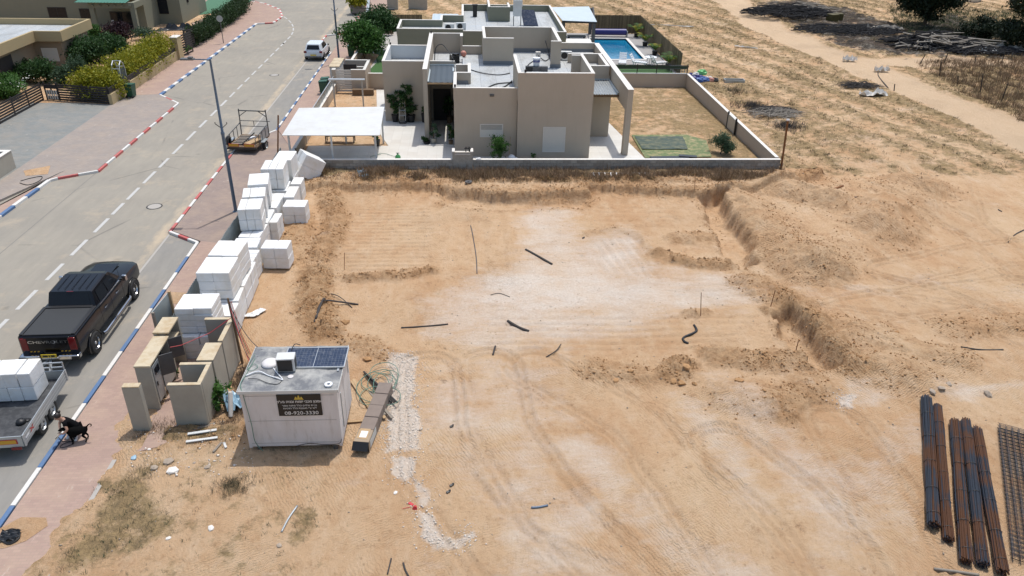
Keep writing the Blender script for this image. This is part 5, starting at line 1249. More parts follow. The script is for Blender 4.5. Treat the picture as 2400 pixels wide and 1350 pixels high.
# ---------------------------------------------------------------- masonry helpers
def GY(px, py, y):
    """point on the vertical plane at depth y"""
    v = Vector((px - 1200, py - 675, FPX)); t = y / v.dot(_Y)
    return (v.dot(_X) * t, y, CAM_H + v.dot(_U) * t)
def para(t, x0, y0, x1, y1, z0, z1, mat='stucco', cop='coping', nm='parapet'):
    o = MB().box(x0, y0, z0, x1, y1, z1-.03).build(nm, M[mat], t)
    MB().box(x0-.012, y0-.012, z1-.03, x1+.012, y1+.012, z1).build('coping', M[cop], o)
    return o
def louvre(t, x0, x1, z0, z1, y, mat='shutter', n=None, slit=0):
    f = MB().box(x0-.03,y-.03,z0-.03,x1+.03,y+.0,z0).box(x0-.03,y-.03,z1,x1+.03,y,z1+.03).box(x0-.03,y-.03,z0,x0,y,z1).box(x1,y-.03,z0,x1+.03,y,z1).build('window_frame', M['coping'], t)
    n = n or int((z1-z0)/.055); h = (z1-z0)/n
    w = MB()
    for k in range(n): w.box(x0, y-.012-.006*(k%2), z0+h*k+.004, x1, y-.002, z0+h*(k+1)-.004)
    w.box(x0, y-.004, z0, x1, y-.001, z1)
    s = w.build('roller_shutter', M[mat], f)
    if slit:
        b = MB()
        for k in range(slit): b.box(x0+.03, y-.024, z1-.06-.075*k, x1-.03, y-.02, z1-.035-.075*k)
        b.build('vent_slit', M['grey_metal'], f)
    return f
FZ = .30
# ---------------------------------------------------------------- plot round the taupe house
def yardf(X, Y):
    w = .62*sstep(8, 10, X)*(.55+1.5*(fbm(X, Y, 3.5, 61)-.35)) + .16; w = w+.25*np.exp(-((X-18.0)/.8)**2); w = w + .35*sstep(-8,-9.5,X)*0
    return FZ-.035+(fbm(X, Y, 1.2, 62)-.5)*.05, dict(pale=.1*np.ones_like(X), damp=np.zeros_like(X), weed=w+.12, groove=np.zeros_like(X), ash=np.zeros_like(X), path=np.zeros_like(X))
yg_ = heightfield('yard_ground', -10.2, 18.3, 42.28, 61.9, .2, yardf); yg_['kind'] = 'structure'
sheet('patio', [(-9.9,42.32),(-.9,42.32),(-.9,44.2),(7.9,44.2),(11.05,44.5),(9.98,52.5),(7.6,52.5),(7.6,53),(-2.3,53),(-5.53,52.15),(-6.25,60.5),(-7.0,60.5),(-5.9,50.0),(-4.9,46.8),(-9.9,46.8)], FZ, M['tile'], True)
sheet('patio', [(7.9,42.32),(11.3,42.32),(11.05,44.5),(7.9,44.2)], FZ+.001, M['tile'], True)
sheet('garden_strip', [(.5,42.32),(7.9,42.32),(7.9,44.2),(.5,44.2)], FZ-.004, M['kerb_bare'], True)
lawn = tag(sheet('artificial_turf', PX([(1480,317),(1608,316),(1655,330),(1668,368),(1512,371)], FZ), FZ+.03, M['oldturf'], True), 'worn artificial turf patch with grey netting in the walled sand yard', 'artificial turf'); del lawn['kind']
rag('shade_net', PX([(1487,322),(1600,322),(1612,352),(1505,352)], FZ), FZ+.045, M['net'], 'grey shade net half covering the artificial turf', 'netting', .02, 8)
single('weed_mat', MB().cb((0,0,.03),(2.4,.5,.04),R(3)).cb((1.2,.2,.06),(1.1,.35,.05),R(-12)), M['tarp'], (12.6,44.4,FZ+.03), 'rolled black ground sheet at the near edge of the artificial turf', 'sheeting')
# block wall
t = thing('block_wall', (4.0, 42.2, .3), 'grey concrete block wall with a white coping in front of the taupe house', 'wall')
MB().box(-11.0,42.13,.0,18.62,42.27,1.02).build('core', M['mortar'], t)
BK = MB().box(.008,.0,.007,.382,.03,.186).mesh('block', M['cblock'])
BKS = []
for row in range(4):
    x = -11.0 - (.2 if row % 2 else 0)
    while x < 18.5:
        o = bpy.data.objects.new('block', BK); COL.objects.link(o); o.parent = t
        o.location = (x-4.0, 42.095-42.2+random.uniform(-.006,.006), .24+.195*row-.3); x += .393 if len(BKS) < 1e9 else 1
MB().box(-11.02,42.08,1.023,-.80,42.31,1.055).box(.42,42.08,1.023,18.66,42.31,1.055).build('coping', M['coping'], t)
pr = MB().box(-.78,42.06,.25,.40,42.16,1.5).box(-.78,42.163,.3,-.66,42.62,1.5).box(.28,42.163,.3,.40,42.62,1.5).build('meter_pier', M['cblock'], t)
MB().box(-.80,42.04,1.503,-.64,42.64,1.56).box(.26,42.04,1.503,.42,42.64,1.56).box(-.64,42.04,1.36,.26,42.6,1.40).build('pier_cap', M['coping'], t)
MB().tube([(.0,42.4,1.4),(.0,42.4,1.7),(.2,42.4,1.72),(.2,42.4,1.4)],.04,8).tube([(-.1,42.4,1.62),(.3,42.4,1.62)],.03,6).build('water_valve', M['dark_metal'], t)
single('plastic_cover', MB().cb((0,0,.02),(.28,.2,.03),R(10)).cb((.03,0,.045),(.16,.14,.03),R(20)), M['white_plastic'], (.72,42.2,1.056), 'small white plastic cover lying on the wall coping right of the meter pier', 'cover')
# yard walls
def ywall(pts, z0, z1, label, th=.18, mat='stucco', zt2=None):
    (ax,ay),(bx,by) = pts; L = math.hypot(bx-ax, by-ay); a = math.atan2(by-ay, bx-ax); zt2 = zt2 or z1
    t = thing('garden_wall', (ax, ay, z0), label, 'wall', a)
    def q(a0, a1, y0, y1, lo0, hi0, lo1, hi1):
        vs = [(a0,y0,lo0),(a1,y0,lo1),(a1,y1,lo1),(a0,y1,lo0),(a0,y0,hi0),(a1,y0,hi1),(a1,y1,hi1),(a0,y1,hi0)]
        return MB().add(vs, [(0,3,2,1),(4,5,6,7),(0,1,5,4),(1,2,6,5),(2,3,7,6),(3,0,4,7)])
    q(0,L,-th/2,th/2,-.3,z1-z0-.03,-.3,zt2-z0-.03).build('wall_face', M[mat], t, False)
    q(-.01,L+.01,-th/2-.02,th/2+.02,z1-z0-.028,z1-z0,zt2-z0-.028,zt2-z0).build('coping', M['coping'], t, False)
    return t
ywall([(18.53,42.4),(18.2,61.9)], FZ, 1.10, 'long taupe garden wall on the field side of the bare yard, a steel gate in it', zt2=1.38)
g_ = G(1706,300,.3); t = thing('garden_gate', (18.30,50.1,FZ), 'narrow grey steel gate set in the long garden wall', 'gate')
MB().box(18.20,49.3,.3,18.24,50.9,1.25).build('panel', M['galv'], t); [MB().box(18.17,y_,.3,18.27,y_+.1,1.4).build('post', M['dark_metal'], t) for y_ in (50.9,49.2)]
ywall([(10.1,61.95),(18.1,61.95)], FZ, 1.38, 'taupe garden wall between the bare yard and the pool', zt2=1.38)
ywall([(-10.25,42.4),(-10.05,59.6)], .12, 1.0, 'taupe street wall with a railing along the red pavement', zt2=1.0)
t = thing('railing', (-10.15,51,1.0), 'slim grey railing on top of the street wall', 'railing')
m = MB().bar((-10.22,46.5,1.55),(-10.08,59.5,1.58),.05)
y = 46.6
m2 = MB(); m2.box(-10.17,46.5,1.05,-10.15,59.5,1.5)
while y < 59.4: m.bar((-10.2+.01*(y-46)/1.3,y,1.0),(-10.2+.01*(y-46)/1.3,y,1.55),.03); y += 1.1
m.build('rail', M['alu'], t); m2.build('mesh_panel', M['hoard'], t)
# gate niche by the street
t = thing('gate_house', (-8.9,61,.12), 'taupe street entrance niche with tan caps, a dark door and a slatted screen', 'entrance')
for (x0,y0,x1,y1) in ((-10.2,59.6,-9.95,60.2),(-8.75,59.6,-7.65,59.8),(-7.85,59.8,-7.65,63.0),(-9.6,62.9,-7.65,63.1),(-8.4,60.6,-7.85,60.75)): para(t, x0,y0,x1,y1,.12,2.05,cop='shutter',nm='wall')
o = MB().box(-10.45,60.2,.12,-9.75,63.1,2.1).build('cabinet', M['coping'], t); MB().box(-10.5,60.15,2.103,-9.7,61.15,2.16).box(-10.5,61.2,2.103,-9.7,62.1,2.16).box(-10.5,62.15,2.103,-9.7,63.15,2.16).build('cap', M['concrete_top'], o)
for k in range(9): MB().box(-9.95,59.66,.35+.19*k,-8.75,59.70,.50+.19*k).build('slat', M['shutter'], t)
MB().box(-9.6,61.6,.2,-8.6,61.66,2.0).build('door', M['slat_dark'], t)
ywall([(-7.6,60.9),(-5.6,60.9)], FZ, 1.5, 'short taupe wall joining the entrance niche to the house')
t = thing('planter', (-7.9,59.0,FZ), 'long dark planter trough with a little grass at the entrance niche', 'planter')
MB().box(-.75,-.2,0,.85,.2,.42).build('trough', M['wood_dark'], t, False)
t = thing('swing_frame', (-8.6,55.8,FZ), 'plain galvanised garden frame standing in the sand behind the white pergola', 'frame')
[MB().box(x_-.05,-.05,0,x_+.05,.05,1.9).build('post', M['galv'], t, False) for x_ in (-.93,1.13)]; MB().box(-1.25,-.15,1.9,1.35,.15,1.98).build('beam', M['alu'], t, False)
# white pergola
t = thing('pergola', (-7.6,45,FZ), 'white corrugated pergola roof on slender posts beside the patio', 'pergola')
A_, B_, C_, D_ = G(661,317,2.4), G(890,317,2.4), G(901,250,2.5), G(701,253,2.5)
N = 60; m = MB(); 
for k in range(N):
    s0, s1 = k/N, (k+1)/N; z = .03*(k%2); L0 = [A_[i]+(D_[i]-A_[i])*s0 for i in range(3)]; R0 = [B_[i]+(C_[i]-B_[i])*s0 for i in range(3)]; L1 = [A_[i]+(D_[i]-A_[i])*s1 for i in range(3)]; R1 = [B_[i]+(C_[i]-B_[i])*s1 for i in range(3)]
    m.add([(L0[0],L0[1],L0[2]+z),(R0[0],R0[1],R0[2]+z),(R1[0],R1[1],R1[2]+.03-z),(L1[0],L1[1],L1[2]+.03-z)],[(0,1,2,3)])
o = m.build('roof_sheet', M['white_metal'], t); sf = o.modifiers.new('t','SOLIDIFY'); sf.thickness = .03
for x,y in ((-10.1,42.7),(-7.7,42.7),(-5.2,42.7),(-10.1,47.3),(-7.6,47.3),(-5.25,47.3)): MB().box(x-.05,y-.05,FZ,x+.05,y+.05,2.38).build('post', M['white_metal'], t)
MB().bar((-10.2,42.7,2.32),(-5.0,42.7,2.32),.08).bar((-10.2,47.3,2.40),(-5.0,47.3,2.40),.08).build('beam', M['white_metal'], t)
# ---------------------------------------------------------------- the taupe house
t = thing('house', (2.0,51,FZ), 'taupe flat roofed house with white copings and several roof levels', 'house'); HZ = 3.8
def vol(x0,x1,y0,y1,z1,nm='wall_volume',mat='stucco',z0=.05): return MB().box(x0,y0,z0,x1,y1,z1).build(nm, M[mat], t)
# body
vol(-5.53,-2.36,52.15,57.35,3.42); vol(-2.358,-.15,52.35,59.5,3.40)
vol(-.68,3.08,44.78,52.345,HZ-.01); vol(-.148,3.08,52.35,57.3,HZ-.012)
vol(3.10,7.55,44.45,53.0,HZ); vol(3.082,6.6,53.003,58.25,HZ-.014); vol(6.603,9.70,50.92,58.5,HZ-.004)
vol(7.553,9.46,48.75,50.915,3.28)
def roof(pts, z, nm='roof_membrane'): return MB().add([(x,y,z) for x,y in pts],[tuple(range(len(pts)))]).build(nm, M['roof'], t)
roof([(-5.5,52.2),(-2.6,52.2),(-2.6,57.3),(-5.5,57.3)], 3.45); roof([(-2.36,52.3),(-.17,52.3),(-.17,59.4),(-2.36,59.4)], 3.44)
roof([(-.66,44.8),(3.1,44.8),(3.1,57.2),(-.16,57.2),(-.16,52.3),(-.66,52.3)], HZ); roof([(3.1,44.5),(7.5,44.5),(7.5,50.95),(9.65,50.95),(9.65,58.4),(3.1,58.4)], HZ+.004)
T = .17
for a in [(-5.55,52.13,-2.64,52.13+T,4.4),(-5.55,52.303,-5.55+T,57.2,4.4),(-5.55,57.203,-2.64,57.203+T,4.4)]: para(t,*a[:4],3.42,a[4])
MB().box(-5.375,52.31,3.46,-5.37,57.19,4.35).box(-5.37,57.19,3.46,-2.65,57.198,4.35).build('whitewash', M['white_inner'], t)
para(t,-2.63,47.9,-2.36,59.5,.05,4.87,nm='fin_wall'); para(t,-2.355,59.33,-.15,59.5,3.41,4.87); para(t,-.33,58.35,-.15,59.325,3.41,4.87)
para(t,-2.355,52.2,-.70,52.34,3.42,4.4); para(t,-.148,57.13,1.2,57.3,HZ,4.4)
para(t,-.70,44.76,3.095,44.76+T,HZ-.02,4.52); para(t,-.70,44.935,-.70+T,48.5,HZ,4.52); para(t,-.70,48.503,.36,48.503+T,HZ,4.52); para(t,.19,48.68,.36,51.2,HZ,4.52); para(t,-.6,51.203,.36,51.35,HZ,4.4)
para(t,3.08,44.43,7.57,44.43+T,HZ,5.49); para(t,3.08,44.605,3.08+T,49.3,HZ,5.49); para(t,7.40,44.605,7.57,49.2,HZ,5.49); para(t,6.82,49.203,7.57,49.37,HZ,5.49)
para(t,1.28,53.9,3.36,54.07,HZ-.03,5.6); para(t,1.28,54.075,1.45,58.05,HZ-.03,5.6); para(t,1.28,58.053,6.58,58.22,HZ-.03,5.6); para(t,6.38,53.2,6.58,58.05,HZ-.03,5.6); para(t,5.88,53.02,6.58,53.197,HZ-.03,5.6)
para(t,7.58,50.92,9.62,51.09,HZ-.02,4.45); para(t,8.15,51.093,8.32,54.6,HZ,4.45); para(t,9.42,51.093,9.62,54.6,HZ,4.45); para(t,7.3,54.603,9.73,54.77,HZ,4.45); para(t,6.585,58.33,9.74,58.5,HZ,4.45); para(t,7.40,50.2,7.57,50.915,HZ,4.45)
fn = MB().box(9.745,45.0,3.05,10.08,58.52,4.38).box(9.745,45.0,.05,10.08,45.5,3.047).build('fin_wall', M['stucco'], t); MB().box(9.73,44.98,4.383,10.095,58.54,4.41).build('coping', M['coping'], fn)
# flashing strips of bitumen at the foot of the roof walls
M['flash'] = simple('bitumen_flashing',(.17,.185,.2),.5,var=.2,sc=3)
for q_ in ((1.27,53.87,3.37,.25),(5.85,52.99,6.6,.25),(3.4,58.02,6.38,.28),(-.53,48.47,.19,.22),(6.6,58.30,9.7,.2)): MB().box(q_[0],q_[1],HZ+.006,q_[2],q_[1]+.03,HZ+q_[3]).build('flashing', M['flash'], t)
# shutters and wall lamp
a = GY(1126,320,44.78); b = GY(1178,292,44.78); louvre(t, a[0], b[0], a[2], b[2], 44.775, slit=4)
a = GY(1272,355,44.45); b = GY(1325,299,44.45); louvre(t, a[0], b[0], a[2], b[2], 44.445)
a = GY(1153,223,44.78); MB().box(a[0]-.13,44.68,a[2]-.07,a[0]+.13,44.777,a[2]+.07).build('wall_lamp', M['grey_metal'], t, bevel=.02)
# porch roofs
def corr(name, x0,x1,y0,y1,z0,z1,per,mat,par,depth=.025):
    m = MB(); n = int((x1-x0)/per*2)
    for k in range(n):
        a, b = x0+(x1-x0)*k/n, x0+(x1-x0)*(k+1)/n; h = depth*(k%2); h2 = depth*((k+1)%2)
        m.add([(a,y0,z0+h),(b,y0,z0+h2),(b,y1,z1+h2),(a,y1,z1+h)],[(0,1,2,3)])
    o = m.build(name, M[mat], par); s = o.modifiers.new('t','SOLIDIFY'); s.thickness = .01; return o
corr('porch_roof', -2.35,-.72,47.95,52.18,4.02,4.12,.35,'blue_sheet',t,.02); MB().box(-2.35,47.9,3.92,-.71,47.96,4.0).build('porch_beam', M['wood'], t)
MB().box(-2.35,52.1,4.13,-.72,52.2,4.2).box(-2.35,47.95,4.06,-2.27,52.1,4.10).box(-.82,50.6,4.06,-.72,52.1,4.12).build('gutter', M['pale_sheet'], t)
corr('porch_roof', 7.58,9.72,47.6,50.9,3.40,3.50,.16,'galv',t,.04); MB().box(7.6,47.58,3.25,9.74,47.68,3.38).box(7.62,47.7,3.28,7.72,50.9,3.38).build('porch_beam', M['wood_dark'], t)
MB().box(9.62,47.6,3.5,9.72,50.9,3.54).box(7.6,50.8,3.56,9.72,50.9,3.60).build('gutter', M['pale_sheet'], t)
# dark doorway in the porch
MB().box(-2.2,52.30,FZ,-1.0,52.345,2.5).build('door', M['slat_dark'], t); MB().box(-2.36,46.8,FZ+.004,-.72,46.92,FZ+.05).build('step', M['coping'], t)
# roof things
def ac(x, y, z, rz, label, w=.82):
    t = thing('air_conditioner', (x,y,z), label, 'air conditioner', rz, 'outdoor air conditioner units on the flat roofs')
    MB().box(-w/2,-.16,.08,w/2,.16,.62).build('casing', M['white_metal'], t, False, bevel=.02)
    Mx = Matrix.Translation((-.12,-.165,.35)) @ Matrix.Rotation(R(90),4,'X')
    MB().lathe([(.23,0),(.23,.006),(.0,.006)],24,Mx).build('fan_grille', M['black'], t, False); MB().box(-w/2+.05,-.14,0,-w/2+.1,.14,.08).box(w/2-.1,-.14,0,w/2-.05,.14,.08).build('foot', M['dark_metal'], t, False)
ac(7.25,55.5,HZ, R(-5), 'outdoor air conditioner on the taupe roof beside the small parapet well')
M['mark_blue'] = simple('bucket_print', (.04,.05,.22), .5)
t2 = thing('paint_bucket', (4.85,52.4,HZ+.3), 'large white bucket with dark blue print on the taupe roof', 'bucket')
MB().lathe([(.20,.0),(.25,.48),(.27,.48),(.27,.53),(.24,.53),(.0,.52)],20).build('body', M['white_plastic'], t2, False, smooth=True, auto=30)
for k in range(8): MB().cb((.247*math.cos(R(-150+17*k)),.247*math.sin(R(-150+17*k)),.30+.05*(k%2)),(.05,.012,.16),R(-60+17*k),0,R(10*(-1)**k)).build('print_mark', M['mark_blue'], t2, False)
t2 = thing('black_tray', (4.85,52.1,HZ+.01), 'low black crates under the white bucket on the taupe roof', 'crate'); MB().box(-.75,-.15,0,-.30,.2,.3).build('crate', M['black'], t2, False); MB().box(.30,-.15,0,.75,.2,.3).box(-.28,-.1,0,.28,.3,.28).build('crate', M['grey_metal'], t2, False)
single('junction_box', MB().box(-.17,-.12,.1,.17,.12,.42).box(-.12,-.1,0,.12,.1,.1), M['coping'], (5.3,56.2,HZ), 'small beige box with cables on the taupe roof near the high back wall', 'box')
cable('roof_hose', [(4.2,53.0,HZ+.03),(4.6,54.3,HZ+.05),(5.2,55.6,HZ+.05),(5.3,56.0,HZ+.2)], .03, M['cable_black'], 'black hose on the taupe roof left of the beige box', 'hose')
cable('roof_hose', [(5.3,55.8,HZ+.2),(5.7,55.0,HZ+.05),(6.1,56.0,HZ+.05),(6.15,57.2,HZ+.3),(5.95,57.8,HZ+.9)], .035, M['cable_black'], 'black hose rising in the back right corner of the roof enclosure', 'hose')
cable('roof_hose', [(.9,45.6,HZ+.03),(1.3,47.2,HZ+.05),(2.0,48.4,HZ+.05),(3.0,48.8,HZ+.04)], .035, M['cable_black'], 'upper of two curved black hoses on the low front roof', 'hose')
cable('roof_hose', [(1.25,45.6,HZ+.03),(1.8,46.8,HZ+.05),(2.5,47.8,HZ+.05),(3.02,49.2,HZ+.05)], .035, M['cable_black'], 'lower of two curved black hoses on the low front roof', 'hose')
cable('roof_hose', [(.4,52.2,HZ+.03),(1.2,51.2,HZ+.05),(2.2,50.8,HZ+.04),(3.0,51.3,HZ+.04)], .03, M['cable_black'], 'straight black hose crossing the middle of the low roof', 'hose')
cable('roof_hose', [(-2.2,56.5,3.5),(-2.1,56.9,4.3),(-1.6,57.0,4.5),(-1.0,55.8,4.0),(-.5,54.2,3.5)], .035, M['cable_black'], 'black hose arching inside the left roof enclosure', 'hose')
ball = MB(); ell(ball,(0,0,.22),(.22,.22,.22),14,10); single('ball', ball, simple('ball_pink',(.5,.2,.15),.5), (-.1,56.3,3.8), 'faded pink ball in the roof enclosure beside a dark box', 'ball', smooth=True)
single('dark_box', MB().cb((0,0,.25),(.6,.5,.5),R(20)).cb((.1,.05,.55),(.4,.35,.15),R(50)), M['black'], (-.75,56.0,3.46), 'dark bundled equipment beside the pink ball on the roof', 'equipment')
for i,(x,y,z) in enumerate(((-2.5,59.2,4.88),(-.6,44.85,4.53),(3.5,44.5,5.5),(-5.4,57.25,4.42),(-.82,52.27,4.42))): single('floodlight', MB().cb((0,0,.09),(.12,.08,.14)).bar((0,0,0),(0,0,.1),.03), M['black'], (x,y,z), ['small black floodlight at the far corner of the tall fin wall','small black floodlight at the front left corner of the low roof','small black floodlight on the highest front parapet','small black floodlight at the back left corner of the left wing','small black floodlight at the porch roof corner'][i], 'floodlight', group='floodlights on the parapets')
# plants and things on the patio
def foliage(name, blobs, n, size, mat, parent=None, seed=1, flat=0.0, droop=0.0, world=True):
    """n leaf blades spread through ellipsoids (cx,cy,cz,rx,ry,rz), clumped, open at the rim"""
    rg = np.random.default_rng(seed); w = np.array([b[3]*b[4]*b[5] for b in blobs])**(2/3); w = w/w.sum()
    n = int(n*1.9); nc = max(10, n//34); ci = rg.choice(len(blobs), nc, p=w); B = np.array(blobs)[ci]
    d = rg.normal(size=(nc,3)); d /= np.linalg.norm(d,axis=1)[:,None]; rr = rg.uniform(.35,1.0,nc)**(.45)
    rr *= (1+.16*rg.normal(size=nc)).clip(.7,1.25); cc = B[:,:3]+d*rr[:,None]*B[:,3:6]
    k = rg.integers(0,nc,n); cs = (np.abs(B[:,3:6]).mean(1)*.30)[k]
    p = cc[k]+rg.normal(size=(n,3))*cs[:,None]*np.array([1,1,.7])
    zmin = min(b[2]-b[5] for b in blobs); p[:,2] = np.maximum(p[:,2], zmin)
    a = rg.normal(size=(n,3)); a[:,2] *= (1-flat); a[:,2] -= droop; a /= np.linalg.norm(a,axis=1)[:,None]
    b = np.cross(a, rg.normal(size=(n,3))); b /= np.linalg.norm(b,axis=1)[:,None]
    s = size*rg.uniform(.6,1.5,n); a = a*s[:,None]; b = b*(s*.42)[:,None]
    off = np.zeros(3)
    if parent is not None and world: off = np.array(parent_root(parent).location)
    v = np.stack([p-a, p+b, p+a, p-b],1).reshape(-1,3)-off
    me = bpy.data.meshes.new(name); me.vertices.add(len(v)); me.vertices.foreach_set('co', v.ravel().astype(np.float32))
    me.loops.add(n*4); me.loops.foreach_set('vertex_index', np.arange(n*4,dtype=np.int32)); me.polygons.add(n)
    me.polygons.foreach_set('loop_start', np.arange(0,n*4,4,dtype=np.int32)); me.polygons.foreach_set('loop_total', np.full(n,4,np.int32)); me.update(calc_edges=True)
    me.materials.append(M[mat]); o = bpy.data.objects.new(name, me); COL.objects.link(o)
    if parent is not None: o.parent = parent
    return o
def plant(x, y, z, w, h, mat, label, cat='bush', n=None, size=.07, seed=1, stem=True, name='bush', group=None, blobs=None, d=None, lift=.35):
    t = thing(name, (x,y,z), label, cat, 0, group); d = d or w; r = random.Random(seed)
    if blobs is None:
        blobs = []
        for k in range(6): blobs.append((x+r.uniform(-.3,.3)*w, y+r.uniform(-.3,.3)*d, z+h*(lift+.45*r.random()), w*.3, d*.3, h*.27))
    foliage('foliage', blobs, n or int(600*w*h), size, mat, t, seed)
    if stem:
        m = MB()
        for k in range(4): m.tube([(x+r.uniform(-.05,.05),y,z-.05),(x+r.uniform(-.15,.15)*w,y+r.uniform(-.1,.1)*w,z+h*.35),(x+r.uniform(-.3,.3)*w,y+r.uniform(-.2,.2)*w,z+h*.75)], [.03,.022,.01],5)
        m.build('stem', M['bark'], t)
    return t
def pot(x, y, r, h, w, ph, mat, potmat, label, seed, size=.09, z=FZ, n=None):
    t = thing('potted_plant', (x,y,z), label, 'potted plant')
    MB().lathe([(r*.75,0),(r,h*.92),(r*1.06,h*.93),(r*1.06,h),(r*.85,h),(r*.8,h*.9),(0,h*.9)],16).build('pot', M[potmat], t, False, smooth=True, auto=30)
    rr = random.Random(seed); bl = [(x+rr.uniform(-.3,.3)*w, y+rr.uniform(-.3,.3)*w, z+h+ph*(.3+.6*k/4), w*.33, w*.33, ph*.22) for k in range(5)]
    foliage('foliage', bl, n or int(260*w*ph)+60, size, mat, t, seed)
    m = MB()
    for k in range(3): m.tube([(x,y,z+h*.9),(x+rr.uniform(-.2,.2)*w,y,z+h+ph*.8)],[.025,.012],5)
    m.build('stem', M['bark'], t); return t
pot(-4.86,52.0,.24,.5,.75,1.5,'leaf_dark','black','tall dark potted shrub at the left wing, left of the hand truck',11)
pot(-3.75,51.95,.28,.5,1.0,1.1,'leaf_dark','black','potted shrub in a wide black tub right of the hand truck',12); pot(-4.05,52.0,.2,.4,.8,2.0,'leaf_dark','black','thin tall potted plant reaching above the hand truck',13)
pot(-2.85,51.9,.2,.6,.3,.4,'leaf_dark','black','narrow dark pot beside the tall fin wall',14); pot(-2.05,47.3,.2,.35,.65,.8,'leaf_olive','concrete','pale pot with a leafy plant at the foot of the fin wall',15); pot(-2.5,47.3,.25,.15,.5,.2,'leaf_dark','black','low dark plant beside the pale pot at the fin wall',16)
pot(-.95,47.0,.15,.3,.4,1.0,'leaf_dark','wood_dark','thin plant at the right side of the porch entrance',17); pot(-1.1,51.8,.22,.45,.7,1.3,'leaf_dark','wood_dark','dark plant deep inside the shaded porch',18); pot(-5.6,46.8,.2,.4,.35,.3,'leaf_mid','black','small green plant in a square black pot at the pergola corner',19)
t = thing('hand_truck', (-4.33,51.7,FZ), 'grey hand truck leaning at the left wing between dark pots', 'hand truck')
MB().tube([(-.2,0,.15),(-.2,.12,1.1),(-.12,.14,1.3),(.12,.14,1.3),(.2,.12,1.1),(.2,0,.15)],.022,6).tube([(-.2,.05,.5),(.2,.05,.5)],.018,6).tube([(-.2,.1,.85),(.2,.1,.85)],.018,6).build('frame', M['alu'], t, False); MB().box(-.22,-.28,.03,.22,.0,.05).build('toe_plate', M['grey_metal'], t, False)
for s in (1,-1): MB().lathe([(0,-.03),(.12,-.03),(.12,.03),(0,.03)],14,Matrix.Translation((s*.25,.05,.12))@Matrix.Rotation(R(90),4,'Y'),cap=False).build('wheel', M['rubber'], t, False)
M['tank_green'] = simple('tank_green', (.05,.25,.08), .4)
t = thing('garden_sprayer', (-4.1,44.2,FZ), 'small green pressure sprayer with its hose on the white patio', 'sprayer')
MB().lathe([(.16,0),(.17,.2),(.1,.3),(.04,.32),(.04,.4),(0,.4)],16).build('tank', M['tank_green'], t, False, smooth=True, auto=30); MB().bar((-.1,0,.42),(.1,0,.42),.03).build('pump_handle', M['black'], t, False)
MB().tube([(0,0,.2),(-.3,.5,.05),(-.8,1.0,.03),(-1.2,1.1,.03),(-1.3,.8,.03),(-1.1,.9,.03),(-1.7,.5,.03),(-1.6,.0,.03),(-1.0,-.1,.03)],.012,5).build('hose', M['cable_green'], t, False)
plant(2.05,43.9,FZ,.9,1.75,'leaf_mid','narrow bright green shrub in front of the low shuttered window',n=1300,size=.055,seed=21)
plant(16.1,45.4,FZ,1.2,1.3,'leaf_olive','round grey green bush in the corner of the bare yard',n=2200,size=.05,seed=22)
plant(4.1,44.0,FZ,.3,.6,'leaf_mid','thin seedling at the foot of the tall front wall',n=60,size=.05,seed=23)
single('garbage_bag', (lambda m:(ell(m,(0,0,.22),(.25,.22,.24),10,8),ell(m,(.2,.1,.12),(.25,.2,.14),10,8),m)[2])(MB()), M['white_plastic'], (2.75,43.8,FZ), 'half filled white bag leaning in the corner beside the tall front wall', 'bag')
single('broom', MB().bar((0,0,0),(.12,.55,1.3),.025).cb((0,0,.08),(.3,.08,.14)), M['wood'], (2.6,44.1,FZ), 'broom leaning beside the white bag against the front wall', 'broom')
t = thing('garden_bench', (-8.0,47.6,FZ), 'brown garden swing bench seen under the pergola roof', 'bench'); MB().box(-.9,-.3,.42,.9,.25,.47).build('seat', M['wood_dark'], t, False)
for k in range(4): MB().cb((0,.28,.55+.13*k),(1.8,.03,.09)).build('back_slat', M['wood_dark'], t, False)
for x in (-.88,.88):
    for y in (-.28,.25): MB().box(x-.03,y-.03,0,x+.03,y+.03,.45).build('leg', M['black'], t, False)
t = thing('folding_chair', (-9.8,43.5,FZ), 'dark folded chair behind the pergola post at the street wall', 'chair'); MB().bar((-.2,0,0),(.25,.2,.9),.04).bar((.2,0,0),(-.25,.2,.9),.04).build('leg', M['black'], t, False); MB().cb((.1,.1,.45),(.45,.4,.05),0,R(10)).build('seat', M['black'], t, False)
# ---------------------------------------------------------------- green-grey house behind
slab('neighbour_yard', [(-9.2,62.1),(10.4,62.1),(10.4,69),(10.4,84.6),(-9.2,84.6)], FZ-.03, M['kerb_bare'], -.2, world=True)
sheet('neighbour_lawn', [(-8.8,62.3),(-6.4,62.3),(-6.4,67.5),(-7.0,75.0),(-8.6,75.0),(-7.9,70)], FZ, M['artgrass'], True)
sheet('planting_bed', [(-9.6,67),(-8.3,68.5),(-8.0,73),(-9.6,75)], FZ+.004, M['sand'], True)
t = thing('house', (1.5,72,FZ), 'olive green grey flat roofed house behind the taupe house', 'house'); HT = 3.9; HR = 3.3
for a in [(-5.65,-2.0,66.4,70.7),(-1.997,-.1,66.4,73.1),(-.097,8.5,65.6,79.3)]: MB().box(a[0],a[2],.05,a[1],a[3],HR-.02).build('wall_volume', M['stucco_green'], t)
MB().add([(x,y,HR) for x,y in [(-5.6,66.5),(-.1,66.5),(-.1,65.7),(8.4,65.7),(8.4,79.2),(-.1,79.2),(-.1,73),(-2.0,73),(-2.0,70.6),(-5.6,70.6)]],[tuple(range(10))]).build('roof_membrane', M['roof'], t)
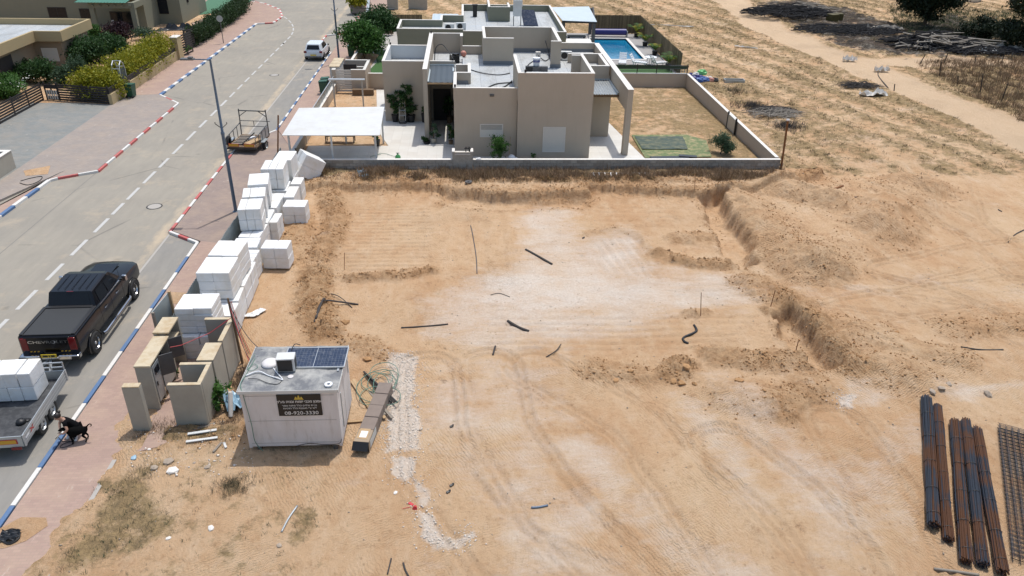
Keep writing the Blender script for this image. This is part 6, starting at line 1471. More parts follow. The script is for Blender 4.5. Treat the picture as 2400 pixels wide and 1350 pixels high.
for a in [(-5.67,66.38,-.12,66.55),(-5.67,66.553,-5.5,70.5),(-5.67,70.503,-1.98,70.67),(-2.15,70.673,-1.98,73.0),(-2.15,73.003,-.08,73.17),(-.25,73.173,-.08,79.2),(-.25,79.203,8.52,79.37),(8.35,65.8,8.52,79.2),(-.117,65.58,8.52,65.75)]: para(t,*a,HR-.03,HT,'stucco_green')
for a in [(2.2,73.5,2.37,79.2),(2.37,73.5,4.2,73.67),(4.03,73.673,4.2,76)]: para(t,*a,HR,4.6,'stucco_green')
ac(-1.3,68.6,HR,0,'left of two air conditioners on the olive roof near its front parapet'); ac(-.3,69.2,HR,R(6),'right of two air conditioners on the olive roof, fan side to the camera')
t = thing('water_heater', (4.7,71.2,HR), 'white upright solar boiler with a tilted dark collector on the olive roof', 'solar boiler')
MB().box(-.35,-.3,.9,.4,.3,2.3).build('tank', M['white_metal'], t, False, bevel=.05); MB().box(-.3,.35,1.6,.5,.6,2.7).build('tank', M['white_metal'], t, False, bevel=.05)
MB().bar((-.3,-.25,0),(-.3,-.25,.9),.04).bar((.35,-.25,0),(.35,-.25,.9),.04).bar((-.3,.25,0),(-.3,.25,.9),.04).bar((.35,.25,0),(.35,.25,.9),.04).build('stand', M['grey_metal'], t, False)
MB().add([(.6,-.2,.15),(1.9,-.5,.15),(1.6,.7,1.3),(.4,1.0,1.3)],[(0,1,2,3)]).add([(.6,-.2,.1),(1.9,-.5,.1),(1.6,.7,1.22),(.4,1.0,1.22)],[(3,2,1,0)]).build('collector', M['solar'], t, False)
single('roof_chimney', MB().box(-.2,-.2,0,.2,.2,1.0).box(-.25,-.25,1.0,.25,.25,1.1), M['dark_metal'], (1.0,76.0,HR), 'dark square vent chimney with a white cap on the olive roof', 'chimney')
single('satellite_dish', MB().lathe([(.0,0),(.3,.06),(.45,.16)],16,Matrix.Translation((0,0,.6))@Matrix.Rotation(R(75),4,'Y'),cap=False).bar((0,0,0),(0,0,.6),.05), M['white_metal'], (3.2,75.0,HR), 'white satellite dish beside the raised box of the olive roof', 'satellite dish')
t = thing('shed_roof', (-2.6,75,FZ), 'pale blue sheet roof behind the olive house', 'canopy'); corr('roof_sheet', -3.1,-.6,74.2,78.5,2.9,3.1,.5,'pale_sheet',t); [MB().box(-3.0,y_,.3,-2.9,y_+.1,2.9).build('post', M['grey_metal'], t) for y_ in (74.3,78.3)]
t = thing('carport', (11.5,80,FZ), 'pale corrugated canopy with dark posts beside the pool', 'canopy')
A_, B_, C_, D_ = G(1318,48,3.0), G(1399,51,3.0), G(1380,15,3.1), G(1292,17,3.1); m = MB(); N = 44
for k in range(N):
    f = lambda P,Q,s,z: (P[0]+(Q[0]-P[0])*s, P[1]+(Q[1]-P[1])*s, P[2]+(Q[2]-P[2])*s+z)
    m.add([f(A_,D_,k/N,.03*(k%2)),f(B_,C_,k/N,.03*(k%2)),f(B_,C_,(k+1)/N,.03*((k+1)%2)),f(A_,D_,(k+1)/N,.03*((k+1)%2))],[(0,1,2,3)])
o = m.build('roof_sheet', M['pale_sheet'], t); s = o.modifiers.new('t','SOLIDIFY'); s.thickness = .04
for x,y in ((12.5,76.0),(9.6,76.6),(13.4,84.0)): MB().box(x-.15,y-.15,FZ,x+.15,y+.15,2.95).build('post', M['grey_metal'], t)
MB().bar((9.5,76.2,2.88),(12.7,75.9,2.88),.16).bar((12.6,76.0,2.88),(13.6,84.2,2.95),.14).build('beam', M['dark_metal'], t)
t = thing('outdoor_table', (11.3,79.0,FZ), 'dark table set with white plants under the pool canopy', 'table'); MB().box(-.9,-.5,.7,.9,.5,.76).build('top', M['black'], t, False)
for x in (-.8,.8): 
    for y in (-.4,.4): MB().box(x-.04,y-.04,0,x+.04,y+.04,.7).build('leg', M['black'], t, False)
single('white_wall_slab', MB().box(0,0,0,2.4,1.9,2.3), M['coping'], (8.7,67.6,FZ), 'low white flat roofed store between the taupe house and the pool', 'store')
# pool
n = NT('pool_water'); c, f = n.brick(n.pos, (.002,.10,.22), (.002,.12,.25), (.004,.15,.28), 1.0, .02, .3, .3, 0.0)
c = n.mix(n.ramp(n.noise(.25), [(.35,0.0),(.7,1.0)]), c, (.004,.20,.36)); n.bump(n.noise(2.2,None,3,.6,1.0), .25, .05); M['water'] = n.done(c, .06, spec=.5)
DK = [(10.4,62.1),(18.35,62.1),(18.8,84.4),(10.4,84.4)]; P0, P1, P2, P3 = (12.9,71.6),(16.95,71.8),(17.0,81.7),(12.9,81.7)
m = MB(); o_ = [(10.4,62.1),(18.5,62.1),(18.9,84.4),(10.4,84.4)]; i_ = [P0,P1,P2,P3]
for k in range(4):
    a,b = o_[k],o_[(k+1)%4]; c_,d_ = i_[k],i_[(k+1)%4]; m.quad((*a,FZ),(*b,FZ),(*d_,FZ),(*c_,FZ)); m.quad((*c_,FZ),(*d_,FZ),(*d_,-1.2),(*c_,-1.2))
t = thing('swimming_pool', (14.9,76.5,FZ), 'blue rectangular swimming pool with a pale deck behind a bamboo fence', 'pool'); m.build('deck', M['pool_deck'], t)
MB().add([(*p,FZ-.14) for p in i_],[(0,1,2,3)]).build('water_surface', M['water'], t)
m = MB()
for a,b in zip(i_, i_[1:]+i_[:1]): m.bar((*a,FZ+.02),(*b,FZ+.02),.30,.05)
m.build('pool_edge', M['coping'], t)
sheet('artificial_turf', [(11.5,62.3),(18.3,62.3),(18.4,69.6),(11.5,69.6)], FZ+.006, M['artgrass'], True)
M['cover_blue'] = simple('pool_cover_blue', (.022,.022,.16), .45, var=.1)
t = thing('pool_cover_reel', (15.3,82.6,FZ), 'dark blue rolled pool cover on a reel at the far end of the pool', 'pool cover'); MB().lathe([(0,-1.75),(.32,-1.75),(.32,1.75),(0,1.75)],16,Matrix.Translation((0,0,.5))@Matrix.Rotation(R(90),4,'Y'),cap=False).build('roll', M['cover_blue'], t, False, smooth=True, auto=40)
for s in (1,-1): MB().box(s*1.85-.04,-.35,0,s*1.85+.04,.35,.62).build('stand', M['galv'], t, False)
M['bamboo'] = simple('bamboo_screen', (.15,.11,.06), .9, var=.3, sc=4); M['bamboo2'] = simple('bamboo_pole', (.20,.15,.08), .85, var=.3, sc=6, rnd=.35)
def bamboo(name, a, b, h, label):
    L = math.hypot(b[0]-a[0], b[1]-a[1]); rz = math.atan2(b[1]-a[1], b[0]-a[0]); t = thing(name, (a[0],a[1],FZ), label, 'fence', rz)
    MB().box(0,.012,0,L,.03,h-.05).build('backing', M['bamboo'], t, False); n = min(280,int(L/.1)); me = MB().box(-.034,-.03,0,.034,.012,h).mesh('cane', M['bamboo2'])
    for k in range(n):
        o = bpy.data.objects.new('cane', me); COL.objects.link(o); o.parent = t; o.location = (L*(k+.5)/n, random.uniform(-.006,.006), random.uniform(-.09,0.02)); o.scale = (L/n/.1,1,1)
bamboo('bamboo_fence', (13.6,84.6), (18.95,84.7), 1.9, 'bamboo screen behind the far end of the pool')
bamboo('bamboo_fence', (18.95,84.6), (18.75,66.2), 1.85, 'long bamboo screen beside the pool on the field side')
bamboo('wood_fence', (-9.4,84.7), (-4.5,84.8), 1.7, 'dark wooden fence left of the olive house')
t = thing('mesh_fence', (14,62.0,1.38), 'green mesh fence on the garden wall in front of the pool chairs', 'fence')
MB().box(11.5,61.98,1.75,18.2,62.0,1.98).build('mesh', simple('green_mesh',(.025,.05,.03),.8), t); MB().bar((11.5,62.0,2.02),(18.2,62.0,2.02),.04).bar((11.5,62.0,1.55),(18.2,62.0,1.55),.035).bar((11.5,62.0,1.72),(18.2,62.0,1.72),.035).build('rail', M['dark_metal'], t)
for x in (12.0,14.0,15.6,18.15): MB().box(x-.03,61.97,1.38,x+.03,62.03,2.1).build('post', M['dark_metal'], t)
def lounger(x, y, rz, label, up=True):
    t = thing('sun_lounger', (x,y,FZ), label, 'sun lounger', rz, 'white plastic sun loungers at the pool')
    sl_ = thing('slats', (0,0,0), None, None) if False else None
    for k in range(6): MB().cb((0,-.75+.2*k,.36),(.6,.16,.03)).build('slat', M['white_plastic'], t, False)
    for k in range(4): MB().cb((0,.45+.10*k,.42+.16*k),(.6,.03,.13),0,R(-35)).build('back_slat', M['white_plastic'], t, False)
    MB().box(-.33,-.85,.30,-.29,.5,.38).box(.29,-.85,.30,.33,.5,.38).bar((-.31,.4,.35),(-.31,.85,1.0),.04).bar((.31,.4,.35),(.31,.85,1.0),.04).build('frame', M['white_plastic'], t, False)
    for xx in (-.31,.31):
        for yy in (-.7,.35): MB().box(xx-.03,yy-.03,0,xx+.03,yy+.03,.32).build('leg', M['white_plastic'], t, False)
lounger(14.3,69.6,R(-12),'white lounger with raised back, leftmost at the pool edge')
lounger(15.7,69.4,R(60),'white lounger lying crosswise in the middle of the row'); lounger(17.5,69.2,R(110),'white lounger turned away beside the round white table')
t = thing('round_table', (16.9,69.7,FZ), 'round white plastic table among the loungers', 'table'); MB().lathe([(.0,.68),(.55,.68),(.55,.72),(0,.72)],24).build('top', M['white_plastic'], t, False)
for k in range(4): MB().bar((.4*math.cos(k*1.57),.4*math.sin(k*1.57),0),(.3*math.cos(k*1.57),.3*math.sin(k*1.57),.68),.05).build('leg', M['white_plastic'], t, False)
single('grey_table', MB().box(-.6,-.5,.68,.6,.5,.73).bar((-.5,-.4,0),(-.5,-.4,.68),.05).bar((.5,-.4,0),(.5,-.4,.68),.05).bar((.5,.4,0),(.5,.4,.68),.05).bar((-.5,.4,0),(-.5,.4,.68),.05), M['galv'], (18.0,64.4,FZ+.3), 'grey square table behind the green mesh fence', 'table')
def palm(x, y, h, label, seed, mat='leaf_yellow'):
    t = thing('palm', (x,y,FZ), label, 'palm', 0, 'young palms along the bamboo screen'); r = random.Random(seed)
    MB().lathe([(.22,0),(.28,.4),(.25,.4),(0,.38)],12).build('pot', M['black'], t, False)
    for k in range(13):
        a = r.uniform(0,6.28); L = h*r.uniform(.5,.8); m = MB(); pts = []
        for j in range(7): s = j/6; pts.append(Vector((math.cos(a)*L*.75*s, math.sin(a)*L*.75*s, .5+L*(1.35*s-.85*s*s))))
        for j in range(6):
            p, q = pts[j], pts[j+1]; dv = (q-p).normalized(); sd = dv.cross(Vector((0,0,1))).normalized(); w = .34*math.sin(math.pi*(j+1)/7.5)+.05
            for s_ in (1,-1):
                for u in (0,.5): b0 = p.lerp(q,u); m.add([b0, b0+dv*.06, b0+sd*s_*w+dv*.16-Vector((0,0,.08))],[(0,1,2)])
        m.tube(pts,.012,4); m.build('frond', M['leaf_mid'] if k%3 else M[mat], t, False)
palm(18.2,82.6,1.9,'yellow green palm in the far corner by the bamboo screen',1); palm(18.15,78.0,1.8,'second palm from the far corner by the bamboo screen',2); palm(18.2,73.8,1.4,'dark small palm at the middle of the bamboo screen',3); palm(18.2,68.3,2.0,'largest palm nearest the loungers',4)
plant(-9.2,71.6,FZ,3.0,3.6,'leaf_mid','large bright green tree beside the second street lamp','tree',n=5500,size=.13,seed=31,name='tree',lift=.45)
plant(-7.9,74.6,FZ,3.0,3.4,'leaf_dark','darker green tree behind the bright one beside the olive house','tree',n=4500,size=.13,seed=32,name='tree',lift=.45)
t = thing('planter_box', G(840,31,.1), 'weathered grey planter box of tall grass at the top of the road', 'planter'); MB().box(-.85,-.6,.08,.85,.6,1.0).build('box', M['wood_grey'], t, False); MB().box(-.7,-.5,0,-.2,.5,.08).box(.2,-.5,0,.7,.5,.08).build('foot', M['black'], t, False)
gx, gy, _ = G(840,31,.1); foliage('grass', [(gx,gy,1.5,.9,.6,.7)], 1500, .16, 'leaf_yellow', t, 5)
t = thing('garden_lamp_frame', (-7.6,82.6,FZ), 'tall thin black frame with a hanging lamp left of the olive house', 'lamp'); MB().bar((0,0,0),(0,0,2.5),.06).bar((0,0,2.5),(-4,.2,2.6),.06).build('frame', M['black'], t, False); MB().cb((.1,0,2.5),(.7,.3,.12)).build('lamp_shade', M['black'], t, False); MB().cb((-.3,0,.35),(1.0,.4,.5)).build('bench_box', M['wood_dark'], t, False)
ywall([(-9.75,64.0),(-9.55,76)], .12, 1.15, 'grey street wall in front of the bright green tree', mat='stucco'); 
t = thing('carport', (-10.3,84,.12), 'open white topped carport frame of black posts at the street', 'carport'); MB().bar((-10.0,83,2.4),(-11.0,94,2.4),.28,.15).build('beam', M['alu'], t)
for x,y in ((-10.0,83),(-10.3,85),(-10.9,93.5)): MB().box(x-.06,y-.06,.1,x+.06,y+.06,2.35).build('post', M['black'], t)
# far concrete stub building at the top
t = thing('concrete_stub', (-5,101,.1), 'low grey concrete wall end at the top edge beyond the sand', 'wall'); [MB().box(x_,99.5,0,x2_,100.1,2.4).build('wall', M['concrete'], t) for x_,x2_ in ((-9.5,-8.2),(-6.9,-4.6))]
# ---------------------------------------------------------------- left side of the street
slab('garden_soil', [(-25.95,57.0),(-25.95,78),(-33,97),(-60,97),(-60,57.0)], .13, M['sand'], -.2, world=True)
sheet('garden_soil', [(-31.8,34),(-31.6,57.2),(-60,57.2),(-60,34)], .126, M['sand'], True)
sheet('garden_paving', PX([(445,55),(540,20),(470,0),(440,0),(400,60),(355,75)], .15), .15, M['sand'], True)
sheet('neighbour_lawn', [(-27.2,97),(-27.2,112),(-33.5,112),(-31.5,93)], .18, simple('turf_pale',(.06,.16,.09),.9,var=.3,sc=6), True)
t = thing('house', (-38,66,.1), 'tan flat roofed house with a wide parapet at the left edge', 'house')
XE = -32.6; YB = 71.3; YF = 65.6; XN = -34.7; ZT = 3.55
MB().box(-52,YF+.5,.05,XE-.45,YB-.2,2.75).build('wall_volume', M['stucco_brown'], t); MB().box(-52,55,.05,XN-.55,YF+.497,2.75).build('wall_volume', M['stucco_brown'], t)
def band(x0,y0,x1,y1): MB().box(x0,y0,2.75,x1,y1,ZT).build('parapet', M['stucco_tan'], t)
band(XE-.2,YF+.2,XE,YB-.2); band(-52,YB-.2,XE,YB); band(XN,YF,XE,YF+.197); band(XN-.2,52,XN,YF+.197); 
MB().box(-52,YF+.2,2.753,XE-.2,YB-.2,3.05).box(-52,52,2.753,XN-.2,YF+.2,3.048).build('roof_slab', M['roof'], t)
a = GY(107,88,YF+.49); louvre(t, XE-2.1, XE-.9, 1.1, 2.1, YF+.494)
MB().box(-39.6,58.0,3.05,-38.8,59.5,4.0).build('roof_box', M['stucco_tan'], t)
MB().bar((-38.6,67.5,3.05),(-38.7,67.5,3.7),.12).build('vent_pipe', M['galv'], t); 
MB().box(XN-.56,60.5,.2,XN-.54,62.5,2.4).build('garage_recess', M['slat_dark'], t)
t = thing('house', (-38,90,.1), 'grey house with dark windows and a green roofed porch on the left', 'house')
MB().box(-56,86.3,.05,-36.2,97,7).build('wall_volume', M['stucco_green'], t); MB().box(-36.197,84.6,.05,-33.05,97,7).build('wall_volume', M['stucco_green'], t)
MB().box(-33.047,88.2,.05,-30.6,97,7).build('wall_volume', M['stucco_green'], t)
for (p0,p1,yy) in (((116,41),(153,17),86.3),((190,43),(210,20),86.3)):
    a = GY(*p0,yy); b = GY(*p1,yy); f = MB().box(a[0],yy-.03,a[2],b[0],yy-.003,b[2]).build('window', M['dark_metal'], t); MB().box(a[0]+.08,yy-.04,a[2]+.08,(a[0]+b[0])/2-.03,yy-.031,b[2]-.08).box((a[0]+b[0])/2+.03,yy-.04,a[2]+.08,b[0]-.08,yy-.031,b[2]-.08).build('pane', M['glass_dark'], f)
a = GY(264,62,84.6); b = GY(306,27,84.6); f = MB().box(a[0],84.56,.2,b[0],84.597,b[2]).build('glass_door', M['dark_metal'], t); MB().box(a[0]+.1,84.545,.3,(a[0]+b[0])/2-.04,84.559,b[2]-.1).box((a[0]+b[0])/2+.04,84.545,.3,b[0]-.1,84.559,b[2]-.1).build('pane', M['glass_dark'], f)
MB().box(-32.9,88.15,1.2,-31.9,88.197,3.0).build('window', M['glass_dark'], t); MB().box(-30.597,90.5,2.0,-30.56,91.1,3.3).build('window', M['glass_dark'], t)
pc = [(x,81.6) for x in (-36.9,-32.95)]
for x,y in pc: MB().box(x-.22,y-.2,.1,x+.22,y+.2,2.8).build('porch_column', M['stucco_green'], t)
MB().box(-37.15,81.4,2.803,-32.7,81.8,3.35).box(-33.1,81.8,2.803,-32.7,84.6,3.35).build('porch_beam', M['stucco_green'], t)
corr('porch_roof', -38.2,-33.3,80.9,84.5,3.40,3.75,.3,'green_sheet',t)
for k in range(6): MB().box(-36.8+.72*k,81.25,3.0,-36.6+.72*k,81.395,3.15).build('beam_end', M['stucco_green'], t)
t = thing('white_building', (-52,103,.1), 'white rendered building at the top left corner', 'building'); MB().box(-75,101,.05,-46,112,6).build('wall', M['coping'], t); MB().box(-57.5,100.95,1,-55,100.99,4.5).build('window', M['glass_dark'], t)
t = thing('yard_wall', (-50,92,.1), 'grey concrete yard wall with a white top in front of the white building', 'wall'); MB().box(-60,99.2,.05,-46,99.4,3.2).build('wall', M['concrete'], t); MB().box(-60,99.15,3.203,-46,99.45,3.3).build('coping', M['coping'], t)
# tan street wall and dark fences
xw = -25.83; yg = 56.6
t = thing('street_wall', (xw,64,.1), 'low tan street wall carrying dark slats along the red pavement', 'wall')
MB().box(xw-.12,yg,.05,xw+.12,59.2,.86).box(xw-.12,60.3,.05,xw+.12,71.2,.90).box(xw-.14,59.2,.05,xw+.14,59.35,1.0).box(xw-.14,60.2,.05,xw+.14,60.3,1.0).build('wall_face', M['stucco_tan'], t)
MB().box(xw-.3,71.2,.05,xw+.3,72.3,2.0).build('end_pillar', M['stucco_tan'], t); MB().box(xw-.33,71.17,2.003,xw+.33,72.33,2.06).build('pillar_cap', M['coping'], t)
for k in range(3): MB().box(xw-.03,yg+.02,.93+.13*k,xw+.03,71.15,1.04+.13*k).build('slat', M['slat_dark'], t)
for k in range(9): MB().box(xw-.05,yg+1.75*k+.1,.87,xw-.032,yg+1.75*k+.16,1.34).build('post', M['slat_dark'], t)
t = thing('arch', (-25.9,59.8,.1), 'white tubular garden arch over the dark gate beside the green bin', 'arch')
for yy in (59.35,): pass
for dx in (0,-.55):
    MB().tube([(dx,-.5,0),(dx,-.5,1.7),(dx,-.35,2.2),(dx,-.0,2.45),(dx,.35,2.2),(dx,.5,1.7),(dx,.5,0)],.04,7).build('hoop', M['alu'], t, False)
[MB().tube([(0,y_,z_),(-.55,y_,z_)],.03,6).build('tie_bar', M['alu'], t, False) for y_,z_ in ((0,2.45),(-.45,1.95),(.45,1.95))]; MB().box(-.03,-.48,.1,.0,.48,1.9).build('gate_leaf', simple('garden_gate_green',(.03,.045,.04),.6), t, False)
def slatfence(a, b, h, label, n=7, gap=.3, z=.12):
    L = math.hypot(b[0]-a[0],b[1]-a[1]); t = thing('slat_fence', (a[0],a[1],z), label, 'fence', math.atan2(b[1]-a[1],b[0]-a[0])); p = h/n
    for k in range(n): MB().box(0,-.012,p*k+.04,L,.012,p*(k+1)+.04-p*gap).build('slat', M['slat_dark'], t, False)
    m = max(2,int(L/1.9)); 
    for k in range(m+1): MB().box(L*k/m-.04,.013,0,L*k/m+.04,.08,h+.06).build('post', M['slat_dark'], t, False)
    return t
slatfence((-29.9,57.55),(xw-.1,56.65),1.25,'dark slat fence closing the driveway, right of the small gate')
t = slatfence((-30.9,57.75),(-29.95,57.6),1.25,'small gate with upright pale bars in the dark driveway fence',3)
for k in range(5): MB().box(.1+.18*k,-.03,.1,.2+.18*k,-.014,.75).build('upright', M['shutter'], t, False)
slatfence((-31.3,44.0),(-31.1,57.7),1.25,'dark slat fence running to the left edge of the frame')
t = thing('low_wall', (-25.9,43,.1), 'short grey wall stub at the left edge beside the apron', 'wall'); MB().box(-27.6,43.1,.05,-26.0,43.35,1.15).box(-26.22,39.5,.05,-26.0,43.097,1.15).build('wall', M['concrete'], t); MB().box(-27.6,43.08,1.153,-25.98,43.37,1.19).box(-26.24,39.5,1.153,-25.98,43.077,1.19).build('coping', M['coping'], t)
t = slatfence((-25.7,72.4),(-25.4,74.6),1.9,'open dark slat gate beside the tan end pillar',9,.4)
t = slatfence((-26.2,75.2),(-25.8,76.6),1.8,'narrow dark slat panel before the clipped hedge',9,.4)
# plants
def bushpx(px, py, w, h, mat, label, seed, n=None, size=.09, cat='bush', d=None, z=.13, **k):
    x, y, _ = G(px, py, z); return plant(x, y, z, w, h, mat, label, cat, n or int(900*w), size, seed, d=d, **k)
bushpx(205,160,3.2,2.6,'leaf_dark','broad dark green shrub under the roof edge of the tan house',41,4500,.10); bushpx(275,140,2.6,2.3,'leaf_dark','dark green shrub between the broad one and the long yellow hedge',42,3600,.10)
bushpx(110,195,2.4,1.7,'leaf_dark','dark shrub in front of the garage recess',43,2400); bushpx(165,198,1.9,1.5,'leaf_olive','reddish green shrub left of the little standard tree',44,1800,.08); bushpx(60,192,2.2,1.5,'leaf_dark','dark shrub behind the flowering bush',46,2000)
bushpx(35,225,2.6,1.5,'leaf_mid','green bush dotted with white flowers at the left fence',45,3800,.09)
x,y,_ = G(35,225,.13); 
foliage('flowers', [(x,y,1.25,1.1,1.0,.35)], 90, .06, 'flower', [o for o in bpy.data.objects if o.get('label','').startswith('green bush dotted')][0], 7)
bushpx(197,205,1.2,1.9,'leaf_olive','small blue green standard tree before the short yellow hedge',47,1500,.06,'tree',name='tree',lift=.6)
bushpx(283,102,2.6,1.9,'leaf_purple','dark purple shrub in front of the porch',48,2600,.10); bushpx(218,98,1.9,1.7,'leaf_mid','bright green shrub at the corner of the tan roof',49,1800); bushpx(350,92,2.6,1.0,'leaf_olive','low grey green shrub at the foot of the porch column',50,1600,.07)
def hedge(a, b, w, h, mat, label, n, seed, z=.13, size=.09):
    t = thing('hedge', (a[0],a[1],z), label, 'hedge'); L = math.hypot(b[0]-a[0],b[1]-a[1]); k = max(2,int(L/(w*.45))); r = random.Random(seed)
    bl = [(a[0]+(b[0]-a[0])*i/k+r.uniform(-.1,.1), a[1]+(b[1]-a[1])*i/k, z+h*(.52+r.uniform(-.04,.06)), w*.52, w*.5, h*.48) for i in range(k+1)]
    foliage('foliage', bl, n, size, mat, t, seed); m = MB()
    for i in range(k): m.bar((bl[i][0],bl[i][1],z),(bl[i][0],bl[i][1],z+h*.6),.05)
    m.build('stem', M['bark'], t); 
hedge((-26.9,61.6),(-26.9,70.6),1.9,2.2,'leaf_yellow','long yellow green hedge behind the tan street wall',14000,51); hedge((-28.2,58.6),(-26.7,58.2),1.9,2.0,'leaf_yellow','short rounded yellow green hedge left of the white arch',8000,52)
q = PX([(455,108),(500,78),(545,48),(572,22),(568,0)], .13); hedge(q[0],q[1],1.3,1.7,'leaf_hedge','near stretch of the clipped dark hedge along the pavement',4500,53); hedge(q[1],q[2],1.3,1.7,'leaf_hedge','middle stretch of the clipped dark hedge along the pavement',4500,54); hedge(q[2],q[3],1.3,1.7,'leaf_hedge','far stretch of the clipped dark hedge at the road bend',4500,55); hedge(q[3],q[4],1.3,1.6,'leaf_hedge','last stretch of the dark hedge at the top edge',3000,56)
x,y,_ = G(524,101,.12); t = thing('road_sign', (x,y,.12), 'round traffic sign seen from behind beside the dark hedge', 'sign'); MB().bar((0,0,0),(0,0,2.4),.06).build('post', M['grey_metal'], t, False); MB().lathe([(0,-.012),(.3,-.012),(.3,.012),(0,.012)],22,Matrix.Translation((0,-.05,2.3))@Matrix.Rotation(R(90),4,'X'),cap=False).build('disc', M['galv'], t, False)
pl_ = MB(); 
x,y,_ = G(395,70,.15); single('tarp_heap', MB().grid(lambda u,v:(4.2*u-1.2, 1.6*v-.8+.9*u, .02+.55*math.sin(math.pi*u)*math.sin(math.pi*v)*abs(math.sin(9*u+3*v)+.6*math.sin(17*u-11*v))*(.6+.4*math.sin(23*v+5*u))), 34, 16), M['tarp'], (x,y,.15), 'heap of black sheeting on the bare garden ground', 'tarpaulin')
x,y,_ = G(262,76,.13); t = thing('plastic_chair', (x,y+1.0,.13), 'white plastic chair behind the purple shrub', 'chair', R(20)); MB().box(-.25,-.25,.42,.25,.25,.46).build('seat', M['white_plastic'], t, False)
for k in range(4): MB().box(-.22+.13*k,.23,.46,-.16+.13*k,.26,.95).build('back_slat', M['white_plastic'], t, False)
MB().box(-.25,.225,.95,.25,.265,1.02).build('back_rail', M['white_plastic'], t, False)
for a in (-.22,.22):
    for b in (-.22,.22): MB().box(a-.02,b-.02,0,a+.02,b+.02,.42).build('leg', M['white_plastic'], t, False)
x,y,_ = G(442,128,.12); plant(x,y,.12,.6,.9,'leaf_mid','tiny sapling in the pavement before the tan end pillar',n=90,size=.07,seed=61)
cable('loose_hose', [(-24.6,40.9,.14),(-24.0,40.6,.14),(-23.7,41.2,.14),(-23.9,41.9,.14),(-24.4,41.6,.14),(-24.7,41.2,.14)], .02, M['black'], 'loose dark hose curled on the sand patch by the left kerb', 'hose')
# tree pits of sand in the pavements
def pit(px, lab): 
    o = MB().add([(x,y,.128) for x,y in PX(px,.128)],[tuple(range(len(px)))]).build('tree_pit', M['sand'], kind='structure'); return o
pit([(0,1238),(50,1212),(108,1213),(112,1232),(60,1268),(10,1285),(0,1285)],''); pit([(385,712),(437,712),(440,686),(395,684)],''); pit([(55,400),(118,388),(112,408),(60,412)],'')
cable('black_loop', [G(5,1268,.15),G(22,1275,.15),G(43,1262,.17),G(45,1246,.17),G(28,1240,.15),G(8,1248,.15),G(3,1262,.15),G(20,1272,.16),G(40,1262,.18)], .022, M['black'], 'loop of black hose lying in the sand pit at the bottom left corner', 'hose')

x,y,_ = G(22,1258,.14); single('film_scrap', MB().grid(lambda u,v:(.5*u-.25,.36*v-.18,.03+.10*abs(math.sin(7*u+5*v)*math.cos(9*v-4*u))),12,10), M['tarp'], (x,y,.13), 'crumpled black film inside the hose loop at the bottom left', 'film')
# ---------------------------------------------------------------- loose ground cover, stones and litter
def tufts(name, P, h, blades, mat, label, cat, seed=1, spread=.5, width=.05, lean=.5):
    """P: (n,3) roots; h: height or array. One object, since nobody could count them"""
    rg = np.random.default_rng(seed); n = len(P); N = n*blades; k = np.repeat(np.arange(n), blades)
    hh = (np.full(n, h) if np.isscalar(h) else h)[k]*rg.uniform(.5,1.15,N)
    a = rg.uniform(0, 2*np.pi, N); q = rg.uniform(0, 1, N)**.6*lean
    base = P[k]+np.stack([rg.normal(size=N),rg.normal(size=N),np.zeros(N)],1)*(hh*spread*.35)[:,None]; base[:,2] -= .02
    tip = base+np.stack([np.cos(a)*q*hh, np.sin(a)*q*hh, hh*(1-.45*q)],1)
    b = a+rg.uniform(.8,2.2,N); w = (hh*width)[:,None]*np.stack([np.cos(b),np.sin(b),np.zeros(N)],1)
    v = np.stack([base-w, base+w, tip],1).reshape(-1,3); c = v.mean(0); v = v-np.array([c[0],c[1],0])
    me = bpy.data.meshes.new(name); me.vertices.add(len(v)); me.vertices.foreach_set('co', v.ravel().astype(np.float32))
    me.loops.add(N*3); me.loops.foreach_set('vertex_index', np.arange(N*3,dtype=np.int32)); me.polygons.add(N)
    me.polygons.foreach_set('loop_start', np.arange(0,N*3,3,dtype=np.int32)); me.polygons.foreach_set('loop_total', np.full(N,3,np.int32)); me.update(calc_edges=True)
    me.materials.append(M[mat]); o = bpy.data.objects.new(name, me); COL.objects.link(o); o.location = (c[0],c[1],0)
    return tag(o, label, cat, kind='stuff')
_OC = np.array([[1,0,0],[-1,0,0],[0,1,0],[0,-1,0],[0,0,1],[0,0,-1]],float); _OF = np.array([[0,2,4],[2,1,4],[1,3,4],[3,0,4],[2,0,5],[1,2,5],[3,1,5],[0,3,5]])
def stones(name, P, s, mat, label, cat, seed=1, flat=.6, sink=.3):
    rg = np.random.default_rng(seed); n = len(P); th = rg.uniform(0,6.28,n)
    sc = s[:,None]*rg.uniform(.55,1.25,(n,3)); sc[:,2] *= flat
    v = _OC[None]*(1+.35*rg.normal(size=(n,6,3))*.5)*sc[:,None,:]
    # crown vertices pushed out so that they read as lumps
    x = v[...,0]*np.cos(th)[:,None]-v[...,1]*np.sin(th)[:,None]; y = v[...,0]*np.sin(th)[:,None]+v[...,1]*np.cos(th)[:,None]
    v = np.stack([x,y,v[...,2]],-1)+P[:,None,:]+np.array([0,0,1])*(sc[:,2]*(1-sink))[:,None,None]
    c = P.mean(0); v = v-np.array([c[0],c[1],0]); F = (_OF[None]+6*np.arange(n)[:,None,None]).reshape(-1,3).astype(np.int32)
    me = bpy.data.meshes.new(name); me.vertices.add(n*6); me.vertices.foreach_set('co', v.ravel().astype(np.float32))
    me.loops.add(F.size); me.loops.foreach_set('vertex_index', F.ravel()); me.polygons.add(len(F))
    me.polygons.foreach_set('loop_start', np.arange(0,F.size,3,dtype=np.int32)); me.polygons.foreach_set('loop_total', np.full(len(F),3,np.int32)); me.update(calc_edges=True)
    me.materials.append(M[mat]); o = bpy.data.objects.new(name, me); COL.objects.link(o); o.location = (c[0],c[1],0)
    return tag(o, label, cat, kind='stuff')
_rg = np.random.default_rng(11)
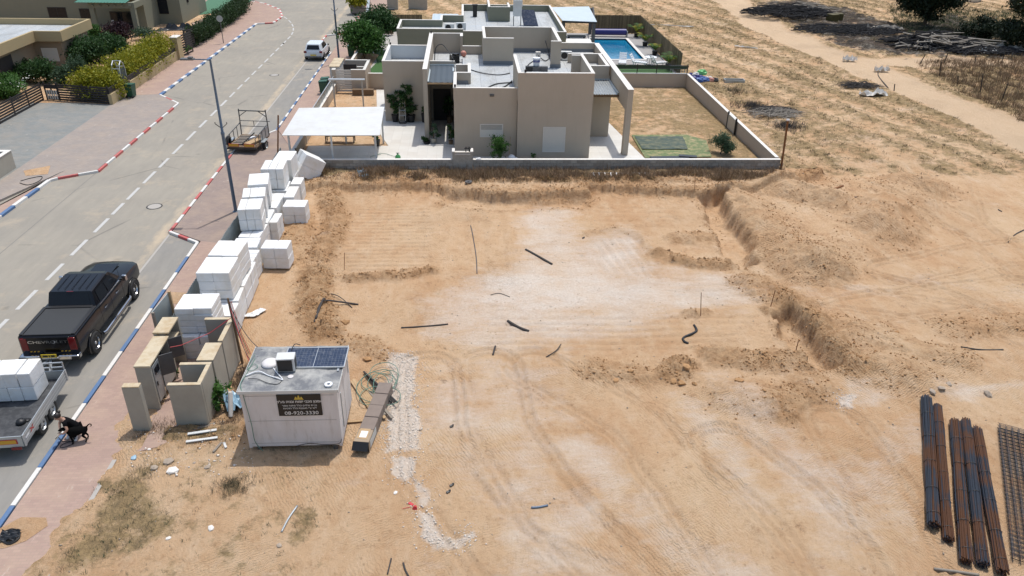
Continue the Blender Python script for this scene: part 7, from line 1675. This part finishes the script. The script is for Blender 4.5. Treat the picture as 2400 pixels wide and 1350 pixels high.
def sample(fn, x0,x1,y0,y1,n,key,pw=1.0,thr=.0):
    X = _rg.uniform(x0,x1,n); Y = _rg.uniform(y0,y1,n); z, A = fn(X[None,:],Y[None,:]); z = z[0]; p = np.clip(A[key][0]-thr,0,1)**pw
    k = _rg.uniform(0,1,n) < p; return np.stack([X[k],Y[k],z[k]],1)
def zsite(x, y): return float(site(np.array([[x]],float),np.array([[y]],float))[0][0,0])
def zfield(x, y): return float(field(np.array([[x]],float),np.array([[y]],float))[0][0,0])
M['charcoal'] = simple('charcoal', (.013,.013,.015), .9, var=.5, sc=4)
M['clod'] = simple('dry_clod', (.40,.235,.115), .98, var=.22, sc=5, bump=.5, bsc=40, spec=.1); M['chip'] = simple('limestone_chip', (.72,.65,.57), .9, var=.14, sc=9, spec=.15)
M['pebble'] = simple('grey_stone', (.34,.28,.22), .95, var=.25, sc=7)
P = sample(site, -10.5,32,12,42,330000,'damp',1.5); P = P[fbm(P[:,0],P[:,1],.9,70,3)>.42]; stones('earth_clods', P, .010+.05*_rg.random(len(P))**3, 'clod', 'crumbled orange brown earth clods over the dug trenches and berms', 'clods', 2, .8, .62)
P = sample(site, -4,22,12,40,60000,'pale',3.0,.28); P = P[_rg.random(len(P))<.5]; stones('limestone_chips', P, .008+.018*_rg.random(len(P))**2, 'chip', 'white crushed limestone chips trodden into the sand', 'gravel', 3, .6)
Q = []
for pl,_,_ in PALE[3:6]+[PALE[6], PALE[13]]:
    xs = [p[0] for p in pl]; ys = [p[1] for p in pl]; m_ = int(520*(max(xs)-min(xs))*(max(ys)-min(ys))); X = _rg.uniform(min(xs)-.4,max(xs)+.4,m_); Y = _rg.uniform(min(ys)-.2,max(ys)+.2,m_)
    s = sdpoly(X+(fbm(X,Y,.5,4)-.5)*.3,Y,pl); k = s > -.55*_rg.random(m_)**3.5; Q.append(np.stack([X[k],Y[k],site(X[k][None],Y[k][None])[0][0]],1))
P = np.concatenate(Q); stones('gravel_strip', P, .010+.026*_rg.random(len(P))**2, 'chip', 'strips and a crescent of loose white gravel on the sand right of the cabin', 'gravel', 4, .7)
P = np.stack([_rg.uniform(-11,28,1500),_rg.uniform(12,42,1500)],1); P = np.c_[P, site(P[:,0][None],P[:,1][None])[0][0]]; stones('scattered_stones', P, .01+.035*_rg.random(len(P))**4, 'pebble', 'scattered small stones across the building plot', 'stones', 5)
for px in [(1478,870),(1505,868),(1610,865),(1635,885),(1625,895),(1580,895),(1735,893),(2100,775),(2185,908),(2205,912),(2228,893),(2318,918),(2040,1030),(1030,760)]: pass
P = []; 
for px in [(1478,870),(1445,885),(1608,868),(1598,893),(1580,890),(1628,893),(1733,893),(2103,775),(2187,915),(2207,908),(2228,893),(2318,918),(860,835),(810,750)]:
    x,y,_ = G(*px,.2); P.append((x,y,zsite(x,y)))
P = np.array(P); r_ = random.Random(4)
rb_ = []
for i,p in enumerate(P):
    s = r_.uniform(.09,.16); bm = bmesh.new(); bmesh.ops.create_icosphere(bm, subdivisions=1, radius=1)
    for v in bm.verts: v.co *= 1+.30*math.sin(3*v.co.x+i)*math.cos(4*v.co.y+2*i)+.28*(r_.random()-.5)
    for v in bm.verts: v.co = Vector((v.co.x*s*1.3, v.co.y*s, v.co.z*s*.7))
    me = bpy.data.meshes.new('earth_lump'); bm.to_mesh(me); bm.free(); me.materials.append(M['clod'] if i not in (8,9,10,11) else M['pebble']); o = bpy.data.objects.new('earth_lump', me); COL.objects.link(o); o.location = (p[0],p[1],p[2]+s*.25); o.rotation_euler = (0,0,i)
    where = ['alone at the left end of the near clod row','small one beside the first clod','behind the cluster of clods at the middle berm','in front of the middle clod cluster','left in the middle clod cluster','right in the middle clod cluster','wedge shaped, on the near dark slope','on the sand ridge below the second trench','leftmost of three beside the rebar','middle of three beside the rebar','on the white gravel beyond the rebar','angular, right of the gravel patch','at the corner behind the white gravel strip','on the sand beside the dark roots'][i]
    tag(o, 'fist sized earth lump '+where, 'earth lump', 'large earth lumps on the plot')
# weeds
P = sample(site, -11,-1.5,12,23,16000,'weed',1.6,.15); tufts('dry_weeds', P, .04+.13*_rg.random(len(P))**2, 9, 'straw_grey', 'grey brown dry weeds covering the near left corner of the plot', 'weeds', 6, 1.1, .05, .9)
P = P[_rg.random(len(P))<.16]; tufts('dry_weeds', P, .05+.10*_rg.random(len(P)), 9, 'leaf_olive', 'sparse olive green weeds among the dry ones in the near left corner', 'weeds', 7, 1.2, .07, .8)
P = np.stack([_rg.uniform(-9.5,18.6,2600),_rg.uniform(40.15,42.05,2600)],1); d_ = fbm(P[:,0],P[:,1],1.4,19,3); P = P[d_>.42+.10*(P[:,1]<40.8)]; P = np.c_[P, site(P[:,0][None],P[:,1][None])[0][0]]
tufts('brown_weeds', P, .20+.42*_rg.random(len(P))**1.5, 16, 'straw_brown', 'waist high brown dead weeds in front of the block wall', 'weeds', 8, 1.0, .028, .9)
P = P[::3]+np.array([.1,-.25,0]); tufts('brown_weeds', P, .18+.25*_rg.random(len(P)), 12, 'straw', 'pale straw coloured weeds mixed into the strip by the block wall', 'weeds', 9, 1.0, .03, .9)
P = np.stack([_rg.uniform(-9,19,900),_rg.uniform(40.3,42.0,900)],1); P = np.c_[P, site(P[:,0][None],P[:,1][None])[0][0]]; tufts('dark_weeds', P, .12+.2*_rg.random(len(P)), 12, 'branch', 'dark dead twigs at the foot of the block wall', 'weeds', 10, 1.2, .03, 1.0)
P = sample(field, 18.8,75,42.3,112,70000,'weed',2.0,.12); nearf = P[:,1] < 70
tufts('field_stubble', P, .08+.16*_rg.random(len(P))**1.5, 8, 'straw', 'dry straw coloured stubble in rows over the field', 'grass', 12, 1.3, .07, .9)
Pd = P[_rg.random(len(P))<.5]; tufts('field_stubble', Pd, .08+.14*_rg.random(len(Pd)), 9, 'straw_grey', 'darker grey stubble patches in the field', 'grass', 13, 1.3, .08, .9)
P = sample(field, -9,20,84.9,112,5000,'weed',1.5); tufts('field_stubble', P, .1+.12*_rg.random(len(P)), 8, 'straw', 'straw coloured stubble on the open sand behind the houses', 'grass', 14, 1.3, .07, .9)
X = _rg.uniform(38,72,9000); Y = _rg.uniform(48,76,9000); k = sdpoly(X,Y,FWEED[0][0]) > -.3; P = np.stack([X[k],Y[k],field(X[k][None],Y[k][None])[0][0]],1)
tufts('tall_dead_weeds', P, .25+.45*_rg.random(len(P)), 10, 'straw_brown', 'tall brown dead weeds behind the wire fence at the right', 'weeds', 15, .9, .03, .6)
tufts('tall_dead_weeds', P[::3], .2+.4*_rg.random(len(P[::3])), 10, 'straw_grey', 'grey stalks mixed into the brown weeds behind the wire fence', 'weeds', 16, .9, .03, .6)
X = _rg.uniform(40,80,7000); Y = _rg.uniform(70,112,7000); k = sdpoly(X,Y,FWEED[1][0]) > -.3; P = np.stack([X[k],Y[k],field(X[k][None],Y[k][None])[0][0]],1); tufts('burnt_scrub', P, .2+.4*_rg.random(len(P)), 9, 'leaf_hedge', 'dark olive scrub around the burnt branch heap', 'scrub', 17, 1.1, .05, .8)
tufts('burnt_scrub', P[::2], .2+.5*_rg.random(len(P[::2])), 9, 'straw_grey', 'grey brown scrub around the burnt branch heap', 'scrub', 18, 1.1, .04, .8)
for (px,lab,mat,n,hh,sp,sd) in [((548,1140),'dark round dead shrublet on the near left sand','straw_grey',60,.22,.5,1),((330,1110),'low dead shrublet at the edge of the paving','straw_grey',40,.16,.6,2),((640,1105),'small green sprig lying on the near sand','leaf_mid',4,.08,.1,3),((1850,300),'grey dead bush on the field beyond the long wall','branch',90,.45,1.2,4),((1715,215),'grey brown dead bush beside the basin','straw_grey',80,.4,1.2,5),((1760,250),'dark dead bush between the long wall and the brush heap','branch',90,.45,1.2,6)]:
    x,y,_ = G(*px,.1); n_ = np.stack([x+_rg.normal(size=n)*sp*.5,y+_rg.normal(size=n)*sp*.4],1); z_ = (zsite(x,y) if y<42 else zfield(x,y)); o = tufts('dead_shrub', np.c_[n_,np.full(n,z_)], hh, 12, mat, lab, 'shrub', 30+sd, .8, .03, .9); del o['kind']
# green weed beside the concrete wall and dead weeds round the walls
x,y,_ = G(500,965,.1); plant(x+.1,y+.2,.05,.7,.95,'leaf_mid','leafy green weed growing beside the concrete bin enclosure',n=700,size=.06,seed=71)
x,y,_ = G(408,890,.1); plant(x,y,.1,.3,.7,'leaf_dark','small dark plant under the open cabinet door',n=120,size=.06,seed=72)
P = []; 
for (a,b,n) in (((560,1000),(575,860),300),((300,1020),(420,1000),160),((440,1005),(560,1010),260),((400,900),(430,930),100)):
    p = Vector(G(*a,.1)); q = Vector(G(*b,.1))
    for k in range(n): s = random.random(); c = p.lerp(q,s); P.append((c.x+random.gauss(0,.16), c.y+random.gauss(0,.2), .07))
tufts('dead_weeds', np.array(P), .12+.16*_rg.random(len(P)), 12, 'straw_brown', 'tangled brown dead weeds round the concrete walls and cabin', 'weeds', 20, 1.2, .035, 1.0)
P = np.array(P)[::2]; tufts('dead_weeds', P, .10+.22*_rg.random(len(P)), 8, 'branch', 'dark dead twigs round the concrete walls and cabin', 'weeds', 21, 1.2, .03, 1.0)
# branches, hoses and rods
def stick(px, r, mat, label, name='branch', cat='branch', z0=.02, group=None):
    pts = []
    for p in px:
        x,y,_ = G(p[0],p[1],.08); zz = zsite(x,y) if y < 42 and x > -11 else (zfield(x,y) if x > 18 or y > 60 else .3); pts.append((x,y,zz+z0+(p[2] if len(p)>2 else 0)))
    return cable(name, pts, r, M[mat], label, cat, 5, group)
stick([(1232,583),(1258,597),(1294,618)], .055,'branch','thick dark crooked branch in the middle of the pale gravel'); stick([(1190,750),(1215,765),(1240,772)], .055,'branch','short thick dark branch on the near side of the pale gravel')
stick([(1627,760),(1632,775),(1603,789),(1604,797),(1613,803)], .05,'black','black Z shaped piece of pipe on the grooved sand','pipe','pipe'); stick([(940,767),(1000,763),(1050,757)], .03,'branch','long thin dark stick left of the pale gravel')
stick([(1103,527),(1108,550),(1116,600),(1118,640)], .022,'grey_metal','thin grey hose lying lengthwise on the smooth pad','hose','hose'); stick([(738,765),(750,735),(763,720,.1),(800,712,.1),(840,712)], .035,'branch','forked dark root lying over the left earth berm'); stick([(765,690),(795,698,.1),(825,720)], .02,'branch','thin dark root above the forked one on the left berm'); stick([(742,760),(758,725,.15),(764,718,.1)], .04,'branch','straight dark root beside the forked one on the left berm')
stick([(1155,828),(1161,811)], .035,'branch','short dark stub standing on the sand below the pale gravel'); stick([(1280,832),(1303,822),(1315,803)], .02,'branch','small curved twig near the middle of the plot'); stick([(908,1345),(917,1308)], .02,'branch','thin dark stick at the bottom edge, left one of a pair'); stick([(945,1318),(950,1335),(958,1350)], .025,'branch','crooked dark stick at the bottom edge, right one of a pair')
stick([(660,1247),(676,1215),(697,1186)], .03,'galv','bent grey metal strip on the near left sand','metal_strip','metal strip'); stick([(1942,463),(1972,450)], .07,'rust','red brown pipe end on top of the sand mound','pipe','pipe'); stick([(1998,479),(2015,474),(2034,470)], .03,'branch','short dark stick on the mound right of the red pipe')
stick([(2365,562),(2380,548),(2402,537)], .03,'branch','dark stick at the right edge of the smooth sand'); stick([(2250,820),(2300,817),(2352,818)], .025,'cable_black','thin black hose on the sand above the rebar','hose','hose'); stick([(2190,1330),(2240,1340),(2295,1346)], .04,'wood_grey','pale timber lath at the bottom right below the rebar','lath','lath')
stick([(1150,690),(1170,686),(1195,694)], .012,'branch','hair thin twig on the pale gravel'); stick([(2082,205),(2060,180),(2058,170)], .04,'branch','short dark post end beside the sandy track'); stick([(2340,490),(2348,495)], .03,'branch','tiny dark stick on the smooth sand at the right')
stick([(1245,1187),(1262,1186),(1284,1181)], .035,'lamp_blue','blue grey flattened pipe piece on the near sand','pipe','pipe')
for i,(bx_,tx,lab) in enumerate((((1643,738),(1644,683),'thin marking rod standing in a small earth heap on the pad'),((1806,718),(1817,680),'thin marking rod left of the second trench'),((1868,808),(1879,768),'marking rod with a red base beside the second trench'),((806,628),(807,588),'thin marking rod at the left side of the smooth pad'),((1012,455),(1012,425),'thin marking rod at the back edge of the pad'),((1626,460),(1627,425),'thin marking rod at the back right corner of the pad'))):
    x,y,_ = G(*bx_,.1); z = zsite(x,y); lo, hi = GY(bx_[0],bx_[1],y), GY(tx[0],tx[1],y); t = thing('marking_rod', (x,y,z-.1), lab, 'rod', group='thin steel marking rods'); MB().bar((0,0,0),(hi[0]-lo[0],0,hi[2]-lo[2]+.1),.022).build('rod', M['rust'], t, False)
    if i == 2: MB().cb((0,0,.16),(.14,.12,.08)).build('flag', M['red_plastic'], t, False)
x,y,_ = G(1829,407,.2); t = thing('rusty_pole', (x,y,.15), 'tall rusty leaning pole at the corner of the block wall', 'pole'); hi = GY(1846,285,y); MB().bar((0,0,0),(hi[0]-x,.0,hi[2]-.1),.09).build('pole', M['rust'], t, False); MB().cb((hi[0]-x,0,hi[2]-.05),(.16,.1,.1)).build('bracket', M['white_plastic'], t, False)
x,y,_ = G(671,375,.2); t = thing('rusty_pole', (x+.0,42.0,.2), 'thin rusty pole leaning left at the end of the hoarding', 'pole'); hi = GY(652,270,42.0); MB().bar((0,0,0),(hi[0]-x,.0,hi[2]-.2),.07).build('pole', M['rust'], t, False)
x,y,_ = G(1385,412,.45); x2,y2,_ = G(1518,412,.45); t = thing('ladder', (x,y,.5), 'white ladder lying among the weeds at the block wall', 'ladder', math.atan2(y2-y,x2-x)); L = math.hypot(x2-x,y2-y); t.rotation_euler = (R(20),0,math.atan2(y2-y,x2-x))
MB().box(0,-.16,0,L,-.13,.05).box(0,.13,0,L,.16,.05).build('rail', M['wood_grey'], t, False)
for k in range(10): MB().box(.15+(L-.3)*k/9-.03,-.13,.05,.15+(L-.3)*k/9+.03,.13,.07).build('rung', M['white_plastic'], t, False)
x,y,_ = G(1098,428,.5); single('cable_drum', MB().lathe([(.06,0),(.20,0),(.20,.08),(.06,.08),(.06,0)],20,cap=False), M['grey_metal'], (x,y,.5), 'small grey ring shaped coil on the rim of the pit', 'coil')
x,y,_ = G(973,1188,.05); t = thing('red_cup', (x,y,zsite(x,y)), 'crushed red plastic pieces beside the white gravel crescent', 'cup'); MB().lathe([(.05,0),(.07,.14),(.0,.14)],12,Matrix.Rotation(R(70),4,'X')).cb((-.12,.08,.03),(.16,.08,.02),R(-40)).build('cup', M['red_plastic'], t, False); MB().bar((-.35,-.08,.02),(-.1,-.02,.02),.012).build('straw_stick', M['red_plastic'], t, False)
for px,lab in (((1058,1137),'larger of two black scraps on the near sand'),((1050,1153),'smaller of two black scraps on the near sand'),((1367,557),'black scrap at the edge of the grooved gravel'),((1058,998),'tiny black scrap on the sand right of the gravel strip')):
    x,y,_ = G(*px,.05); single('black_scrap', MB().cb((0,0,.03),(.11,.06,.04),.6,.2).cb((.05,.04,.04),(.05,.05,.05),1.2), M['black'], (x,y,zsite(x,y)), lab, 'scrap', group='black scraps on the sand')
# litter by the walls: aluminium laths, pvc pipe, slabs
def lath(a, b, w, mat, label, z=.08, name='lath', h=.03):
    p = Vector(G(*a,z)); q = Vector(G(*b,z)); c = (p+q)/2; return single(name, MB().cb((0,0,0),((q-p).length,w,h),math.atan2(q.y-p.y,q.x-p.x)), M[mat], (c.x,c.y,z+h/2), label, 'lath', group='discarded laths near the bin enclosure')
lath((437,1012),(505,993),.12,'wood_grey','grey plank nearest the bin enclosure in the lath pile',.14); lath((440,1018),(508,1008),.10,'white_metal','twisted white lath in the middle of the lath pile',.2); lath((448,1030),(515,1010),.08,'wood_dark','brown lath under the white ones',.10); lath((436,1036),(510,1026),.09,'white_metal','straight white lath, nearest the camera in the pile',.16); lath((500,1060),(522,1035),.07,'wood_grey','short grey lath pointing at the cabin',.08); lath((525,1038),(530,1050),.07,'white_metal','small white offcut left of the cabin corner',.09)
p = G(541,975,.1); single('pvc_pipe', MB().tube([(0,0,.02),(0,.35,.75)],.075,12), M['coping'], (p[0],p[1],.06), 'stained white drain pipe leaning between the walls and the cabin', 'pipe', smooth=False)
rag('plastic_sheet', PX([(520,925),(560,930),(572,960),(535,972)],.1), .15, M['blue_bag'], 'greyish plastic sheet behind the drain pipe', 'plastic sheet', .12, 9)
rg2 = random.Random(17)
for i,(px,s,mat,lab) in enumerate([((405,1105),.16,'coping','broken white stone slab in the near left sand'),((395,1083),.16,'pebble','grey wedge of stone above the broken white slab'),((362,1098),.12,'pebble','flat grey stone in the ring of weeds'),((487,1095),.10,'pebble','small grey rubble stone right of the white slab'),((495,1240),.10,'coping','small white crumpled scrap in the near left weeds'),((395,1262),.07,'coping','tiny white stone in the near left weeds'),((315,1078),.10,'blue_bag','pale crumpled bottle near the paving edge'),((350,1055),.06,'coping','small white pebble below the pillar'),((927,1155),.07,'coping','half brick on the sand left of the gravel'),((655,1280),.08,'pebble','grey stone beside the dark patch'),((455,1085),.05,'pebble','small pebble beside the rubble stone'),((790,1018),.05,'pebble','pebble in front of the cabin corner')]):
    x,y,_ = G(*px,.06); bm = bmesh.new(); bmesh.ops.create_icosphere(bm, subdivisions=1, radius=s)
    for v in bm.verts: v.co = Vector((v.co.x*(1+.4*rg2.random()), v.co.y*(.7+.5*rg2.random()), v.co.z*.45))
    me = bpy.data.meshes.new('rubble'); bm.to_mesh(me); bm.free(); me.materials.append(M[mat]); o = bpy.data.objects.new('rubble_stone', me); COL.objects.link(o); o.location = (x,y,zsite(x,y)+s*.2); o.rotation_euler = (0,0,i*1.3); tag(o, lab, 'rubble', 'rubble in the near left corner')
P = []
for k in range(260):
    x,y,_ = G(random.uniform(300,600),random.uniform(985,1120),.06); P.append((x,y,zsite(x,y)))
stones('rubble_bits', np.array(P), .012+.04*_rg.random(len(P))**3, 'chip', 'pale rubble bits strewn before the concrete walls', 'rubble', 25)
# heap of bags, basin, brushwood
x,y,_ = G(1635,185,.3); t = thing('garbage_heap', (x,y,.15), 'heap of coloured bags and clothes behind the garden wall corner', 'garbage heap'); r = random.Random(8)
bags = [((-.9,.3),'leaf_dark',.45),((-.4,.5),'cover_blue',.40),((.1,.1),'cover_blue',.45),((.45,.55),'tank_green',.42),((-.35,-.1),'cover_blue',.38),((.3,-.4),'mark_blue',.45),((.75,-.3),'red_lamp',.35),((.85,.0),'coping',.3),((1.15,-.25),'black',.3),((0,-.5),'mark_blue',.40),((-.1,.25),'coping',.25),((.55,.6),'artgrass',.3)]
M['bag_blue'] = simple('bag_blue', (.03,.09,.28), .5, var=.3); M['bag_green'] = simple('bag_green', (.13,.42,.14), .5, var=.3); M['bag_pink'] = simple('bag_pink', (.45,.2,.15), .6, var=.2)
for k,((dx,dy),mat,s) in enumerate(bags):
    mat = {'mark_blue':'bag_blue','tank_green':'bag_green','red_lamp':'bag_pink'}.get(mat,mat); bm = bmesh.new(); bmesh.ops.create_icosphere(bm, subdivisions=3, radius=1)
    for v in bm.verts:
        f = 1+.16*math.sin(5*v.co.x+k)*math.sin(6*v.co.y+2*k)+.10*math.sin(11*v.co.z+3*k+4*v.co.x); v.co = Vector((v.co.x*f*s*1.15, v.co.y*f*s*.85, max(-.3,v.co.z*f)*s*.75))
    me = bpy.data.meshes.new('bag'); bm.to_mesh(me); bm.free(); me.materials.append(M[mat]); o = bpy.data.objects.new('bag', me); COL.objects.link(o); o.parent = t; o.location = (dx*1.2,dy*1.5,.14+.3*(k in (3,10,11)))
x,y,_ = G(1720,192,.15); t = thing('basin', (x,y,.12), 'long shallow grey metal basin lying on the field', 'basin', R(-3)); MB().box(-.85,-.32,0,.85,.32,.04).box(-.85,-.32,.04,-.8,.32,.26).box(.8,-.32,.04,.85,.32,.26).box(-.8,-.32,.04,.8,-.27,.26).box(-.8,.27,.04,.8,.32,.26).build('trough', M['galv'], t, False)
def brush(name, px, rx, ry, n, mat, label, seed, L=1.6, rr=.022, h=.35):
    x,y,_ = G(*px,.2); r = random.Random(seed); m = MB(); z0 = zfield(x,y)
    for k in range(n):
        a = r.uniform(0,6.28); d = r.random()**.6; cx_, cy_ = d*rx*math.cos(a), d*ry*math.sin(a); b = r.gauss(0,.7); l = L*r.uniform(.4,1.1); zz = h*(1-d*.7)*r.random()
        m.tube([(cx_-l/2*math.cos(b),cy_-l/2*math.sin(b),zz+r.uniform(-.05,.1)),(cx_+r.gauss(0,.12),cy_+r.gauss(0,.12),zz+r.uniform(.0,.25)),(cx_+l/2*math.cos(b),cy_+l/2*math.sin(b),zz+r.uniform(-.05,.2))],[rr,rr*.9,rr*.4],4)
    o = single(name, m, M[mat], (x,y,z0), label, 'brushwood', kind='stuff'); return o
brush('brushwood', (1818,268), 1.7,1.0, 150,'branch_grey','heap of grey cut branches on the field beyond the long wall',1); brush('brushwood', (1815,262), 1.9,1.2, 120,'branch','dark branches mixed in the cut heap beyond the long wall',2)
brush('brushwood', (2015,200), 1.6,.8, 140,'branch','small dark burnt heap left of the sandy track',3)
brush('brushwood', (1850,40), 5.5,3.2, 420,'charcoal','wide burnt branch heap at the top left of the track',4, 2.8,.05,1.3); brush('brushwood', (1990,75), 6.0,3.2, 420,'charcoal','burnt branches in the middle of the ash patch',5, 2.5,.045,.5); brush('brushwood', (2190,110), 5.0,2.8, 520,'charcoal','big burnt branch heap at the fork of the track',6, 3.0,.055,1.8); brush('brushwood', (2300,125), 4.0,1.3, 260,'charcoal','burnt branches right of the big heap',7,2.4,.05,.5)
brush('brushwood', (1880,30), 4.0,2.0, 90,'branch_grey','pale unburnt branches on the top left heap',8,2.6,.06,1.4); brush('brushwood', (2215,115), 5.5,2.4, 70,'branch_grey','pale unburnt branches on the big heap',9,3.2,.07,1.7)
for px,lab,mat,sx_ in (((1872,28),'large pale crumpled sheet on the top left burnt heap','branch_grey',2.2),((2070,70),'grey ash and sheeting in the ash patch','branch_grey',2.4),((2312,125),'white crumpled sheet at the right end of the burnt heap','coping',1.0),((2045,216),'white crumpled plastic beside the small dark heap','coping',1.2),((1990,140),'small white scrap at the near edge of the track','coping',.7),((2065,163),'small white flat scrap on the sandy track','coping',.7),((2360,118),'pale ash and sheeting at the right edge','branch_grey',3.0),((1572,58),'long thin white strip on the field behind the bamboo','coping',2.6),((1750,110),'short white strip on the field','coping',1.0)):
    x,y,_ = G(*px,.3); s = sx_; o = rag('crumpled_sheet', [(x-s,y-s*.35),(x+s,y-s*.45),(x+s*.9,y+s*.4),(x-s*.8,y+s*.3)] if 'strip' not in lab else [(x-s,y+.6),(x+s,y-.5),(x+s,y-.3),(x-s,y+.8)], zfield(x,y)+.05, M[mat], lab, 'sheet', .22 if 'strip' not in lab else .05, int(x*7)%50+1)
t = thing('burnt_crate', (*G(1950,48,.4)[:2],.2), 'olive yellow cube shaped drum in the ash patch', 'drum'); MB().cb((0,0,.5),(1.1,1.0,.9),R(20)).cb((1.0,.6,.55),(.9,.9,.8),R(-10)).build('drum', simple('drum_olive',(.07,.055,.01),.7,var=.2), t, False, bevel=.05)
for i,(b,tp) in enumerate((((2155,151),(2169,127)),((2212,148),(2222,124)),((2202,178),(2206,145)),((2285,148),(2288,130)),((2347,146),(2357,120)),((2245,196),(2246,178)),((2298,214),(2304,174)),((2347,237),(2362,196)),((2096,211),(2097,197)))):
    x,y,_ = G(*b,.15); hi = GY(*tp,y); lo = GY(*b,y); t = thing('fence_post', (x,y,.05), ['leaning','slanting','upright','short','far right','stubby','middle','nearest right','lone left'][i]+' thin steel fence post along the sandy track', 'fence post', group='thin posts of the wire fence by the track'); MB().bar((0,0,0),(hi[0]-lo[0],0,hi[2]-lo[2]+.1),.06).build('post', M['dark_metal'], t, False)
# trees at the upper right
def bigtree(px, h, rad, mat, label, seed, n, size, cz=.55, trunk=.25):
    x,y,_ = G(*px,.15); t = thing('tree', (x,y,.1), label, 'tree'); r = random.Random(seed); bl = []
    for k in range(16): a = r.uniform(0,6.28); d = rad*r.uniform(.1,.75); bl.append((x+d*math.cos(a), y+d*math.sin(a), h*r.uniform(.18,.95), rad*.36, rad*.36, h*.13))
    foliage('crown', bl, n, size, mat, t, seed, droop=.8)
    m = MB(); m.tube([(x,y,0),(x+.1,y,h*.35),(x,y+.1,h*.8)],[trunk,trunk*.7,.06],8)
    for b in bl: m.tube([(x,y,h*.22),((x+b[0])/2,(y+b[1])/2,b[2]*.75),(b[0],b[1],b[2])],[.09,.06,.02],5)
    m.build('trunk', M['bark'], t); return t
bigtree((2165,62),11,3.6,'pine','large dark drooping tree above the burnt heap',81,16000,.17); bigtree((2395,118),7,3.4,'pine','dark wispy tree at the right edge beyond the track',82,7000,.15)
bigtree((2300,95),2.6,2.6,'pine','low dark bush behind the burnt heap',83,3500,.13); bigtree((2330,-20),8,3.0,'pine','tree at the top right corner in front of the pale wall',84,5000,.16)
t = thing('pale_wall', (92,112,.1), 'pale blue grey building wall at the top right corner', 'wall'); a = Vector(G(2310,-14,.1)); b = Vector(G(2440,12,.1)); MB().bar(a+Vector((0,0,1.2)), b+Vector((0,0,1.2)), 2.4, .2).build('wall', M['pale_sheet'], t)
x,y,_ = G(2278,2,.2); t = thing('boat_hull', (x,y,.1), 'white and red rounded trough at the top edge', 'trough'); MB().lathe([(.0,0),(1.2,.05),(1.6,.4),(1.65,.45)],20,Matrix.Scale(.5,4,(0,1,0)),cap=False).build('hull', M['coping'], t, False)
